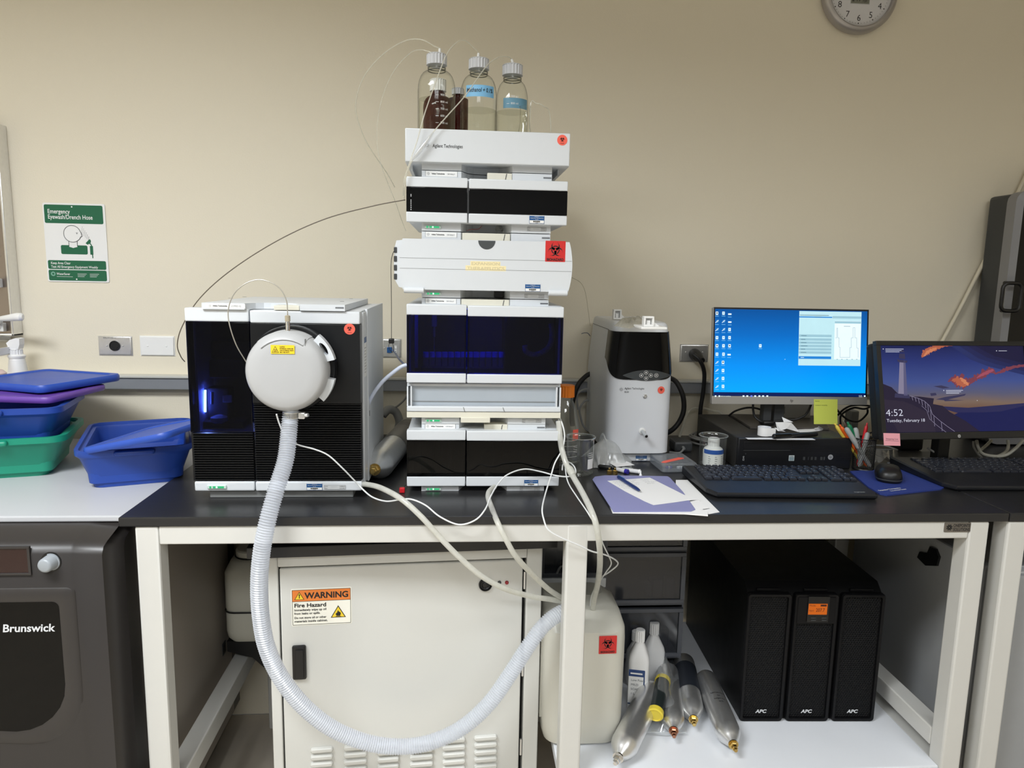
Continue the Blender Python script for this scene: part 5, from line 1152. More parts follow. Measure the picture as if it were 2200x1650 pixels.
# ------------------------------------------------------------------ drawer towers behind the jug
DRW = glass('drawer_clear', (165, 168, 175), gloss=0.12, base=0.05, edge=0.3, haze=0.2, hazecol=(120, 124, 134))
DFR = mat('drawer_frame_grey', (92, 95, 102), 0.45)
def drawer_tower(name, label, yf, x0, x1, zs, framem, lip=None):
    t = thing(name, label, 'drawers', ((x0+x1)/2, yf+0.15, 0.311))
    z1 = zs[0][1]+0.008; m = M().box(x0, x0+0.004, yf+0.008, yf+0.3, 0.311, z1).box(x1-0.004, x1, yf+0.008, yf+0.3, 0.311, z1).box(x0, x1, yf+0.296, yf+0.3, 0.311, z1).box(x0, x1, yf+0.008, yf+0.3, z1, z1+0.004)
    for a, b in zs: m.box(x0, x1, yf+0.006, yf+0.3, a-0.007, a-0.003)
    build('casing', m, framem, t)
    for a, b in zs:
        d = M().frame(x0+0.002, x1-0.002, a, b, yf-0.002, yf+0.01, 0.011, bev=0.0015)
        dd = build('drawer', d, framem, t)
        build('front', M().box(x0+0.0135, x1-0.0135, yf+0.003, yf+0.006, a+0.0115, b-0.0115), DRW, dd)
        if lip: build('handle', M().tube(spline([(x0+0.045, yf-0.003, a+0.012), (x0+0.05, yf-0.012, a+0.03), (x0+0.06, yf-0.014, a+0.036), (x0+0.1, yf-0.014, a+0.036), (x0+0.11, yf-0.003, a+0.012)], 5), 0.0025, 8), glass('handle_clear', (220, 222, 225), haze=0.3), dd)
        m = M(); rnd = random.Random(int(a*1000))
        for k in range(5): cx = x0+0.03+rnd.random()*(x1-x0-0.06); hh = 0.03+rnd.random()*0.035; m.box(cx-0.014, cx+0.014, yf+0.02+0.01*k, yf+0.045+0.012*k, a+0.001, min(b-0.005, a+hh), 0.006)
        c = build('contents', m, mat('contents_pale', (150, 150, 156), 0.5), dd); c['kind'] = 'stuff'
    return t
y2 = 1.765; Dz = lambda py, y: onY(1400, py, y).z
tr = drawer_tower('drawer_tower', 'grey see-through drawer tower right of the waste jug', y2, onY(1292, 1240, y2).x, onY(1474, 1240, y2).x, [(Dz(1183, y2), Dz(1120, y2)), (Dz(1297, y2), Dz(1188, y2)), (Dz(1412, y2), Dz(1308, y2))], DFR)
y1_ = 1.72; xa_, xb_ = onY(1158, 1240, y1_).x, onY(1303, 1240, y1_).x; Dl = lambda py: onY(1230, py, y1_).z
tl = drawer_tower('drawer_tower', 'drawer unit with pale lip behind the middle bench leg', y1_, xa_, xb_-0.002, [(Dl(1240), Dl(1135)), (Dl(1262)-0.12, Dl(1266))], mat('drawer_frame_dark', (70, 73, 80), 0.45), True)
build('front_lip', M().box(xa_, xb_-0.002, y1_-0.006, y1_+0.004, Dl(1261), Dl(1241), 0.002), mat('lip_pale', (206, 208, 208), 0.4), tl, label='pale lip under the top drawer')
p = onY(1282, 1210, y1_+0.02); build('red_contents', M().box(p.x-0.012, p.x+0.008, y1_+0.012, y1_+0.04, Dl(1238), Dl(1165), 0.003), mat('content_red', (150, 40, 40), 0.4), tl)

# ------------------------------------------------------------------ white bottles
def square_bottle(name, label, px, py, ptop, pcap, w_, d_, rz, pw=0.0105):
    b = onZ(px, py, 0.311); t = thing(name, label, 'bottle', tuple(b), rz)
    b = V((b.x, b.y+0.0, b.z)); zt_ = onY(px, ptop, b.y).z-0.311; zc_ = onY(px, pcap, b.y).z-0.311
    L2 = lambda k, z, r_: [(x, y, z) for x, y in rrect(w_*k, d_*k, r_)]
    zs_ = zc_-0.045
    m = M().loft([L2(0.9, 0, 0.008), L2(1, 0.005, 0.012), L2(1, zs_, 0.012), L2(0.92, zs_+0.012, 0.012), L2(0.5, zc_-0.008, 0.01), L2(0.42, zc_-0.003, 0.0095), L2(0.42, zc_, 0.0095)], 0, True)
    build('body', m, WPL, t, True)
    build('cap', ribbed_cap((0, 0, zc_), pw, zt_-zc_, 30), WPL, t, True)
    return t, zs_
w1, zs_ = square_bottle('reagent_bottle', 'white square bottle with blue bordered label right of the waste jug', 1368, 1517, 1352, 1377, 0.05, 0.05, R_(-14), 0.0115)
f = Flat((-0.0235, -0.0252, 0.02), (1, 0, 0), (0, 0, 1)); f.slab(0.038, 0.092, 0.0004, 0, 0.001); f.line([(0.0375, 0), (0.0375, 0.091)], 0.003, 1, 1); f.line([(0, 0.0015), (0.038, 0.0015)], 0.003, 1, 1); f.rect(0, 0.074, 0.038, 0.092, 1); f.rect(0.004, 0.08, 0.033, 0.084, 0, 2)
for k, s in enumerate(('Low Foam', 'MILD', 'SOAP', '1 L')): f.text(s, 0.006, 0.062-0.012*k, 0.0055, 2, 2, None)
build('label', f, [WHITE, mat('label_navy', (38, 66, 118), 0.45), INKG], w1, True, label='white label with navy border')
square_bottle('reagent_bottle', 'plain white square bottle behind the labelled one', 1400, 1460, 1337, 1361, 0.052, 0.052, R_(8), 0.0125)
square_bottle('reagent_bottle', 'white bottle mostly hidden between the waste jug and two other bottles', 1362, 1465, 1355, 1375, 0.045, 0.045, R_(0), 0.0115)

# ------------------------------------------------------------------ canisters on the shelf
zc = 0.311
canister('gas_canister', 'steel gas canister leaning diagonally at the front of the shelf', onZ(1403, 1478, zc+0.05), onZ(1324, 1636, zc+0.0315), zc, 0.031, CHROME, group='canisters on the shelf')
canister('gas_canister', 'steel gas canister half inside a clear plastic bag on the shelf', onZ(1434, 1436, zc+0.038), onZ(1448, 1578, zc+0.0285), zc, 0.028, mat('valve_copper', (170, 120, 96), 0.3, metal=1.0), group='canisters on the shelf')
canister('gas_canister', 'steel gas canister wrapped with a dark band on the shelf', onZ(1468, 1416, zc+0.034), onZ(1491, 1553, zc+0.029), zc, 0.0285, BRASS, ((0.2, 0.6, mat('band_navy', (34, 38, 46), 0.5), 'wrap_band'),), group='canisters on the shelf')
canister('gas_canister', 'steel gas canister with handwriting nearest the black power unit', onZ(1513, 1452, zc+0.033), onZ(1579, 1608, zc+0.029), zc, 0.0285, BRASS, (), (('connected', 'to', 'nitrogen', 'line'), 0.42), group='canisters on the shelf')
# yellow capped tube lying in the bag
a, b = onZ(1424, 1463, zc+0.075), onZ(1408, 1532, zc+0.052)
t = thing('filter_tube', 'dark tube with yellow caps lying in the clear bag', 'tube', (a.x, a.y, zc+0.045)); d = (b-a)
CAPY = mat('cap_yellow', (222, 200, 66), 0.4)
build('body', M().cyl(a, b, 0.0175, n=24), mat('tube_dark', (34, 40, 40), 0.3), t)
build('cap', M().lathe([(0.019, -0.006), (0.0195, 0.0), (0.0195, 0.006), (0.016, 0.008), (0.015, 0.006), (0.001, 0.006)], b, d, 24), CAPY, t)
build('cap', M().lathe([(0.019, -0.006), (0.0195, 0), (0.018, 0.006)], a, -d, 24), CAPY, t)
def bag_mesh(corners, nx, ny, amp, seed, thick=0.0):
    rnd = random.Random(seed); A, B, C_, D = [V(c) for c in corners]; m = M(); vs = []
    for j in range(ny+1):
        for i in range(nx+1):
            u, v = i/nx, j/ny; p = A.lerp(B, u).lerp(D.lerp(C_, u), v)
            w_ = math.sin(PI*min(max(u, 0), 1))*math.sin(PI*min(max(v, 0), 1))
            p = p+V((0, 0, amp*w_*(1+0.5*math.sin(7*u+5*v+seed)+0.35*math.sin(13*v-9*u))+0.003*(rnd.random()-0.5)*w_*4)); vs.append(p)
    fs = [(j*(nx+1)+i, j*(nx+1)+i+1, (j+1)*(nx+1)+i+1, (j+1)*(nx+1)+i) for j in range(ny) for i in range(nx)]
    return m.add(vs, fs, 0, True)
FILM = glass('bag_film', (248, 249, 250), gloss=0.12, base=0.06, edge=0.4, haze=0.1, power=2)
z_ = zc+0.012
bg = thing('plastic_bag', 'clear plastic bag around a canister and yellow capped tube', 'bag', tuple(onZ(1430, 1520, zc)))
build('film', bag_mesh((onZ(1378, 1572, zc+0.01), onZ(1474, 1574, zc+0.01), onZ(1462, 1440, zc+0.03), onZ(1404, 1455, zc+0.03)), 18, 18, 0.072, 3), FILM, bg)
build('bag_seam', M().tube([onZ(1378, 1572, zc+0.01), onZ(1426, 1575, zc+0.012), onZ(1474, 1574, zc+0.01)], 0.0018, 6), glass('seam_clear', (240, 240, 240), haze=0.5), bg)

# ------------------------------------------------------------------ black power unit
up = thing('backup_power_unit', 'black three module backup power unit with orange display under the bench', 'power supply', (0.690, 1.574, 0.311), R_(-2.5))
UK = mat('ups_black', (8, 8, 9), 0.42, spec=0.25); UK2 = mat('ups_black_panel', (15, 15, 17), 0.45, spec=0.2); UMESH = mat('ups_mesh', (20, 20, 22), 0.5, spec=0.15)
def UPx(px, py, y=0.0): return onL(up, px, py, 1, y)
H_ = UPx(1750, 1277).z; W3 = 0.3325
m = M().prism([(0.014, 0), (0.014, H_-0.005), (0.04, H_+0.017), (0.50, H_+0.017), (0.50, 0)], 'x', 0.003, W3-0.003); build('case', m, UK, up, True)
for k, (px0, px1, py) in enumerate(((1625, 1676, 1265), (1726, 1776, 1267), (1825, 1875, 1268))):
    a, b = UPx(px0, py, 0.02), UPx(px1, py, 0.02); build('grip_slot', M().box(a.x, b.x, 0.0155, 0.022, H_+0.0005, H_+0.007, 0.001), UK2, up, True)
def hexpanel(x0, x1, z0, z1, y, pit=0.0062):
    m = M(); r = pit*0.5; row = 0; z = z0; ri = r*0.74; ro = r*1.16; dz = pit*0.866
    nz = int((z1-z0)/dz)
    for row in range(nz+1):
        n = int((x1-x0)/pit)+1
        for i in range(n):
            cx = x0+pit*(i+0.5*(row % 2)); cz = z0+dz*row
            if cx > x1: continue
            ps = []
            for k in range(6):
                t = R_(60*k+30); ps += [(cx+ro*math.cos(t), y, cz+ro*math.sin(t)), (cx+ri*math.cos(t), y-0.0006, cz+ri*math.sin(t))]
            m.add(ps, [(2*k, 2*((k+1) % 6), 2*((k+1) % 6)+1, 2*k+1) for k in range(6)], 0)
    return m
for k in range(3):
    x0 = 0.1135*k; x1 = x0+0.1055; t_ = 0.0075; m = M()
    lo = rrect(x1-x0, H_, 0.007, 3); li = rrect(x1-x0-2*t_, H_-2*t_, 0.004, 3); cx, cz = (x0+x1)/2, H_/2
    m.loft([[(cx+x, 0.0145, cz+z) for x, z in lo], [(cx+x, 0.004, cz+z) for x, z in lo], [(cx+x*0.975, 0, cz+z*0.99) for x, z in lo], [(cx+x, 0.001, cz+z) for x, z in li], [(cx+x, 0.0075, cz+z) for x, z in li]], 0, False, False, False)
    fr = build('module_front', m, UK2, up, True)
    build('backing', M().box(x0+t_, x1-t_, 0.0085, 0.0135, t_, H_-t_), BLACKM, fr, True)
    zt_ = H_-t_ if k != 1 else UPx(1750, 1340).z
    g = hexpanel(x0+t_+0.002, x1-t_-0.003, t_+0.003, zt_-0.004, 0.0062); o = build('mesh_grille', g, UMESH, fr, True, kind='stuff')
    if k == 1:
        build('control_panel', M().box(x0+t_, x1-t_, -0.0005, 0.0074, zt_, H_-t_, 0.001), UK2, fr, True)
        a, b = UPx(1732, 1336), UPx(1783, 1281); build('screen_bezel', M().box(a.x, b.x, -0.003, -0.0006, a.z, b.z, 0.001), BLACK, fr, True)
        a, b = UPx(1734.5, 1319), UPx(1777, 1296); f = Flat((a.x, -0.0031, a.z), (1, 0, 0), (0, 0, 1)); w_, h_ = b.x-a.x, b.z-a.z
        f.rect(0, 0, w_, h_, 0); f.text('207.7', w_*0.4, h_*0.28, h_*0.3, 1, 2, w_*0.47, bold=0.01); f.text('Input', w_*0.04, h_*0.3, h_*0.16, 1, 2, w_*0.25); f.text('Mode:', w_*0.04, h_*0.76, h_*0.16, 1, 2, w_*0.35); f.rect(w_*0.63, h_*0.76, w_*0.95, h_*0.93, 1, 2)
        build('display', f, [glow('lcd_orange', (214, 104, 30), 0.75), mat('lcd_brown', (70, 26, 8), 0.5)], fr, True, label='orange lit display')
        m = M()
        for px, py in ((1746, 1326), (1769, 1326), (1746, 1331), (1769, 1331)): p = UPx(px, py); m.box(p.x-0.006, p.x+0.006, -0.0045, -0.0029, p.z-0.0012, p.z+0.0012, 0.0005)
        build('buttons', m, GREYD, fr, True)
    zz_ = UPx(1637, 1534).z; xx = (UPx(1625, 1530).x, UPx(1723, 1530).x, UPx(1822, 1530).x)[k]
    f = Flat((xx, 0.0052, zz_), (1, 0, 0), (0, 0, 1)); f.text('APC', 0, 0, 0.0085, 0, 1, 0.027, bold=0.035, shear=0.15); build('maker_print', f, mat('print_silver', (205, 207, 210), 0.4), fr, True)

# ------------------------------------------------------------------ appliance under the neighbouring bench, jerrycan at the back left
FRG = mat('appliance_grey', (150, 152, 154), 0.42)
fx = 1.19; fg = thing('undercounter_fridge', 'light grey undercounter appliance under the neighbouring bench', 'appliance', (1.5, 1.7, 0))
zt_ = onX(2030, 1168, fx).z; yf = 1.445
build('body', M().box(fx, fx+0.6, yf+0.025, 2.0, 0.03, zt_, 0.006), FRG, fg)
build('door', M().box(fx+0.004, fx+0.6, yf-0.02, yf+0.02, 0.05, 0.745, 0.008), FRG, fg)
build('gasket', M().box(fx+0.008, fx+0.59, yf+0.0202, yf+0.0248, 0.055, 0.74), GREYD, fg)
build('top_panel', M().box(fx+0.004, fx+0.59, yf-0.01, yf+0.02, 0.748, zt_-0.001, 0.003), GREYL, fg)
p = onX(1996, 1186, fx); m = M().prism([(p.y+dy, p.z+dz) for dy, dz in ((-0.03, 0.02), (-0.045, 0.005), (-0.04, -0.02), (0.0, -0.036), (0.035, -0.028), (0.028, -0.01), (0.0, -0.004), (-0.008, 0.018))], 'x', fx-0.006, fx+0.001); build('side_hook', m, BLACK, fg)
for x_ in (fx+0.06, fx+0.54): build('foot', M().cyl((x_, yf+0.1, 0), (x_, yf+0.1, 0.031), 0.02), RUBK, fg)
jy2 = 1.98; a, b = onY(500, 1355, jy2), onY(500, 1190, jy2); jx2 = a.x+0.1
JC = mat('jerrycan_white', (205, 203, 190), 0.4)
jc = thing('jerrycan', 'white jerrycan standing at the back left under the bench', 'jug', (jx2, jy2, a.z))
L3 = lambda k, z, r_: [(jx2+x, jy2+y, z) for x, y in rrect(0.2*k, 0.15*k, r_)]
zb_, zt_ = a.z, b.z
m = M().loft([L3(0.85, zb_, 0.02), L3(0.97, zb_+0.012, 0.03), L3(1, zb_+0.03, 0.03), L3(1, zb_+0.085, 0.03), L3(0.97, zb_+0.09, 0.03), L3(1, zb_+0.095, 0.03), L3(1, zt_-0.03, 0.03), L3(0.85, zt_, 0.03), L3(0.7, zt_+0.006, 0.03)], 0, True)
build('body', m, JC, jc)
build('strap', M().tube([(jx2+x*1.01, jy2+y*1.01, zb_+0.09) for x, y in rrect(0.2, 0.15, 0.03)], 0.0022, 6, closed=True), BLACK, jc)
build('cap', M().cyl((jx2-0.035, jy2-0.02, zt_+0.006), (jx2-0.035, jy2-0.02, zt_+0.028), 0.04, n=20, bev=0.004), JC, jc)
build('cap_cord', M().torus((jx2-0.035, jy2-0.02, zt_+0.008), (0, 0, 1), 0.0415, 0.002, 24, 6), BLACK, jc)
st = thing('jug_stand', 'black stand carrying the white jerrycan behind the white cabinet', 'stand', (jx2+0.06, jy2, 0))
m = M().prism([(jx2-0.098, zb_-0.0005), (jx2+0.1, zb_-0.0005), (jx2+0.1, 0.0), (jx2+0.045, 0.0), (jx2+0.04, zb_-0.12), (jx2-0.03, zb_-0.05), (jx2-0.098, zb_-0.03)], 'y', jy2-0.06, jy2+0.07)
build('stand_body', m, BLACK, st)
# ------------------------------------------------------------------ light scattering detector (white body, black visor)
YE = 1.795
def E_(x, y, Y=YE): return onY(x, y, Y)
ew = mat('detector_white', (216, 219, 223), 0.4, var=0.01)
xl, xr = E_(1306, 900).x, E_(1444, 900).x; ecx = (xl+xr)/2; zt = E_(1380, 703).z; zb = E_(1390, 974).z; zv = E_(1390, 714).z
el = thing('light_scattering_detector', 'white detector with black visor and keypad between the tower and silver monitor', 'lab instrument', (ecx, 1.9, 0.9))
yb = 2.10
def hw(z):  # half width: narrower above the visor shoulder
    t = max(0, (z-E_(1390, 815).z)/(zt-E_(1390, 815).z)); return (xr-xl)/2*(1+0.01*(1-t))-0.0115*t**1.3
def yf(z):
    t = max(0, (z-E_(1390, 810).z)/(zt-E_(1390, 810).z)); return YE+0.0+0.012*t
def sec(z, grow=0.0, n=20, k=0):
    """plan section: straight back, rounded front corners"""
    h, y0_ = hw(z)+grow, yf(z)-grow; r_ = 0.05; pts = []
    for i in range(n+1):
        a = PI+PI*i/n; ca, sa = math.cos(a), math.sin(a)
        e = 0.42; px = ecx+h*math.copysign(abs(ca)**e, ca); py = y0_+0.07-0.07*abs(sa)**e; pts.append((px, py, z))
    return pts
def full(z): s = sec(z); return [(s[0][0], yb, z)]+s+[(s[-1][0], yb, z)]
zl = [zb, zb+0.003]+[zb+0.003+(zt-zb-0.003)*k/14 for k in range(1, 15)]
loops = [full(z) for z in zl]
# keep the back low corner cut and round the top edge
def inset(z, d): return [(ecx+(x-ecx)*(1-d/0.08), y+(d*1.2 if y < 2.0 else -d), z) for x, y, _ in full(zt)]
loops += [inset(zt+0.006, 0.002), inset(zt+0.010, 0.007)]
build('housing', M().loft(loops, 0, True), ew, el)
build('top_seam', M().tube([(x, y, zv+0.0) for x, y, _ in full(zv-0.0)][:1]+[(s[0]-0.0004, s[1], zv) for s in full(zv)[1:2]], 0.0007, 5), SEAM, el)
# visor: surface patch standing 2 mm proud, lower border curved
zc_ = E_(1395, 816).z; zside = E_(1452, 785).z; N_ = 36
def visrow(t):
    row = []
    for i in range(N_+1):
        u = i/N_; a = abs(2*u-1); lo = zc_+(zside+0.012-zc_)*a**2.6; z = lo+(zv-lo)*t
        s = sec(z, 0.0022, N_); row.append(s[i])
    return row
rows = [visrow(k/12) for k in range(13)]
build('visor', M().loft(rows, 0, True, False, False, closed=False), GLOSSK, el, label='glossy black visor')
row0 = [(x, y+0.0025, z) for x, y, z in rows[0]]
build('visor_edge', M().loft([row0, rows[0]], 0, True, False, False, closed=False), BLACK, el)
# keypad oval panel and buttons
vs = []; kp = M(); ncol = 24; top_, bot_ = [], []
for i in range(ncol+1):
    u = i/ncol; px = 1338+(1442-1338)*u; w_ = 1-(2*u-1)**2
    top_.append((px, 806-11*w_)); bot_.append((px, 807+11*w_))
def onvis(px, py, g=0.0027):
    p = E_(px, py); 
    for _ in range(4):
        s = sec(p.z, g, 60); y_ = min(s, key=lambda q: abs(q[0]-p.x))[1]; p = onY(px, py, y_)
    return p
kp.add([onvis(*p) for p in top_]+[onvis(*p) for p in bot_], [(i, ncol+1+i, ncol+2+i, i+1) for i in range(ncol)], 0, True)
build('keypad', kp, mat('keypad_grey', (58, 62, 64), 0.45), el)
for px, py, ang in ((1388, 800.5, 90), (1388, 812.5, 270), (1378, 806.5, 180), (1398, 806.5, 0), (1410, 806.5, None)):
    p = onvis(px, py, 0.0032); f = Flat(p, (1, 0, 0), (0, 0, 1)); R0 = 0.0053
    f.ring(0, 0, R0-0.0007, R0, 0, 1)
    if ang is not None: f.pg([(R0*0.6*math.cos(R_(ang+120*k)), R0*0.6*math.sin(R_(ang+120*k))) for k in range(3)], 0, 1)
    else:
        for k in (-1, 0, 1): f.line([(-R0*0.5, k*R0*0.35), (R0*0.5, k*R0*0.35)], 0.0007, 0, 1)
    build('button', f, WHITE, el)
f = Flat(onvis(1342, 836, 0.0004), (1, 0, 0), (0, 0, 1)); k_ = E_(1384, 836).x-E_(1342, 836).x
spark_logo(f, -0.0085, -0.001, 0.006, 0); f.text('Agilent Technologies', 0, -0.0005, 0.005, 0, 1, k_, bold=0.01); f.text('ELSD', 0, -0.009, 0.0036, 0, 1, None, bold=0.01); build('maker_print', f, INK, el)
fo = onvis(1420.5, 838, 0.0009); f = Flat(fo, onvis(1427, 838, 0)-onvis(1414, 838, 0), (0, 0, 1)); f.disc(0, 0, 0.0095, 0, 0.5); f.bio(0, 0.0012, 0.0052, 1); build('hazard_sticker', f, [CORAL, INK], el, label='round coral biohazard sticker')
p = onvis(1385.5, 851.5, 0); build('inlet_port', M().lathe([(0.006, 0), (0.006, 0.002), (0.004, 0.0035), (0.0035, 0.001), (0.001, 0.001)], p, (0, -1, 0), 6, 0, False).lathe([(0.0025, 0.0005), (0.0025, 0.003), (0.001, 0.003)], p, (0, -1, 0), 10), STEEL, el)
p = onvis(1379, 926, 0); m = M().lathe([(0.0085, 0), (0.0085, 0.003), (0.0065, 0.0045)], p, (0, -1, 0), 22); build('outlet_collar', m, WHITE, el)
m = M().cyl(p+V((0, -0.002, 0)), p+V((0.003, -0.035, -0.006)), 0.0048, n=14); m.cyl(p+V((0.003, -0.0352, -0.006)), p+V((0.0031, -0.036, -0.0062)), 0.0036, n=14, mi=1); build('outlet_tube', m, [GREYL, BLACK], el)
zb1 = 0.9; build('base', M().box(xl+0.028, xr-0.014, YE+0.016, yb-0.03, zb1, zb+0.001, 0.004), ew, el)
asset_label(el, 1365.5, 990, YE+0.0155, 0.0295, 0.0145); serial_label(el, 1397, 987, YE+0.0156, 0.033, 0.007)
# loose cover parts and film on top of it
zt2 = zt+0.0105
def clipbox(name, label, px0, px1, py0, py1, Y, plate_px=None):
    a, b = onY(px0, py1, Y), onY(px1, py0, Y); t = thing(name, label, 'bracket', ((a.x+b.x)/2, Y+0.01, a.z))
    m = M().frame(a.x, b.x, a.z, b.z, Y, Y+0.018, 0.004, bev=0.0008); m.box(a.x+0.004, b.x-0.004, Y+0.012, Y+0.017, a.z+0.004, b.z-0.004)
    m.prism([(b.x, a.z), (b.x+0.014, a.z), (b.x, b.z-0.012)], 'y', Y+0.004, Y+0.016)
    m.box(a.x+0.007, b.x-0.007, Y+0.006, Y+0.013, a.z+0.002, a.z+(b.z-a.z)*0.6, 0.001)
    build('clip_frame', m, WHITE, t)
    if plate_px:
        c, d = onY(plate_px[0], plate_px[2], Y), onY(plate_px[1], plate_px[2], Y)
        build('plate', M().box(c.x, d.x, Y-0.015, Y+0.06, a.z-0.006, a.z, 0.002), WHITE, t)
    return t
yA, yB_ = onZ(1395, 702, zt2+0.006).y, onZ(1327, 687, zt2+0.0005).y
clipbox('shipping_bracket', 'white plastic bracket lying on the right of the detector top', 1383, 1406, 680, 701, yA, (1374, 1430, 704))
clipbox('shipping_bracket', 'white plastic bracket standing at the back of the detector top', 1318, 1336, 665, 686, min(yB_, 2.07))
bg2 = bag_mesh((onZ(1318, 700, zt2+0.002), onZ(1352, 706, zt2+0.002), onZ(1402, 690, zt2+0.004), onZ(1340, 683, zt2+0.004)), 14, 10, 0.012, 5)
single('film_sheet', bg2, glass('film_grey', (225, 222, 210), gloss=0.12, base=0.06, edge=0.35, haze=0.45, hazecol=(205, 202, 188)), 'crumpled clear film between the two white brackets on the detector top', 'film')
line('capillary', 'short grey capillary end poking out behind the detector', [onY(x, y, 2.06) for x, y in ((1249, 717), (1256, 715), (1263, 716), (1268, 722))], 0.0012, INKG)
# thick black hose looping behind the detector
line('black_hose', 'thick black hose curving behind the left side of the detector', [onY(x, y, yy) for x, y, yy in ((1280, 800, 2.07), (1262, 806, 2.07), (1244, 824, 2.06), (1234, 848, 2.06), (1228, 880, 2.06), (1230, 915, 2.06))], 0.0072, RUBK, 8, 12)
line('black_hose', 'thick black hose bulging out at the right side of the detector', [onY(x, y, yy) for x, y, yy in ((1440, 812, 2.05), (1454, 822, 2.03), (1467, 850, 2.02), (1469, 880, 2.02), (1460, 905, 2.02), (1446, 922, 2.02), (1430, 932, 2.03))], 0.0072, RUBK, 8, 12)
for i, (zz_, rr_, ox) in enumerate(((0.904, 0.075, 0.0), (0.909, 0.07, 0.006), (0.914, 0.074, -0.004), (0.919, 0.068, 0.004), (0.924, 0.072, 0.0))):
    c = onZ(1493, 915, 0.91); c = V((c.x+ox, min(c.y, 2.02), zz_))
    single('cable_coil', M().torus(c, (0.06*math.sin(i), 0.05, 1), rr_, 0.003, 40, 7), CORDG, ('lowest', 'second lowest', 'middle', 'second highest', 'topmost')[i]+' loop of the grey cable coil right of the detector', 'cable', None, 'grey cable coil beside the detector')
for i, pts in enumerate((((1242, 880), (1240, 850), (1252, 838), (1266, 835)), ((1250, 905), (1245, 880), (1256, 862), (1266, 860)), ((1246, 890), (1252, 912), (1262, 925), (1270, 928)))):
    line('cable', ('grey cable arching highest left of the detector', 'grey cable loop in the middle left of the detector', 'grey cable trailing lowest left of the detector')[i], [onY(x, y, 2.07) for x, y in pts], 0.003, CORDG, 8, 7)
p = onZ(1470, 972, 0.9); ad = thing('power_adapter', 'grey power brick on the bench right of the detector', 'adapter', (p.x, p.y+0.02, 0.9)); build('case', M().box(p.x-0.028, p.x+0.024, p.y, p.y+0.06, 0.9, 0.93, 0.007), GREYD, ad)
build('strain_relief', M().cyl((p.x-0.004, p.y+0.001, 0.914), (p.x-0.004, p.y-0.008, 0.912), 0.0045, n=10), GREYM, ad)
build('cord', M().tube(spline([(p.x-0.004, p.y-0.007, 0.912), (p.x-0.02, p.y-0.02, 0.904), (p.x-0.045, p.y-0.01, 0.9035)], 5), 0.0028, 7), GREYM, ad)
line('clear_tube', 'clear stiff tube arching above the bench behind the computer', [V((onY(1462, 900, 2.08).x, 2.08, 0.905)), onY(1480, 884, 2.09), onY(1505, 877, 2.10), onY(1530, 882, 2.10), onY(1552, 891, 2.09), V((onY(1566, 900, 2.08).x, 2.08, 0.905))], 0.004, PTFE)

# ------------------------------------------------------------------ orange capped media bottle and beaker
yM = 1.80; c = onY(1216, 900, yM); rM = onY(1243, 900, yM).x-c.x; rM = 0.041
CLEARB = glass('beaker_glass', (250, 252, 250), gloss=0.04, base=0.06, edge=0.8, power=2.6, haze=0.03)
zc0, zc1 = onY(1218, 852, yM).z, onY(1218, 827, yM).z
ORC = mat('cap_orange', (226, 122, 22), 0.4)
mb = thing('media_bottle', 'clear laboratory bottle with orange cap right of the tower', 'bottle', (c.x-0.003, yM, 0.9)); cx_ = c.x-0.003
H = zc0-0.9; nr = 0.0175
build('body', M().lathe([(0.02, 0.001), (rM-0.006, 0), (rM, 0.006), (rM, 0.08), (rM-0.002, 0.092), (nr+0.012, H-0.032), (nr+0.001, H-0.008), (nr+0.003, H-0.004), (nr, H), (nr, H+0.02)], (cx_, yM, 0.9), n=30, cap=False), CLEARB, mb)
build('cap', ribbed_cap((onY(1217, 850, yM).x, yM, zc0), 0.0205, zc1-zc0, 34), ORC, mb)
m = M()
for k in range(5):
    z = 0.91+0.014*k; ps = [(cx_+(rM+0.0006)*math.cos(R_(a)), yM+(rM+0.0006)*math.sin(R_(a)), z+d) for a in range(255, 316, 10) for d in (0, 0.0009)]; m.add(ps, [(2*i, 2*i+2, 2*i+3, 2*i+1) for i in range(6)])
build('scale_print', m, WHITE, mb)
wrap(mb, cx_, yM, rM+0.0008, onY(1236, 945, yM-0.03).z, onY(1236, 922, yM-0.03).z, 292, 318, CORAL, 'hazard_sticker', label='coral sticker')
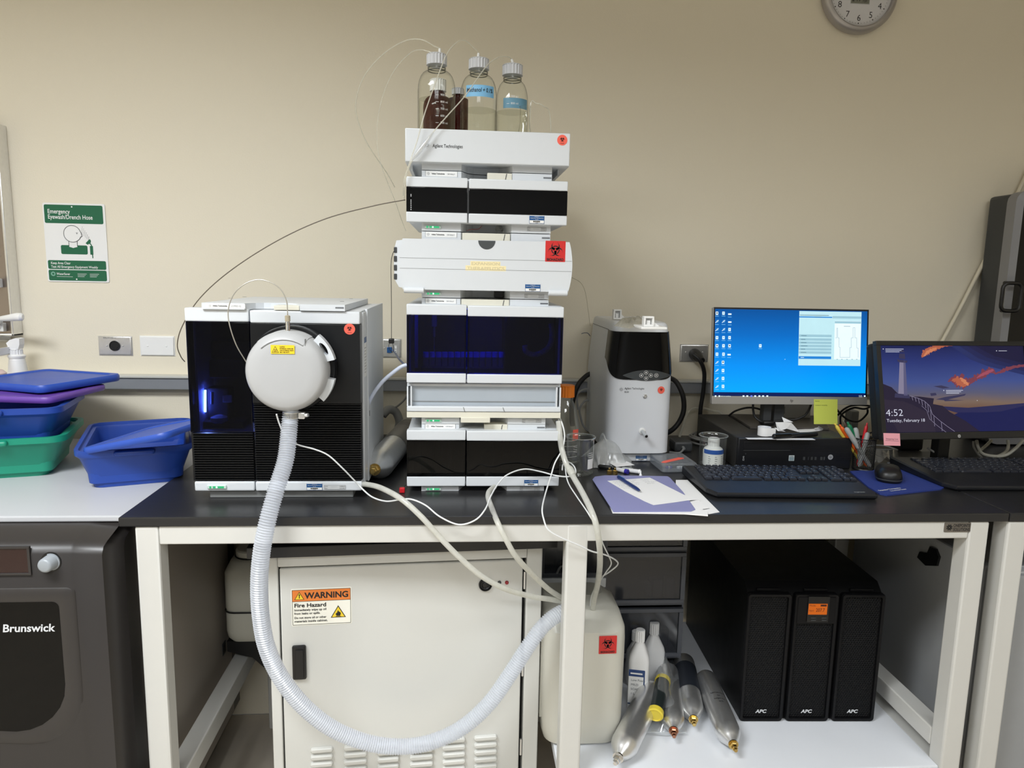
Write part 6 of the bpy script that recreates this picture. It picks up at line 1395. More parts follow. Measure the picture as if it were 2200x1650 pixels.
def beaker(name, label, x, y, z, r, h, printed=True, thick=None):
    t = thing(name, label, 'beaker', (x, y, z)); n = 40
    prof = [(r*0.3, 0.0015), (r-0.004, 0), (r, 0.004), (r, h-0.008), (r+0.001, h-0.004), (r+0.0035, h), (r+0.0025, h+0.001), (r-0.001, h-0.004)]
    m = M(); loops = []
    for rr_, hh in prof:
        lp = []
        for i in range(n):
            a = 2*PI*i/n; dl = max(0, 1-abs(((a-PI*1.18+PI) % (2*PI))-PI)/0.3) if hh > h-0.009 else 0
            lp.append((x+(rr_+0.006*dl)*math.cos(a), y+(rr_+0.006*dl)*math.sin(a), z+hh))
        loops.append(lp)
    m.loft(loops, 0, True, True, False); build('glass', m, CLEARB, t)
    build('rim', M().tube([(x+(r+0.0025)*math.cos(2*PI*i/n), y+(r+0.0025)*math.sin(2*PI*i/n), z+h) for i in range(n)], 0.0013, 6, closed=True), glass('rim_glass', (225, 230, 228), gloss=0.08, base=0.35, edge=0.8, haze=0.2), t)
    if printed:
        wrap(t, x, y, r+0.0006, z+0.018, z+0.042, 294, 326, WHITE, 'print_patch')
        m = M()
        for k in range(3):
            ps = [(x+(r+0.0006)*math.cos(R_(a)), y+(r+0.0006)*math.sin(R_(a)), z+0.046+0.005*k+d) for a in (298, 310, 322) for d in (0, 0.0009)]; m.add(ps, [(2*i, 2*i+2, 2*i+3, 2*i+1) for i in range(2)])
            ps = [(x+(r+0.0006)*math.cos(R_(a)), y+(r+0.0006)*math.sin(R_(a)), z+0.06+0.006*k+d) for a in (232, 240, 248) for d in (0, 0.0008)]; m.add(ps, [(2*i, 2*i+2, 2*i+3, 2*i+1) for i in range(2)])
        build('scale_print', m, WHITE, t)
    return t
b0 = onZ(1248, 1025, 0.9); rB = 0.0335; bx, by = 0.297, 1.70; hB = onY(1250, 942, by-0.02).z-0.9
beaker('glass_beaker', 'clear glass beaker in front of the orange capped bottle', bx, by, 0.9, rB, hB)

# ------------------------------------------------------------------ bag, vials, fittings, note under the detector
prof_ = [(1258, 984), (1270, 966), (1282, 952), (1292, 940), (1298, 936), (1306, 942), (1316, 950), (1328, 961), (1340, 974), (1350, 986)]
rid = spline([onY(x, y, 1.80) for x, y in prof_], 4); rnd = random.Random(9); m = M(); rows_ = []
for k in range(13):
    u_ = k/12; row = []
    for i, p in enumerate(rid):
        hh = p.z-0.902; s_ = math.sin(PI*min(1, u_*1.15+0.02)) if u_ < 0.8 else math.sin(PI*min(1, 0.94))*(1-(u_-0.8)/0.2)+0.0
        fold = 0.007*math.sin(i*0.42+4*u_)*math.sin(PI*u_)+0.004*math.sin(i*0.8-7*u_)*math.sin(PI*u_)+0.002*(rnd.random()-0.5)
        row.append((p.x+0.006*math.sin(4*u_+i*0.5), 1.742+0.11*u_+fold, 0.902+max(0, hh)*max(0, math.sin(PI*u_))**0.8+max(0, fold*0.6)*math.sin(PI*u_)))
    rows_.append(row)
m.loft(rows_, 0, True, False, False, closed=False)
single('plastic_bag', m, glass('bag_milky', (248, 249, 249), gloss=0.16, base=0.1, edge=0.45, haze=0.55, hazecol=(236, 239, 240), power=2), 'crumpled milky plastic bag between the beaker and the detector', 'bag')
a, b, c, d = onZ(1302, 991, 0.9125), onZ(1324, 1003, 0.9125), onZ(1363, 999, 0.9125), onZ(1340, 988, 0.9125)
f = M(); f.prism([(a.x, a.y), (b.x, b.y), (c.x, c.y), (d.x, d.y)], 'z', 0.9122, 0.9127); single('paper_slip', f, PAPER, 'white paper slip lying over the small vials', 'paper')
def vial(name, label, px, py, pyz, d, r, L_, body, capm, capl=0.006, cat='vial'):
    p = onZ(px, py, 0.9+r); t = thing(name, label, cat, (p.x, p.y, 0.9)); d = V(d).normalized()
    build('body', M().cyl(p-d*L_/2, p+d*(L_/2), r, n=14), body, t); build('cap', M().cyl(p+d*(L_/2), p+d*(L_/2+capl), r*1.1, n=14), capm, t); return t
VB = mat('vial_blue', (48, 40, 150), 0.35); VL = mat('vial_label', (214, 214, 216), 0.5)
vial('sample_vial', 'small vial with purple blue cap pointing forward', 1334, 1010, 0, (0.62, -0.7, 0), 0.0055, 0.026, VL, VB, 0.008)
vial('sample_vial', 'small clear vial just behind the purple capped one', 1346, 1008, 0, (0.8, -0.5, 0), 0.005, 0.022, mat('vial_frost', (170, 175, 175), 0.3), GREYM)
vial('sample_vial', 'small labelled vial with blue end and white tip', 1362, 1012, 0, (0.9, -0.45, 0), 0.0055, 0.024, VL, WHITE, 0.004)
for i, px in enumerate((1309, 1321)):
    p = onZ(px, 1018, 0.9); t = thing('brass_fitting', ('left brass fitting beside the glass beaker', 'right brass fitting touching the small vials')[i], 'fitting', tuple(p))
    m = M().lathe([(0.0062, 0), (0.0066, 0.001), (0.0066, 0.008), (0.005, 0.009), (0.0028, 0.0095), (0.0028, 0.014), (0.002, 0.015)], p, (0, 0, 1), 6, 0, False); build('body', m, BRASS, t)
p = onZ(1300, 1003, 0.906); t = thing('usb_stick', 'black rounded stick lying beneath the paper slip', 'stick', (p.x, p.y, 0.9)); build('case', M().box(-0.018, 0.018, -0.006, 0.006, 0.0005, 0.0105, 0.004, T=Matrix.Translation((p.x, p.y, 0.9)) @ Matrix.Rotation(-0.5, 4, 'Z')), BLACK, t)
p = onZ(1376, 1025, 0.9); t = thing('pipette_tip', 'small white plastic tip standing by the note folder', 'tip', tuple(p)); build('body', M().lathe([(0.0035, 0), (0.0036, 0.006), (0.002, 0.008), (0.0016, 0.016)], p, n=12), WHITE, t)

# clear hinged box with coral label
bx_ = thing('parts_box', 'clear plastic parts box with coral label left of the keyboard', 'box', (0.545, 1.755, 0.9), R_(3))
w_, d_, h_ = 0.088, 0.105, 0.023; BOXC = glass('box_clear', (225, 228, 232), gloss=0.06, base=0.07, edge=0.45, haze=0.25, hazecol=(200, 204, 208))
L4 = lambda k, z, r_: [(x, y, z) for x, y in rrect(w_*k, d_*k, r_)]
build('box_base', M().loft([L4(0.97, 0.0006, 0.006), L4(1, 0.002, 0.007), L4(1, 0.014, 0.007), L4(0.97, 0.014, 0.006), L4(0.96, 0.0025, 0.006)], 0, True), BOXC, bx_, True)
build('box_lid', M().loft([L4(1.02, 0.0145, 0.007), L4(1.02, h_-0.002, 0.007), L4(1.0, h_, 0.006)], 0, True, False, True), BOXC, bx_, True)
a, b = onL(bx_, 1423, 994, 2, h_+0.0008), onL(bx_, 1466, 983, 2, h_+0.0008); q0 = (b-a).normalized(); nn = V((-q0.y, q0.x, 0))*0.0085
m = M(); P = [a+nn*0.4, a-nn*0.6+q0*0.006, b-nn-q0*0.004, b-nn*0.3, b+nn*0.8-q0*0.006, a+nn+q0*0.014]; m.prism([(p.x, p.y) for p in P], 'z', h_+0.0004, h_+0.0009); build('label', m, CORAL, bx_, True, label='coral paper label')
for i, (x, y) in enumerate(((-0.02, -0.03), (0.008, -0.033), (0.028, -0.03))):
    t = thing('small_connector', ('left', 'middle', 'right')[i]+' white connector inside the clear parts box', 'connector', tuple(XF[bx_.name] @ V((x, y, 0.0028))))
    build('body', M().cyl((-0.008, 0, 0.0045), (0.008, 0, 0.0045), 0.0042, n=12, bev=0.0008), WHITE if i else VB, t, True); build('ring', M().cyl((-0.002, 0, 0.0045), (0.002, 0, 0.0045), 0.005, n=12), GREYL, t, True)

# ------------------------------------------------------------------ folder, papers, pen
z = 0.9
def sheet(name, label, pts, z0, th, m_, cat='paper', lines=None, curl=0):
    P = [onZ(x, y, z0+th) for x, y in pts]; m = M().prism([(p.x, p.y) for p in P], 'z', z0, z0+th)
    t = single(name, m, m_, label, cat); return t, P
sheet('paper_sheet', 'white sheet under the right side of the lavender folder', ((1452, 1031), (1477, 1031), (1546, 1100), (1524, 1104), (1450, 1100)), z+0.0002, 0.0006, PAPER)
sheet('paper_stack', 'stack of white sheets showing under the front of the lavender folder', ((1300, 1060), (1440, 1062), (1520, 1099), (1521, 1107), (1470, 1103), (1316, 1101)), z+0.001, 0.0022, PAPER)
fo, P = sheet('paper_folder', 'lavender card folder lying open beside the beaker', ((1273, 1030), (1278, 1024), (1300, 1021), (1434, 1023), (1439, 1026), (1467, 1056), (1494, 1094), (1484, 1098), (1318, 1099)), z+0.0036, 0.0012, mat('folder_lavender', (138, 140, 186), 0.55), 'folder')
t, P = sheet('paper_note', 'handwritten white page lying on the lavender folder under the pen', ((1305, 1033), (1396, 1026), (1470, 1063), (1503, 1073), (1477, 1075), (1450, 1079), (1404, 1085), (1385, 1077), (1342, 1055)), z+0.0052, 0.0004, PAPER)
m = M(); ux = (P[1]-P[0]).normalized(); uy = V((-ux.y, ux.x, 0)); rnd = random.Random(2)
for k in range(6):
    for j in range(3 if k < 4 else 1):
        s = ('ACQ 12.4 min', 'flow 0.6', 'col 3 wash', 'B 95%', 'ms scan+', 'inj 2 ul')[(k+2*j) % 6]; vs, fs, tw = text_mesh(s, 0, 0.2); kk = 0.004/0.69; o = P[0]+ux*(0.008+0.036*j)-uy*(0.012+0.011*k)+V((0, 0, 0.0001)); 
        m.add([o+ux*(p.x*kk)+uy*(p.y*kk) for p in vs], fs)
t2 = build('handwriting', m, mat('pencil', (140, 142, 150), 0.6), t)
p = onZ(1485, 1090, z+0.0036); 
sheet('business_card', 'small white card tucked at the front right of the folder', ((1480, 1078), (1500, 1074), (1524, 1091), (1494, 1096)), z+0.0034, 0.0005, PAPER, 'card')
a, b = onZ(1327, 1024, z+0.0098), onZ(1376, 1055, z+0.0098); dd = (b-a).normalized()
pn = thing('ballpoint_pen', 'dark blue ballpoint pen lying on the handwritten page', 'pen', (a.x, a.y, z+0.0056)); L0 = (b-a).length
NAVY = mat('pen_navy', (26, 48, 104), 0.3)
build('barrel', M().lathe([(0.0022, 0), (0.0034, 0.003), (0.0042, 0.012), (0.0042, L0-0.024), (0.0036, L0-0.012), (0.0016, L0-0.002)], a, dd, 16), NAVY, pn)
build('tip', M().lathe([(0.0015, L0-0.002), (0.0008, L0+0.003)], a, dd, 10), CHROME, pn)
sd = dd.cross(V((0, 0, 1))); build('clip', M().tube([a+dd*0.004+V((0, 0, 0.0042)), a+dd*0.035+V((0, 0, 0.0052))], 0.0011, 6), mat('pen_blue', (36, 92, 156), 0.3), pn)

# ------------------------------------------------------------------ dark beaker with white bottle
cj = onZ(1528, 1008, 0.9); xj, yj = 0.655, 1.775; rJ = 0.0335; hJ = onY(1530, 935, yj).z-0.9
beaker('glass_beaker', 'clear glass beaker holding the white pill bottle beside the computer', xj, yj, 0.9, rJ, hJ, False)
zb_ = 0.902; t = thing('pill_bottle', 'white plastic bottle with blue band standing in the right beaker', 'bottle', (xj, yj-0.004, zb_)); yq = yj-0.004
rP = 0.0255; zt_ = onY(1527, 941, yq).z; zn = onY(1527, 958, yq).z
build('body', M().lathe([(0.018, 0), (rP-0.001, 0.001), (rP, 0.004), (rP, zn-zb_-0.012), (rP-0.003, zn-zb_-0.005), (0.015, zn-zb_), (0.014, zn-zb_+0.003)], (xj, yq, zb_), n=28), WPL, t)
build('cap', ribbed_cap((xj, yq, zn+0.0005), 0.0148, zt_-zn, 36, 0.0005), WPL, t)
zba, zbb = onY(1527, 977, yq-rP).z, onY(1527, 968, yq-rP).z
wrap(t, xj, yq, rP+0.0004, 0.904, zba-0.0006, 190, 350, WHITE, 'label'); wrap(t, xj, yq, rP+0.0006, zba, zbb, 190, 350, mat('band_blue', (26, 84, 170), 0.4), 'blue_band')
m = M()
for k in range(6):
    for ac in (225, 262, 300):
        ps = [(xj+(rP+0.0008)*math.cos(R_(ac+a)), yq+(rP+0.0008)*math.sin(R_(ac+a)), zba-0.007-0.0055*k+d) for a in (0, 9+(k*5) % 7) for d in (0, 0.0012)]; m.add(ps, [(0, 2, 3, 1)])
build('small_print', m, INKG, t)

# ------------------------------------------------------------------ computer under the silver monitor
pcx0, pcx1, pcy, pcz = 0.7055, 1.004, 1.735, 0.981
pc = thing('desktop_computer', 'flat black desktop computer under the silver monitor', 'computer', ((pcx0+pcx1)/2, 1.9, 0.9))
PCK = mat('pc_black', (18, 19, 23), 0.38); PCT = mat('pc_top', (44, 43, 42), 0.5, bump=0.1)
build('case', M().box(pcx0+0.001, pcx1-0.001, pcy+0.012, 2.055, 0.9, pcz-0.001, 0.003), PCT, pc)
fb = build('front_bezel', M().box(pcx0, pcx1, pcy, pcy+0.0118, 0.9, pcz, 0.003), PCK, pc)
g = lambda px, py: onY(px, py, pcy)
m = M()
for py in (957, 960.5, 964, 967.5): a, b = g(1700, py), g(1826, py); m.box(a.x, b.x, pcy-0.0012, pcy+0.001, a.z-0.0007, a.z+0.0007)
for py in (972, 976, 980, 984, 988): a, b = g(1797, py), g(1828, py); m.box(a.x, b.x, pcy-0.0012, pcy+0.001, a.z-0.0007, a.z+0.0007)
build('grille_bars', m, PCK, fb, kind='stuff')
a, b = g(1597, 966), g(1698, 949); build('drive_bay', M().box(a.x, b.x, pcy-0.0015, pcy+0.001, a.z, b.z, 0.0008), PCK, fb); a, b = g(1597, 967.5), g(1698, 966); build('bay_line', M().box(a.x, b.x, pcy-0.0022, pcy+0.001, a.z-0.0004, a.z+0.0008), GREYD, fb)
p = g(1784, 982); f = Flat(p+V((0, -0.0003, 0)), (1, 0, 0), (0, 0, 1)); f.disc(0, 0, 0.0068, 0, 1); f.text('hp', 0.0, -0.002, 0.0052, 1, 2, 0.0075, 'C', 0.0, 0.3); build('maker_badge', f, [mat('badge_silver', (190, 192, 195), 0.3, metal=0.4), INK], fb)
p = g(1694, 990); f = Flat(p+V((0, -0.0002, 0)), (1, 0, 0), (0, 0, 1)); f.slab(0.0145, 0.0145, 0.0003, 0, 0.001); f.rect(0.0015, 0.0015, 0.013, 0.0095, 1); f.text('inside', 0.0072, 0.0108, 0.002, 2, 2, 0.008, 'C'); build('sticker', f, [mat('sticker_silver', (176, 186, 190), 0.3), mat('sticker_teal', (130, 150, 158), 0.3), INK], fb)
m = M()
for px, wd in ((1725, 0.006), (1736, 0.0015), (1742, 0.005), (1750, 0.005), (1762, 0.006), (1769, 0.004)): p = g(px, 985); m.box(p.x, p.x+wd, pcy-0.0004, pcy+0.0005, p.z-0.004, p.z+0.004)
p = g(1602, 975); m.box(p.x-0.0012, p.x+0.0012, pcy-0.0008, pcy+0.0005, p.z-0.0012, p.z+0.0012)
build('ports', m, GREYD, fb, kind='stuff')
f = Flat(g(1595, 990)+V((0, -0.0003, 0)), (0, 0, 1), (-1, 0, 0)); f.text('Z240', 0, -0.004, 0.004, 0, 1, None); build('model_print', f, GREYL, fb)
# things on the computer
zP = pcz+0.0002
def slip(label, px0, px1, py0, py1, nm='paper_tag'):
    a, b = onZ(px0, py1, zP), onZ(px1, py0, zP); single(nm, M().box(a.x, b.x, a.y, b.y, zP, zP+0.0005), PAPER, label, 'paper')
slip('thin white tag at the left front edge of the computer top', 1607, 1661, 941, 944); slip('longer white tag beside the thin one on the computer top', 1669, 1745, 942, 945)
p = onZ(1647, 938, zP); t = thing('label_roll', 'small roll of white labels standing on the computer', 'roll', (p.x, p.y+0.012, zP)); m = M().lathe([(0.0105, 0), (0.0165, 0), (0.0165, 0.022), (0.0105, 0.022), (0.0105, 0)], (p.x, p.y+0.016, zP), n=30, cap=False); build('paper', m, PAPER, t)
m = M(); q = V((p.x+0.0165, p.y+0.016, zP)); m.box(q.x-0.0165, q.x+0.006, q.y-0.0168, q.y-0.0163, zP+0.001, zP+0.022); build('loose_end', m, PAPER, t)
# folded paper figure
pa = onZ(1694, 928, zP); og = thing('folded_paper', 'white folded paper shape beside the label roll on the computer', 'paper', (pa.x, pa.y, zP))
def O_(px, py, dz=0.0, dy=0.0): v = onY(px, py, pa.y+dy); v.z = max(v.z, zP+0.0004); return v
m = M(); tri_ = ((1666, 907, 0), (1684, 907, -0.006), (1678, 925, -0.008)), ((1684, 907, -0.006), (1700, 908, -0.004), (1690, 921, -0.01)), ((1680, 896, 0.004), (1704, 907, 0.0), (1684, 907, -0.006)), ((1690, 921, -0.01), (1700, 908, -0.004), (1714, 924, 0.0)), ((1678, 925, -0.008), (1690, 921, -0.01), (1684, 907, -0.006)), ((1664, 918, 0), (1671, 926, -0.004), (1688, 927, -0.008)), ((1666, 907, 0), (1678, 925, -0.008), (1671, 926, -0.002)), ((1690, 921, -0.01), (1714, 924, 0), (1716, 930, -0.004))
for T3 in tri_:
    A = [O_(x, y, 0, dy) for x, y, dy in T3]; n_ = (A[1]-A[0]).cross(A[2]-A[0]).normalized()*0.0004
    m.add([p-n_ for p in A]+[p+n_ for p in A], [(0, 2, 1), (3, 4, 5), (0, 1, 4, 3), (1, 2, 5, 4), (2, 0, 3, 5)])
build('folds', m, PAPER, og)
a, b = onZ(1661, 938, zP+0.0065), onZ(1755, 933, zP+0.0055); d = b-a; L0 = d.length
t = thing('marker_pen', 'thick black marker lying on the computer top', 'marker', (a.x, a.y, zP))
build('barrel', M().lathe([(0.005, 0), (0.0066, 0.002), (0.0066, L0*0.38), (0.0058, L0*0.42), (0.0056, L0-0.006), (0.0045, L0)], a, d, 16), BLACK, t)
build('cap', M().lathe([(0.007, L0*0.02), (0.0071, L0*0.05), (0.0071, L0*0.36), (0.0067, L0*0.38)], a, d, 16), GLOSSK, t)
# printed strip curling
pts = [onZ(1718, 929, zP+0.001), onZ(1742, 928, zP+0.001), onZ(1758, 926, zP+0.003), onZ(1767, 924, zP+0.012), onZ(1769, 921, zP+0.022)]
P = spline(pts, 5); m = M(); wv = V((0.004, 0.034, 0)); top_ = [p for p in P]+[]; n_ = len(P)
lo = [p for p in P]; hi = [p+wv for p in P]
m.add(lo+hi+[p+V((0, 0, 0.0003)) for p in lo]+[p+V((0, 0, 0.0003)) for p in hi], [(i, i+1, n_+i+1, n_+i) for i in range(n_-1)]+[(2*n_+i, 3*n_+i, 3*n_+i+1, 2*n_+i+1) for i in range(n_-1)]+[(i, 2*n_+i, 2*n_+i+1, i+1) for i in range(n_-1)])
for k in range(6):
    for i in range(9, n_-2): o1 = lo[i]+wv*(0.15+0.12*k)+V((0, 0, 0.0006)); o2 = lo[i+1]+wv*(0.15+0.12*k)+V((0, 0, 0.0006)); m.add([o1, o2, o2+wv*0.035, o1+wv*0.035], [(0, 1, 2, 3)], 1)
single('printed_strip', m, [PAPER, INKG], 'curled printed label strip behind the marker on the computer', 'paper')

# ------------------------------------------------------------------ silver monitor
YMn = 1.85
mo = thing('computer_monitor', 'silver monitor showing a bright blue desktop', 'monitor', (0.88, YMn-0.012, onY(1700, 868, YMn-0.012).z), rot=(R_(-7), 0, 0))
def Mo(px, py, y=0.0): return onL(mo, px, py, 1, y)
a, b = Mo(1529, 868), Mo(1867.5, 665); X0, X1, Z0, Z1 = a.x, b.x, a.z, b.z
SILV = mat('monitor_silver', (176, 174, 170), 0.35, metal=0.4)
zch = Mo(1700, 852).z
m = M().box(X0, X1, 0.001, 0.016, Z0, Z1, 0.003); build('back_shell', m, SILV, mo, True)
build('chin', M().box(X0, X1, -0.001, 0.001, Z0, zch, 0.0008), SILV, mo, True, label='silver chin')
build('bezel', M().box(X0+0.001, X1-0.001, -0.0006, 0.001, zch, Z1-0.0005, 0.0004), BLACK, mo, True)
sx0, sx1, sz0, sz1 = X0+0.0045, X1-0.0055, 0, Z1-0.005; sz0 = zch+0.0008
SW, SH = sx1-sx0, sz1-sz0
def ramp_glow(name, stops, s=1.0, axis=1, noise=None):
    m = bpy.data.materials.new(name); m.use_nodes = True; nt = m.node_tree; N = nt.nodes.new; L = nt.links.new
    b = nt.nodes['Principled BSDF']; b.inputs['Base Color'].default_value = (0, 0, 0, 1); b.inputs['Roughness'].default_value = 0.3; b.inputs['Specular IOR Level'].default_value = 0.2
    tc = N('ShaderNodeTexCoord'); sp = N('ShaderNodeSeparateXYZ'); L(tc.outputs['Generated'], sp.inputs[0])
    r = N('ShaderNodeValToRGB'); e = r.color_ramp.elements
    while len(e) > 1: e.remove(e[0])
    e[0].position = stops[0][0]; e[0].color = lin(stops[0][1])
    for p_, c_ in stops[1:]: q = e.new(p_); q.color = lin(c_)
    fac = sp.outputs['XYZ'.index('XYZ'[axis])]
    if noise:
        nz = N('ShaderNodeTexNoise'); nz.inputs['Scale'].default_value = noise[0]; nz.inputs['Detail'].default_value = 5
        L(tc.outputs['Generated'], nz.inputs['Vector']); ma = N('ShaderNodeMath'); ma.operation = 'MULTIPLY_ADD'; ma.inputs[1].default_value = noise[1]; L(nz.outputs['Fac'], ma.inputs[0])
        sb = N('ShaderNodeMath'); sb.operation = 'SUBTRACT'; sb.inputs[1].default_value = noise[1]/2; L(fac, sb.inputs[0]); L(sb.outputs[0], ma.inputs[2]); fac = ma.outputs[0]
    L(fac, r.inputs[0]); L(r.outputs[0], b.inputs['Emission Color']); b.inputs['Emission Strength'].default_value = s
    return m
scr = build('screen', M().box(sx0, sx1, -0.0008, -0.0006, sz0, sz1), ramp_glow('desktop_blue', [(0, (4, 166, 248)), (0.35, (4, 140, 236)), (0.7, (4, 104, 190)), (1, (4, 78, 150))], 1.0, 2), mo, True, label='lit blue desktop')
f = Flat((sx0, -0.0009, sz0), (1, 0, 0), (0, 0, 1))
def sp_(px, py): p = Mo(px, py); return p.x-sx0, p.z-sz0
f.rect(0, 0, SW, SH*0.042, 0, 1)
ic = [(1540, 673), (1540, 691), (1540, 708.5), (1540, 725.5), (1540, 743), (1540, 761), (1540, 779), (1540, 796), (1540, 814), (1540, 831), (1554, 673), (1554, 691), (1554, 708.5), (1554, 725.5), (1554, 743), (1554, 761), (1553, 778.5), (1553, 796), (1553, 813), (1553, 830), (1567.5, 675), (1567.5, 692), (1567, 708), (1567, 725.5), (1567, 743), (1566, 762), (1633, 743)]
for i, (px, py) in enumerate(ic):
    u, v = sp_(px, py); k = i % 4
    if i in (20, 21, 25): f.rect(u-0.0045, v-0.002, u+0.0045, v+0.002, 1, 2)
    elif i in (1, 2, 6, 7, 8, 9, 11, 12): f.line([(u-0.004, v-0.003), (u, v), (u+0.004, v+0.004)], 0.0016, 1, 2); f.ring(u+0.001, v+0.001, 0.0022, 0.0032, 2, 2, 0, 360, 10)
    else: f.rect(u-0.0034, v-0.0042, u+0.0034, v+0.0042, 1, 2, 0.0006); f.rect(u-0.0018, v-0.001, u+0.0018, v+0.002, 2 if k else 6, 3)
    f.line([(u-0.005, v-0.0075), (u+0.005, v-0.0075)], 0.0012, 2, 2)
for i, px in enumerate((1537, 1545)): u, v = sp_(px, 851); f.rect(u-0.002, v-0.002, u+0.002, v+0.002, 1, 2)
u, v = sp_(1548, 851.5); f.text('Ask me anything', u, v-0.0005, 0.0026, 1, 2, 0.027)
for px in (1597, 1605, 1614, 1622, 1631, 1639, 1648): u, v = sp_(px, 851); f.rect(u-0.0025, v-0.002, u+0.0025, v+0.002, 1 if px != 1614 else 5, 2)
u, v = sp_(1848, 851); f.text('4:52 PM', u-0.005, v+0.0005, 0.0018, 1, 2, 0.009); f.text('2/18/2020', u-0.005, v-0.0026, 0.0018, 1, 2, 0.0105); u, v = sp_(1857, 851); f.rect(u-0.002, v-0.002, u+0.0025, v+0.002, 1, 2)
# open window
u0, v0 = sp_(1714.5, 785); u1, v1 = sp_(1850.5, 670.5); f.rect(u0, v0, u1, v1, 3, 1)
um = sp_(1787, 700)[0]; f.rect(u0, v1-0.017, um, v1-0.014, 4, 2); f.rect(um+0.001, v1-0.012, u1, v1-0.018, 7, 2)
for py in (721, 729, 736, 743, 750, 757): u, v = sp_(1716, py); f.rect(u0+0.0005, v-0.0032, um-0.0005, v+0.0032, 7, 2); f.line([(u0+0.006, v), (u0+0.018+0.003*(py % 3), v)], 0.0012, 8, 3)
u, v = sp_(1716, 768); f.rect(u0+0.0005, v-0.0035, um-0.0005, v+0.0035, 4, 2); f.line([(u0+0.006, v), (u0+0.015, v)], 0.0012, 1, 3)
u, v = sp_(1718, 677); f.line([(u, v), (u+0.08, v)], 0.0014, 8, 2); f.line([(u+0.04, v-0.004), (u+0.06, v-0.004)], 0.0014, 8, 2)
a_, b_ = sp_(1791, 772), sp_(1849, 690); f.rect(a_[0], a_[1], b_[0], b_[1], 1, 2); f.rect(a_[0], b_[1]-0.007, b_[0], b_[1]-0.001, 7, 3)
cv = [sp_(x, y) for x, y in ((1794, 726), (1797, 726), (1797, 705), (1799, 705), (1799, 726), (1802, 726), (1802, 746), (1804, 746), (1804, 768), (1825, 768), (1825, 747), (1828, 747), (1828, 726), (1832, 726), (1832, 704), (1836, 704), (1836, 726), (1840, 726), (1840, 748), (1843, 748), (1843, 768))]; f.line(cv, 0.0006, 8, 4)
for px in (1798, 1808, 1819, 1830, 1840): u, v = sp_(px, 772); f.line([(u-0.002, v), (u+0.002, v)], 0.001, 8, 3)
u, v = sp_(1812, 701); f.line([(u, v), (u+0.018, v)], 0.001, 8, 4)
u, v = sp_(1686, 772); f.disc(u, v, 0.0009, 1, 2, 8)
build('screen_content', f, [glow('taskbar_navy', (10, 30, 84)), glow('ui_white', (226, 244, 250)), glow('ui_palecyan', (120, 186, 226)), glow('ui_window', (186, 224, 232)), glow('ui_blue', (40, 128, 206)), glow('ui_purple', (120, 140, 240)), glow('ui_dark', (40, 50, 70)), glow('ui_grey', (150, 190, 204)), glow('ui_text', (70, 104, 120))], scr, True)
p = Mo(1700, 861); f = Flat((p.x, -0.0011, p.z), (1, 0, 0), (0, 0, 1)); f.text('hp', 0, -0.003, 0.0075, 0, 1, 0.0088, 'C', 0.0, 0.35); build('maker_print', f, INK, mo, True)
# stand
a, b = onY(1636, 900, YMn+0.03), onY(1653, 900, YMn+0.03); c_, d_ = onY(1657, 900, YMn+0.045), onY(1678, 900, YMn+0.045); Zm = XF[mo.name].translation.z
m = M().box(a.x, b.x, YMn+0.02, YMn+0.045, pcz+0.004, Zm+0.12, 0.001); m.box(c_.x, d_.x, YMn+0.03, YMn+0.055, pcz+0.004, Zm+0.12, 0.001); m.box(a.x, d_.x, YMn+0.022, YMn+0.05, Zm+0.08, Zm+0.14, 0.001); m.box(a.x, d_.x, YMn+0.0165, YMn+0.035, pcz+0.004, pcz+0.01)
build('stand_post', m, GREYD, mo)
A = [onZ(1567, 889, zP+0.005), onZ(1612, 917, zP+0.005), onZ(1782, 920, zP+0.005), onZ(1760, 893, zP+0.005)]
build('stand_base', M().prism([(p.x, p.y) for p in A], 'z', zP, zP+0.005), mat('stand_bronze', (86, 82, 78), 0.35, metal=0.4), mo)
# yellow note
p, q_ = Mo(1748, 911, -0.003), Mo(1800, 858, -0.003); st = thing('sticky_note', 'lime yellow sticky note hanging from the silver monitor', 'note', tuple(mo.location), rot=tuple(mo.rotation_euler))
m = M(); n_ = 6; ps = []
for k in range(n_+1): t_ = k/n_; z_ = q_.z+(p.z-q_.z)*t_; y_ = -0.0018-0.003*t_**2; ps += [(p.x, y_, z_), (q_.x, y_, z_), (p.x, y_+0.0003, z_), (q_.x, y_+0.0003, z_)]
m.add(ps, [(4*k, 4*k+4, 4*k+5, 4*k+1) for k in range(n_)]+[(4*k+2, 4*k+3, 4*k+7, 4*k+6) for k in range(n_)], 0, True); build('paper', m, mat('note_lime', (204, 214, 92), 0.6), st, True)
f = Flat((p.x+0.003, -0.0026, q_.z-0.006), (1, 0, 0), (0, 0, 1)); f.text('Backup', 0, 0, 0.003, 0, 1, 0.012); f.text('restart weekly', 0, -0.011, 0.003, 0, 2, 0.034); build('handwriting', f, mat('pencil2', (130, 140, 70), 0.6), st, True)

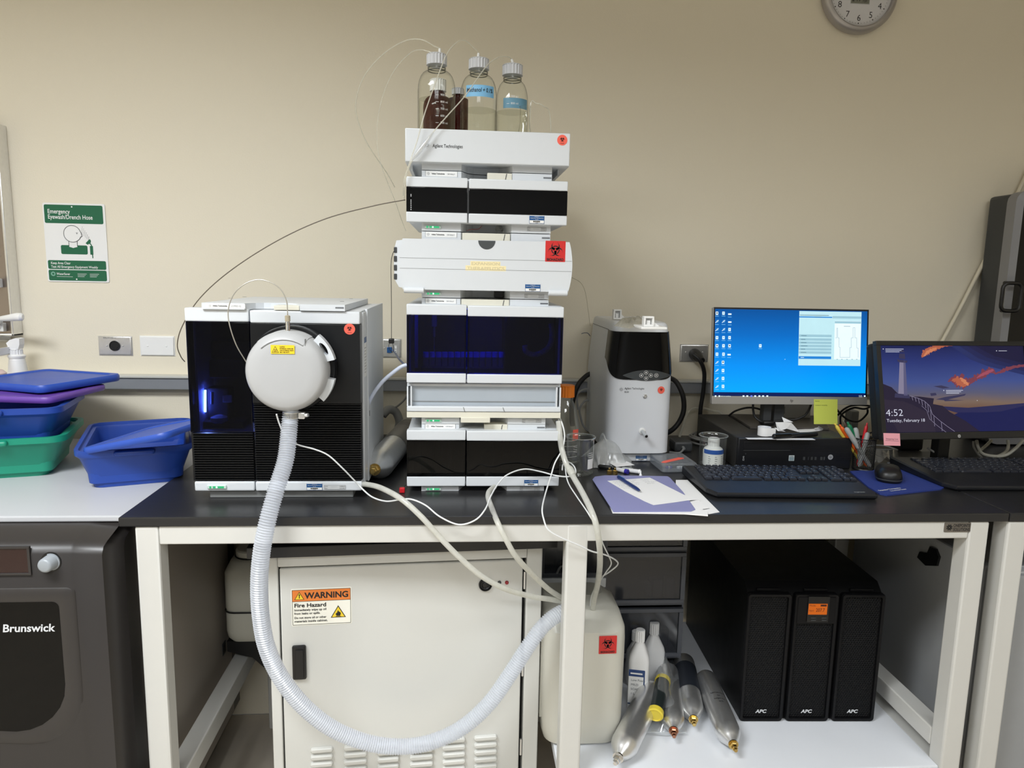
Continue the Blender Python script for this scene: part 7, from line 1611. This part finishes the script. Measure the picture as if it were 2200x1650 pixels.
# ------------------------------------------------------------------ black monitor on the right
m2 = thing('computer_monitor', 'black monitor showing a dusk lighthouse lock screen', 'monitor', tuple(onY(1890, 945, 1.655)), rot=(R_(-14), 0, R_(5)))
x0_, y0_ = 0.0, 0.0
def N_(px, py, y=0.0): return onL(m2, px, py, 1, y)
tl_, br_ = N_(1890, 737), N_(1901, 946); X0 = (N_(1886, 800).x+N_(1892, 900).x)/2-0.004; X0 = N_(1888, 840).x; Z0, Z1 = N_(2050, 943).z, N_(2050, 733).z; X1 = X0+0.43
BEZ = mat('bezel_black', (24, 24, 25), 0.45)
build('bezel', M().frame(X0, X1, Z0, Z1, -0.002, 0.012, 0.0115, bev=0.001), BEZ, m2, True); build('chin', M().box(X0+0.001, X1-0.001, -0.0025, 0.012, Z0+0.0005, N_(2050, 928).z, 0.001), BEZ, m2, True)
build('back_shell', M().box(X0+0.002, X1-0.002, 0.0125, 0.045, Z0+0.003, Z1-0.003, 0.008), BLACKM, m2, True)
sx0, sx1, sz0, sz1 = X0+0.0118, X1-0.0118, N_(2050, 927.5).z, Z1-0.0105; SW, SH = sx1-sx0, sz1-sz0
scr = build('screen', M().box(sx0, sx1, 0.003, 0.006, sz0, sz1), ramp_glow('dusk_sky', [(0, (24, 26, 60)), (0.26, (112, 84, 70)), (0.34, (124, 104, 92)), (0.44, (92, 92, 116)), (0.58, (66, 82, 142)), (0.8, (44, 56, 118)), (1, (30, 36, 84))], 0.8, 2, (2.0, 0.12)), m2, True, label='dusk lock screen')
f = Flat((sx0, 0.0029, sz0), (1, 0, 0), (0, 0, 1))
def s2(px, py): p = N_(px, py, 0.003); return p.x-sx0, p.z-sz0
def pg2(pts, mi, l): 
    q = [s2(x, y) for x, y in pts]; q = [(min(max(u, 0.0), SW), min(max(v, 0.0), SH)) for u, v in q]; f.pg(q, mi, l)
for k, dx in enumerate((0, 18, 36, 54)):
    pg2([(2040+dx, 735), (2056+dx, 752), (2084+dx, 772-2*k), (2120+dx, 786-4*k), (2260, 806-8*k), (2260, 735)], 12+k, 1+0.2*k)
def cloud(path, mi, l, seed, rag=0.35):
    rnd = random.Random(seed); P3 = spline([(x, y, w_) for x, y, w_ in path], 7); n = len(P3); up__, dn__ = [], []
    for i in range(n):
        t3 = P3[min(i+1, n-1)]-P3[max(i-1, 0)]; d3 = V((t3.x, t3.y)).normalized(); q3 = V((-d3.y, d3.x)); w3 = max(P3[i].z, 0.2)
        a3 = w3*(1+rag*(rnd.random()*2-1)); b3 = w3*(1+rag*(rnd.random()*2-1)); up__.append((P3[i].x+q3.x*a3, P3[i].y+q3.y*a3)); dn__.append((P3[i].x-q3.x*b3, P3[i].y-q3.y*b3))
    q = [s2(x, y) for x, y in up__+dn__]; q = [(min(max(u, 0.0), SW), min(max(v, 0.0), SH)) for u, v in q]
    f.add([f.P(u, v, l) for u, v in q], [(i, i+1, n+i+1, n+i) for i in range(n-1)], mi)
cloud([(1980, 768, 1), (1986, 759, 6), (1998, 752, 7), (2012, 746, 5), (2030, 742, 3), (2060, 741, 1)], 1, 2, 1); cloud([(1984, 766, 1), (1992, 757, 3), (2002, 752, 3.5), (2012, 748, 1)], 16, 2.5, 2)
cloud([(2036, 820, 1), (2048, 815, 7), (2060, 818, 12), (2072, 822, 10), (2084, 818, 5), (2100, 810, 6), (2118, 800, 7), (2130, 796, 5), (2140, 802, 2), (2160, 794, 4), (2185, 787, 3), (2215, 784, 2.5), (2250, 781, 1)], 2, 2, 3, 0.5)
cloud([(2044, 818, 1), (2054, 816, 6), (2064, 822, 7), (2074, 826, 4), (2082, 822, 1)], 1, 3, 4, 0.5); cloud([(2062, 812, 1), (2070, 818, 4), (2076, 824, 3), (2080, 828, 1)], 16, 3.3, 5); cloud([(2098, 812, 1), (2112, 804, 3), (2128, 797, 3), (2134, 795, 1)], 17, 3, 6)
for A_ in ([(2005, 830), (2022, 828), (2040, 833), (2025, 835)], [(2010, 858), (2030, 853), (2075, 846), (2072, 850), (2030, 860)], [(1998, 845), (2010, 844), (2012, 849), (2000, 851)], [(2025, 858), (2072, 860), (2030, 862)]): pg2(A_, 3, 2)
pg2([(2005, 872), (2080, 876), (2200, 866), (2260, 864), (2260, 890), (2060, 888)], 4, 1)
pg2([(2060, 886), (2110, 886), (2150, 884), (2200, 872), (2260, 868), (2260, 930), (2010, 930), (2030, 900)], 5, 2)
pg2([(1886, 818), (1895, 824), (1915, 832), (1928, 845), (1945, 852), (1975, 852), (2006, 856), (2004, 868), (2025, 872), (2040, 885), (2075, 905), (2105, 928), (1886, 930)], 6, 3)
pg2([(1940, 862), (1960, 870), (2000, 890), (2010, 928), (1930, 928), (1900, 880), (1886, 876), (1886, 858)], 7, 4)
def light(pts, mi, l): pg2(pts, mi, l)
light([(1932, 775), (1944, 775), (1949, 850), (1929, 850)], 8, 5); light([(1940, 775), (1944, 775), (1949, 850), (1941, 850)], 10, 6); light([(1926, 772), (1949, 775), (1947, 780), (1928, 778)], 3, 6); light([(1930, 770), (1931, 760), (1943, 760), (1944, 772)], 3, 6); light([(1931, 757), (1937, 750), (1943, 757)], 3, 6); light([(1922, 845), (1952, 848), (1954, 856), (1921, 854)], 3, 6)
fence = [(1955, 851), (1972, 856), (1985, 862), (1996, 872), (2002, 890), (2018, 904), (2034, 916), (2050, 927)]
f.line([s2(*p) for p in fence], 0.0012, 8, 7); f.line([s2(x-6, y+10) for x, y in fence[2:]], 0.001, 8, 7)
for x, y, h in ((1958, 852, 8), (1965, 854, 9), (1972, 856, 11), (1979, 859, 12), (1986, 863, 14), (1992, 868, 18), (1998, 880, 22), (2005, 894, 22), (2021, 906, 20)): f.line([s2(x, y), s2(x+2, y+h)], 0.0013, 8, 7)
u, v = s2(1902, 894); f.text('4:52', u, v, 0.0165, 11, 8, s2(1939, 894)[0]-u, bold=-0.012); u, v = s2(1904, 907); f.text('Tuesday, February 18', u, v, 0.0075, 11, 8, s2(1986, 907)[0]-u, bold=-0.004)
for px, py, n_, w_ in ((1901, 750, 3, 0.05), (2031, 839, 3, 0.048), (2144, 754, 1, 0.024)):
    u, v = s2(px, py); f.disc(u-0.006, v, 0.0013, 11, 8, 8)
    for k in range(n_): f.line([(u, v-0.0036*k), (u+w_*(1-0.12*k), v-0.0036*k)], 0.0011, 11, 8)
u, v = s2(2098, 860.5); f.disc(u, v, 0.001, 11, 8, 8)
G = lambda n, c: glow(n, c, 0.85)
build('screen_content', f, [G('ls_navy', (36, 36, 66)), G('ls_orange', (176, 96, 72)), G('ls_rose', (122, 62, 76)), G('ls_slate', (58, 56, 86)), G('ls_sea', (44, 44, 84)), G('ls_land', (28, 32, 80)), G('ls_hill', (40, 34, 54)), G('ls_hill2', (48, 41, 58)), G('ls_pale', (132, 126, 150)), G('ls_dusk', (92, 76, 78)), G('ls_shade', (92, 90, 122)), G('ls_white', (222, 224, 240)), G('ls_n0', (42, 50, 98)), G('ls_n1', (38, 42, 84)), G('ls_n2', (36, 36, 72)), G('ls_n3', (32, 30, 60)), G('ls_peach', (206, 128, 92)), G('ls_pink', (160, 78, 96))], scr, True)
p = N_(2059, 937); f = Flat((p.x, -0.0027, p.z), (1, 0, 0), (0, 0, 1)); f.disc(0, 0, 0.0042, 0, 1); f.text('hp', 0, -0.0013, 0.0032, 1, 2, 0.0046, 'C', 0, 0.3); build('maker_badge', f, [mat('badge_silver', (190, 192, 195), 0.3, metal=0.4), INK], m2, True)
a, b = onY(2018, 960, 1.75), onY(2044, 960, 1.75); zm2 = XF[m2.name].translation.z
build('stand', M().box(a.x, b.x, 1.755, 1.785, 0.906, zm2+0.15, 0.003).box(a.x, b.x, 1.735, 1.757, zm2+0.09, zm2+0.15), BLACK, m2)
build('stand_base', M().prism([(a.x-0.07, 1.772), (b.x+0.07, 1.772), (b.x+0.06, 1.9), (a.x-0.06, 1.9)], 'z', 0.9, 0.906), BLACK, m2)
st = thing('sticky_note', 'pink sticky note on the corner of the black monitor', 'note', tuple(m2.location), rot=tuple(m2.rotation_euler)); o_ = N_(1899, 957, -0.0032); w_ = N_(1934, 957, -0.0032).x-o_.x; h_ = N_(1899, 932, -0.0032).z-o_.z+0.002
m = Flat(o_, (1, -0.01, -0.04), (-0.02, -0.05, 1)); m.slab(w_, h_, 0.0004, 0); m.text('Shipping List', w_*0.5, h_*0.48, h_*0.12, 1, 1, w_*0.75, 'C'); m.line([(w_*0.1, h_*0.4), (w_*0.92, h_*0.38)], 0.0006, 1, 1); build('paper', m, [mat('note_pink', (240, 168, 178), 0.6), mat('pencil3', (110, 70, 84), 0.6)], st, True)

# ------------------------------------------------------------------ keyboards, mouse, pad
KEYM = mat('key_slate', (34, 37, 46), 0.4); KBM = mat('keyboard_black', (23, 25, 30), 0.42)
def keyboard(name, label, loc, rz, w_, d_, rows, kw, print_=None):
    t = thing(name, label, 'keyboard', loc, rz); zf, zb_ = 0.013, 0.026
    def plan(g): 
        return [(-w_/2+g, d_/2-g), (-w_/2+g+0.012, -d_/2+0.03), (-w_/2+g+0.028, -d_/2+g), (w_/2-g-0.006, -d_/2+g), (w_/2-g, -d_/2+0.012+g), (w_/2-0.012-g, d_/2-g)]
    zt_ = lambda y: zf+(zb_-zf)*(y+d_/2)/d_
    p0, p1 = plan(0.0), plan(0.004)
    m = M().loft([[(x, y, 0.001) for x, y in p1], [(x, y, 0.006) for x, y in p0], [(x, y, zt_(y)-0.003) for x, y in p0], [(x, y, zt_(y)) for x, y in p1]], 0, False)
    build('case', m, KBM, t, True)
    unit = None; Ry = Matrix.Rotation(math.atan2(zb_-zf, d_), 4, 'X')
    for (y, keys) in rows:
        for (x, kwid) in keys:
            if unit is None:
                L5 = lambda k, z, oy=0: [(u*k, v*k+oy, z) for u, v in rrect(kw*0.9, kw*0.9, kw*0.12, 2)]
                km = M().loft([L5(1, 0.0), L5(0.95, 0.003), L5(0.78, 0.0045, 0.0008)], 0, False)
                unit = build('key', km, KEYM, t, True); o = unit
            else: o = unit.copy(); COL.objects.link(o)
            o.location = (x, y, zt_(y)+0.0003); o.rotation_euler = Ry.to_euler(); o.scale = (kwid, 1, 1)
    if print_:
        f = Flat((w_/2-0.052, -d_/2+0.012, zt_(-d_/2+0.012)+0.0003), (1, 0, 0), (0, d_, zb_-zf)); f.text(print_, 0, 0, 0.0045, 0, 1, 0.024); build('maker_print', f, GREYL, t, True)
    # legends: one small pale tick per key
    f = M()
    for (y, keys) in rows:
        for (x, kwid) in keys:
            z = zt_(y)+0.0051; f.add([(x-0.003, y+0.002, z+0.0003), (x-0.0005, y+0.002, z+0.0003), (x-0.0005, y+0.0035, z+0.0005), (x-0.003, y+0.0035, z+0.0005)], [(0, 1, 2, 3)])
    build('legends', f, mat('legend_pale', (170, 178, 190), 0.5), t, True, kind='stuff')
    return t
def std_rows(w_, d_, kw, x0, y0, dy):
    R = []
    def run(x, ws):
        out = []
        for q in ws: out.append((x+q*kw/2, q)) if q > 0 else None; x += abs(q)*kw
        return out
    R.append((y0+0.0, run(x0, [1, -0.7, 1, 1, 1, 1, -0.4, 1, 1, 1, 1, -0.4, 1, 1, 1, 1, -0.3, 1, 1, 1, -0.3, 1, 1, 1, 1])))
    R.append((y0-dy*1.15, run(x0, [1]*13+[2, -0.3, 1, 1, 1, -0.3, 1, 1, 1, 1])))
    R.append((y0-dy*2.15, run(x0, [1.5]+[1]*12+[1.5, -0.3, 1, 1, 1, -0.3, 1, 1, 1])))
    R.append((y0-dy*3.15, run(x0, [1.75]+[1]*11+[2.25, -3.6, 1, 1, 1, 1])))
    R.append((y0-dy*4.15, run(x0, [2.25]+[1]*10+[2.75, -1.3, 1, -1.3, 1, 1, 1])))
    R.append((y0-dy*5.15, run(x0, [1.25, 1.25, 1.25, 5, 1.25, 1.25, 1.25, 1.25, 1.25, -0.3, 1, 1, 1, -0.3, 2, 1, 1])))
    return R
kb = keyboard('keyboard', 'black full size keyboard in front of the desktop computer', (0.738, 1.578, 0.9), R_(-2.5), 0.392, 0.186, std_rows(0.392, 0.18, 0.0158, -0.17, 0.078, 0.0155), 0.0158, 'logitech')
keyboard('keyboard', 'second black keyboard in front of the black monitor at the right', (1.335, 1.648, 0.9), R_(-1), 0.42, 0.225, std_rows(0.42, 0.19, 0.0172, -0.17, 0.085, 0.0175), 0.0172)
pp = [onZ(x, y, 0.903) for x, y in ((1826, 1012), (1940, 1006), (1962, 1013), (2024, 1043), (2029, 1046), (2022, 1050), (1905, 1063), (1890, 1060), (1866, 1046))]
md = thing('mouse_pad', 'blue mouse pad with white print between the keyboards', 'mouse pad', tuple(onZ(1930, 1035, 0.9)))
build('pad', M().prism([(p.x, p.y) for p in pp], 'z', 0.9, 0.903), mat('pad_blue', (34, 54, 128), 0.75, bump=0.2), md)
a, b = onZ(1890, 1055, 0.9032), onZ(1936, 1049, 0.9032); f = Flat(a, b-a, V((0, 0, 1)).cross(b-a)); f.text('Expansion Therapeutics', 0, 0.0, 0.006, 0, 1, (b-a).length, bold=0.02); f.text('Discovering RNA Therapies', (b-a).length*0.35, -0.011, 0.005, 0, 1, (b-a).length*0.72, bold=0.02); build('print', f, WHITE, md)
p = onZ(1917, 1033, 0.903); ms_ = thing('computer_mouse', 'black computer mouse resting on the blue mouse pad', 'mouse', (p.x, p.y+0.018, 0.9032), R_(62))
L6 = lambda kx, ky, z, ox=0: [(x*kx+ox, y*ky, z) for x, y in rrect(0.1, 0.058, 0.026, 6)]
build('shell', M().loft([L6(0.94, 0.9, 0.0), L6(1, 1, 0.004), L6(0.99, 1.0, 0.012), L6(0.93, 0.92, 0.022, -0.002), L6(0.78, 0.75, 0.029, -0.003), L6(0.5, 0.5, 0.033, -0.004), L6(0.2, 0.2, 0.0345, -0.004)], 0, True), BLACK, ms_, True)
build('skirt', M().loft([L6(1.005, 1.01, 0.006), L6(1.01, 1.02, 0.0075), L6(1.005, 1.01, 0.009)], 0, True, False, False), GREYD, ms_, True)
build('wheel', M().cyl((0.028, -0.003, 0.029), (0.028, 0.003, 0.029), 0.006, n=14), GREYD, ms_, True)

# ------------------------------------------------------------------ pen cup with its pens
pcx = onZ(1858, 1000, 0.9); cx, cy = onY(1858, 960, 1.735).x, 1.735; rC = 0.0255; zC = onY(1858, 943, cy).z
cu = thing('pen_cup', 'black wire mesh pen cup right of the computer', 'pen cup', (cx, cy, 0.9))
m = M(); nM = 34; hC = zC-0.9
for s in (-1, 1):
    for k in range(nM):
        a0 = 2*PI*k/nM; pts = [(cx+rC*math.cos(a0+s*1.3*j/6), cy+rC*math.sin(a0+s*1.3*j/6), 0.902+hC*j/6) for j in range(7)]
        m.tube(pts, 0.00045, 3, cap=False)
build('mesh', m, BLACK, cu, kind='stuff')
build('rim', M().torus((cx, cy, zC+0.002), (0, 0, 1), rC, 0.0013, 32, 6), BLACK, cu); build('cup_base', M().lathe([(0.001, 0), (rC, 0), (rC+0.001, 0.003), (rC, 0.005), (0.001, 0.003)], (cx, cy, 0.9), n=28), BLACK, cu)
def pen(name, label, top, r, m_, base, tipm=None, kind='pen', L0=None, capm=None):
    b_ = V((cx+base[0], cy+base[1], 0.908)); t_ = V(top); d = (t_-b_); ln = d.length; dn = d.normalized()
    t = thing(name, label, kind, tuple(b_))
    build('barrel', M().lathe([(r*0.4, 0), (r, 0.006), (r, ln-0.014), (r*0.9, ln-0.004), (r*0.5, ln)], b_, d, 12), m_, t)
    if capm: build('cap', M().lathe([(r*1.12, ln*0.62), (r*1.15, ln*0.64), (r*1.1, ln-0.003), (r*0.6, ln+0.001)], b_, d, 12), capm, t)
    else: build('button', M().lathe([(r*0.45, ln-0.001), (r*0.45, ln+0.006), (r*0.3, ln+0.007)], b_, d, 10), tipm or m_, t)
    return t
tp = lambda x, y, Y=cy: onY(x, y, Y)
PGR = mat('marker_grey', (166, 168, 166), 0.45)
pen('highlighter', 'yellow highlighter leaning far left in the pen cup', tp(1796, 914, cy+0.02), 0.0052, mat('hl_yellow', (226, 200, 84), 0.4), (0.006, 0.006), None, 'pen')
pen('marker_pen', 'orange marker in the pen cup', tp(1807, 917, cy+0.012), 0.005, mat('hl_orange', (232, 96, 26), 0.4), (0.010, 0.0), None, 'pen')
pen('ballpoint_pen', 'silver tipped slim pen standing tallest in the cup', tp(1814, 908, cy+0.018), 0.0028, mat('pen_brown', (96, 76, 70), 0.35), (0.008, 0.012), CHROME)
pen('marker_pen', 'marker with grey cap leaning left in the pen cup', tp(1818, 920, cy-0.004), 0.0058, PGR, (0.016, -0.006), None, 'pen', None, PGR)
pen('marker_pen', 'green marker in the pen cup', tp(1823, 912, cy+0.006), 0.006, mat('marker_green', (20, 116, 76), 0.4), (0.014, 0.006), mat('marker_green', (20, 116, 76), 0.4), 'pen')
pen('marker_pen', 'marker with grey cap upright in the middle of the pen cup', tp(1838, 920, cy+0.004), 0.006, PGR, (-0.004, 0.002), None, 'pen', None, PGR)
pen('ballpoint_pen', 'red pen leaning right in the pen cup', tp(1862, 914, cy+0.006), 0.0045, mat('pen_red', (208, 34, 44), 0.35), (-0.012, 0.004), None)
pen('marker_pen', 'marker with grey cap leaning far right in the pen cup', tp(1865, 930, cy-0.004), 0.0056, PGR, (-0.014, -0.005), None, 'pen', None, PGR)

# ------------------------------------------------------------------ safety glasses
p = onZ(1905, 1000, 0.9); gl = thing('safety_glasses', 'clear safety glasses lying behind the mouse', 'glasses', (p.x, p.y+0.03, 0.9))
LENS = glass('lens_plastic', (236, 238, 238), gloss=0.05, base=0.14, edge=0.8, haze=0.14, power=2)
a, b = onZ(1868, 1000, 0.9), onZ(1946, 998, 0.9); w_ = b.x-a.x; y_ = p.y+0.012
m = M(); n_ = 20; low, up_ = [], []
for k in range(n_+1):
    t_ = k/n_; x = a.x+w_*t_; yy = y_+0.03*(2*t_-1)**2; nose = math.exp(-((t_-0.5)/0.1)**2)
    low.append((x, yy, 0.902+0.018*nose+0.008*abs(2*t_-1)**4)); up_.append((x, yy+0.008, 0.902+0.036-0.008*(2*t_-1)**4))
m.loft([low, up_], 0, True, False, False, closed=False); build('lens', m, LENS, gl)
build('brow_bar', M().tube(up_, 0.0014, 6), glass('brow_clear', (225, 228, 228), haze=0.3, base=0.15, edge=0.6), gl)
for s, e in ((up_[0], 0.004), (up_[-1], -0.012)): build('temple', M().tube(spline([s, V(s)+V((e, 0.05, 0.0)), V(s)+V((e*2, 0.1, -0.014)), V(s)+V((e*2.4, 0.115, -0.03))], 6), 0.0018, 6), glass('temple_clear', (225, 228, 228), haze=0.35, base=0.12, edge=0.5), gl)

# ------------------------------------------------------------------ cables behind the monitors
def cab(label, pts, r=0.0028, m_=RUBK, nm='cable', group=None): return line(nm, label, [onY(x, y, yy) for x, y, yy in pts], r, m_, 8, 8, None, 'cable', group)
cab('black cable curling from behind the silver monitor left of its stand', ((1566, 893, 1.95), (1580, 883, 1.93), (1605, 876, 1.92), (1628, 878, 1.92), (1650, 888, 1.92), (1668, 897, 1.93)))
cab('black cable hanging below the silver monitor left of its stand', ((1618, 866, 1.885), (1618, 880, 1.885), (1622, 895, 1.88), (1634, 905, 1.87), (1650, 910, 1.87)), 0.0032)
cab('black cable sweeping right under the silver monitor with a braided end', ((1650, 908, 1.88), (1680, 903, 1.88), (1705, 902, 1.88), (1725, 895, 1.88), (1735, 885, 1.88), (1742, 870, 1.885), (1745, 858, 1.885)), 0.0032)
p = onY(1648, 905, 1.87); t = thing('usb_hub', 'small black hub on the monitor stand base', 'hub', (p.x, 1.87, zP+0.0055)); build('case', M().box(p.x-0.014, p.x+0.018, 1.858, 1.885, zP+0.0055, zP+0.018, 0.005), BLACK, t)
p = onY(1700, 890, 1.98); bx2 = thing('paper_box', 'grey white carton behind the silver monitor stand', 'box', (p.x, 2.0, pcz)); build('carton', M().box(p.x-0.035, p.x+0.055, 1.975, 2.045, pcz+0.0005, onY(1700, 868, 1.97).z, 0.002), mat('carton_grey', (196, 198, 200), 0.35), bx2)
f = Flat((p.x-0.03, 1.9748, onY(1700, 891, 1.97).z), (1, 0, 0), (0, 0, 1)); 
for k in range(6): f.rect(0.002, 0.003+0.0035*k, 0.008, 0.0045+0.0035*k, 0, 1)
build('barcode', f, INK, bx2)
cab('upper black cable looping between the two monitors', ((1800, 892, 1.95), (1812, 880, 1.94), (1828, 872, 1.93), (1850, 870, 1.93), (1872, 873, 1.93), (1890, 878, 1.93)))
cab('lower black cable rising behind the pen cup', ((1806, 912, 1.94), (1806, 895, 1.94), (1815, 885, 1.935), (1835, 876, 1.93), (1860, 878, 1.92), (1886, 862, 1.9), (1896, 850, 1.9)))
cab('black cable crossing down right behind the pen cup', ((1798, 880, 1.96), (1810, 893, 1.955), (1825, 903, 1.95), (1845, 905, 1.95), (1862, 890, 1.94), (1864, 880, 1.93)))
cab('black cable from the pen cup to the black monitor', ((1864, 932, 1.8), (1880, 927, 1.8), (1895, 924, 1.78), (1910, 922, 1.76)), 0.0022)
p = onZ(1850, 930, 0.9); t = thing('power_adapter', 'black power brick behind the pen cup', 'adapter', (p.x, p.y, 0.9)); build('case', M().box(p.x-0.02, p.x+0.05, 1.93, 1.99, 0.9, 0.955, 0.008), BLACK, t); build('socket', M().box(p.x-0.005, p.x+0.01, 1.94, 1.96, 0.9552, 0.985, 0.003), GREYD, t)
p = onY(1835, 890, 2.0); t = thing('small_dock', 'grey dock standing between the monitors', 'dock', (p.x, 2.0, 0.9)); build('case', M().box(p.x-0.012, p.x+0.012, 1.992, 2.03, 0.9, onY(1835, 882, 2.0).z, 0.004), GREYM, t)
for i, pts in enumerate((((2098, 946, 1.75), (2102, 962, 1.74), (2112, 975, 1.74), (2135, 980, 1.74), (2160, 978, 1.74), (2180, 965, 1.74), (2198, 946, 1.75)), ((2130, 946, 1.8), (2118, 958, 1.79), (2106, 968, 1.78), (2104, 975, 1.77)), ((2165, 946, 1.79), (2166, 960, 1.78), (2160, 972, 1.76), (2140, 982, 1.745)))):
    cab(('pale bundled cable lying under the black monitor right of its stand', 'pale flat cable slanting down behind the black monitor', 'pale cable hanging vertically under the black monitor')[i], pts, 0.004, mat('cable_cream', (150, 148, 138), 0.45))
cab('grey cable bent over beside the black monitor stand', ((2016, 948, 1.78), (2017, 960, 1.78), (2014, 972, 1.77), (2018, 980, 1.765)), 0.0026, CORDG)
cab('grey cable crossing in front of the black monitor stand', ((1992, 962, 1.78), (2005, 970, 1.77), (2018, 978, 1.765), (2022, 981, 1.763)), 0.0026, CORDG)
cab('grey cable dropping right of the black monitor stand', ((2091, 948, 1.77), (2092, 960, 1.765), (2100, 974, 1.76), (2110, 983, 1.755)), 0.0026, CORDG)
p = onZ(2108, 985, 0.9285); single('paper_scrap', M().box(p.x-0.006, p.x+0.006, p.y-0.002, p.y+0.002, 0.9284, 0.9288), PAPER, 'white scrap on the back edge of the right keyboard', 'paper')
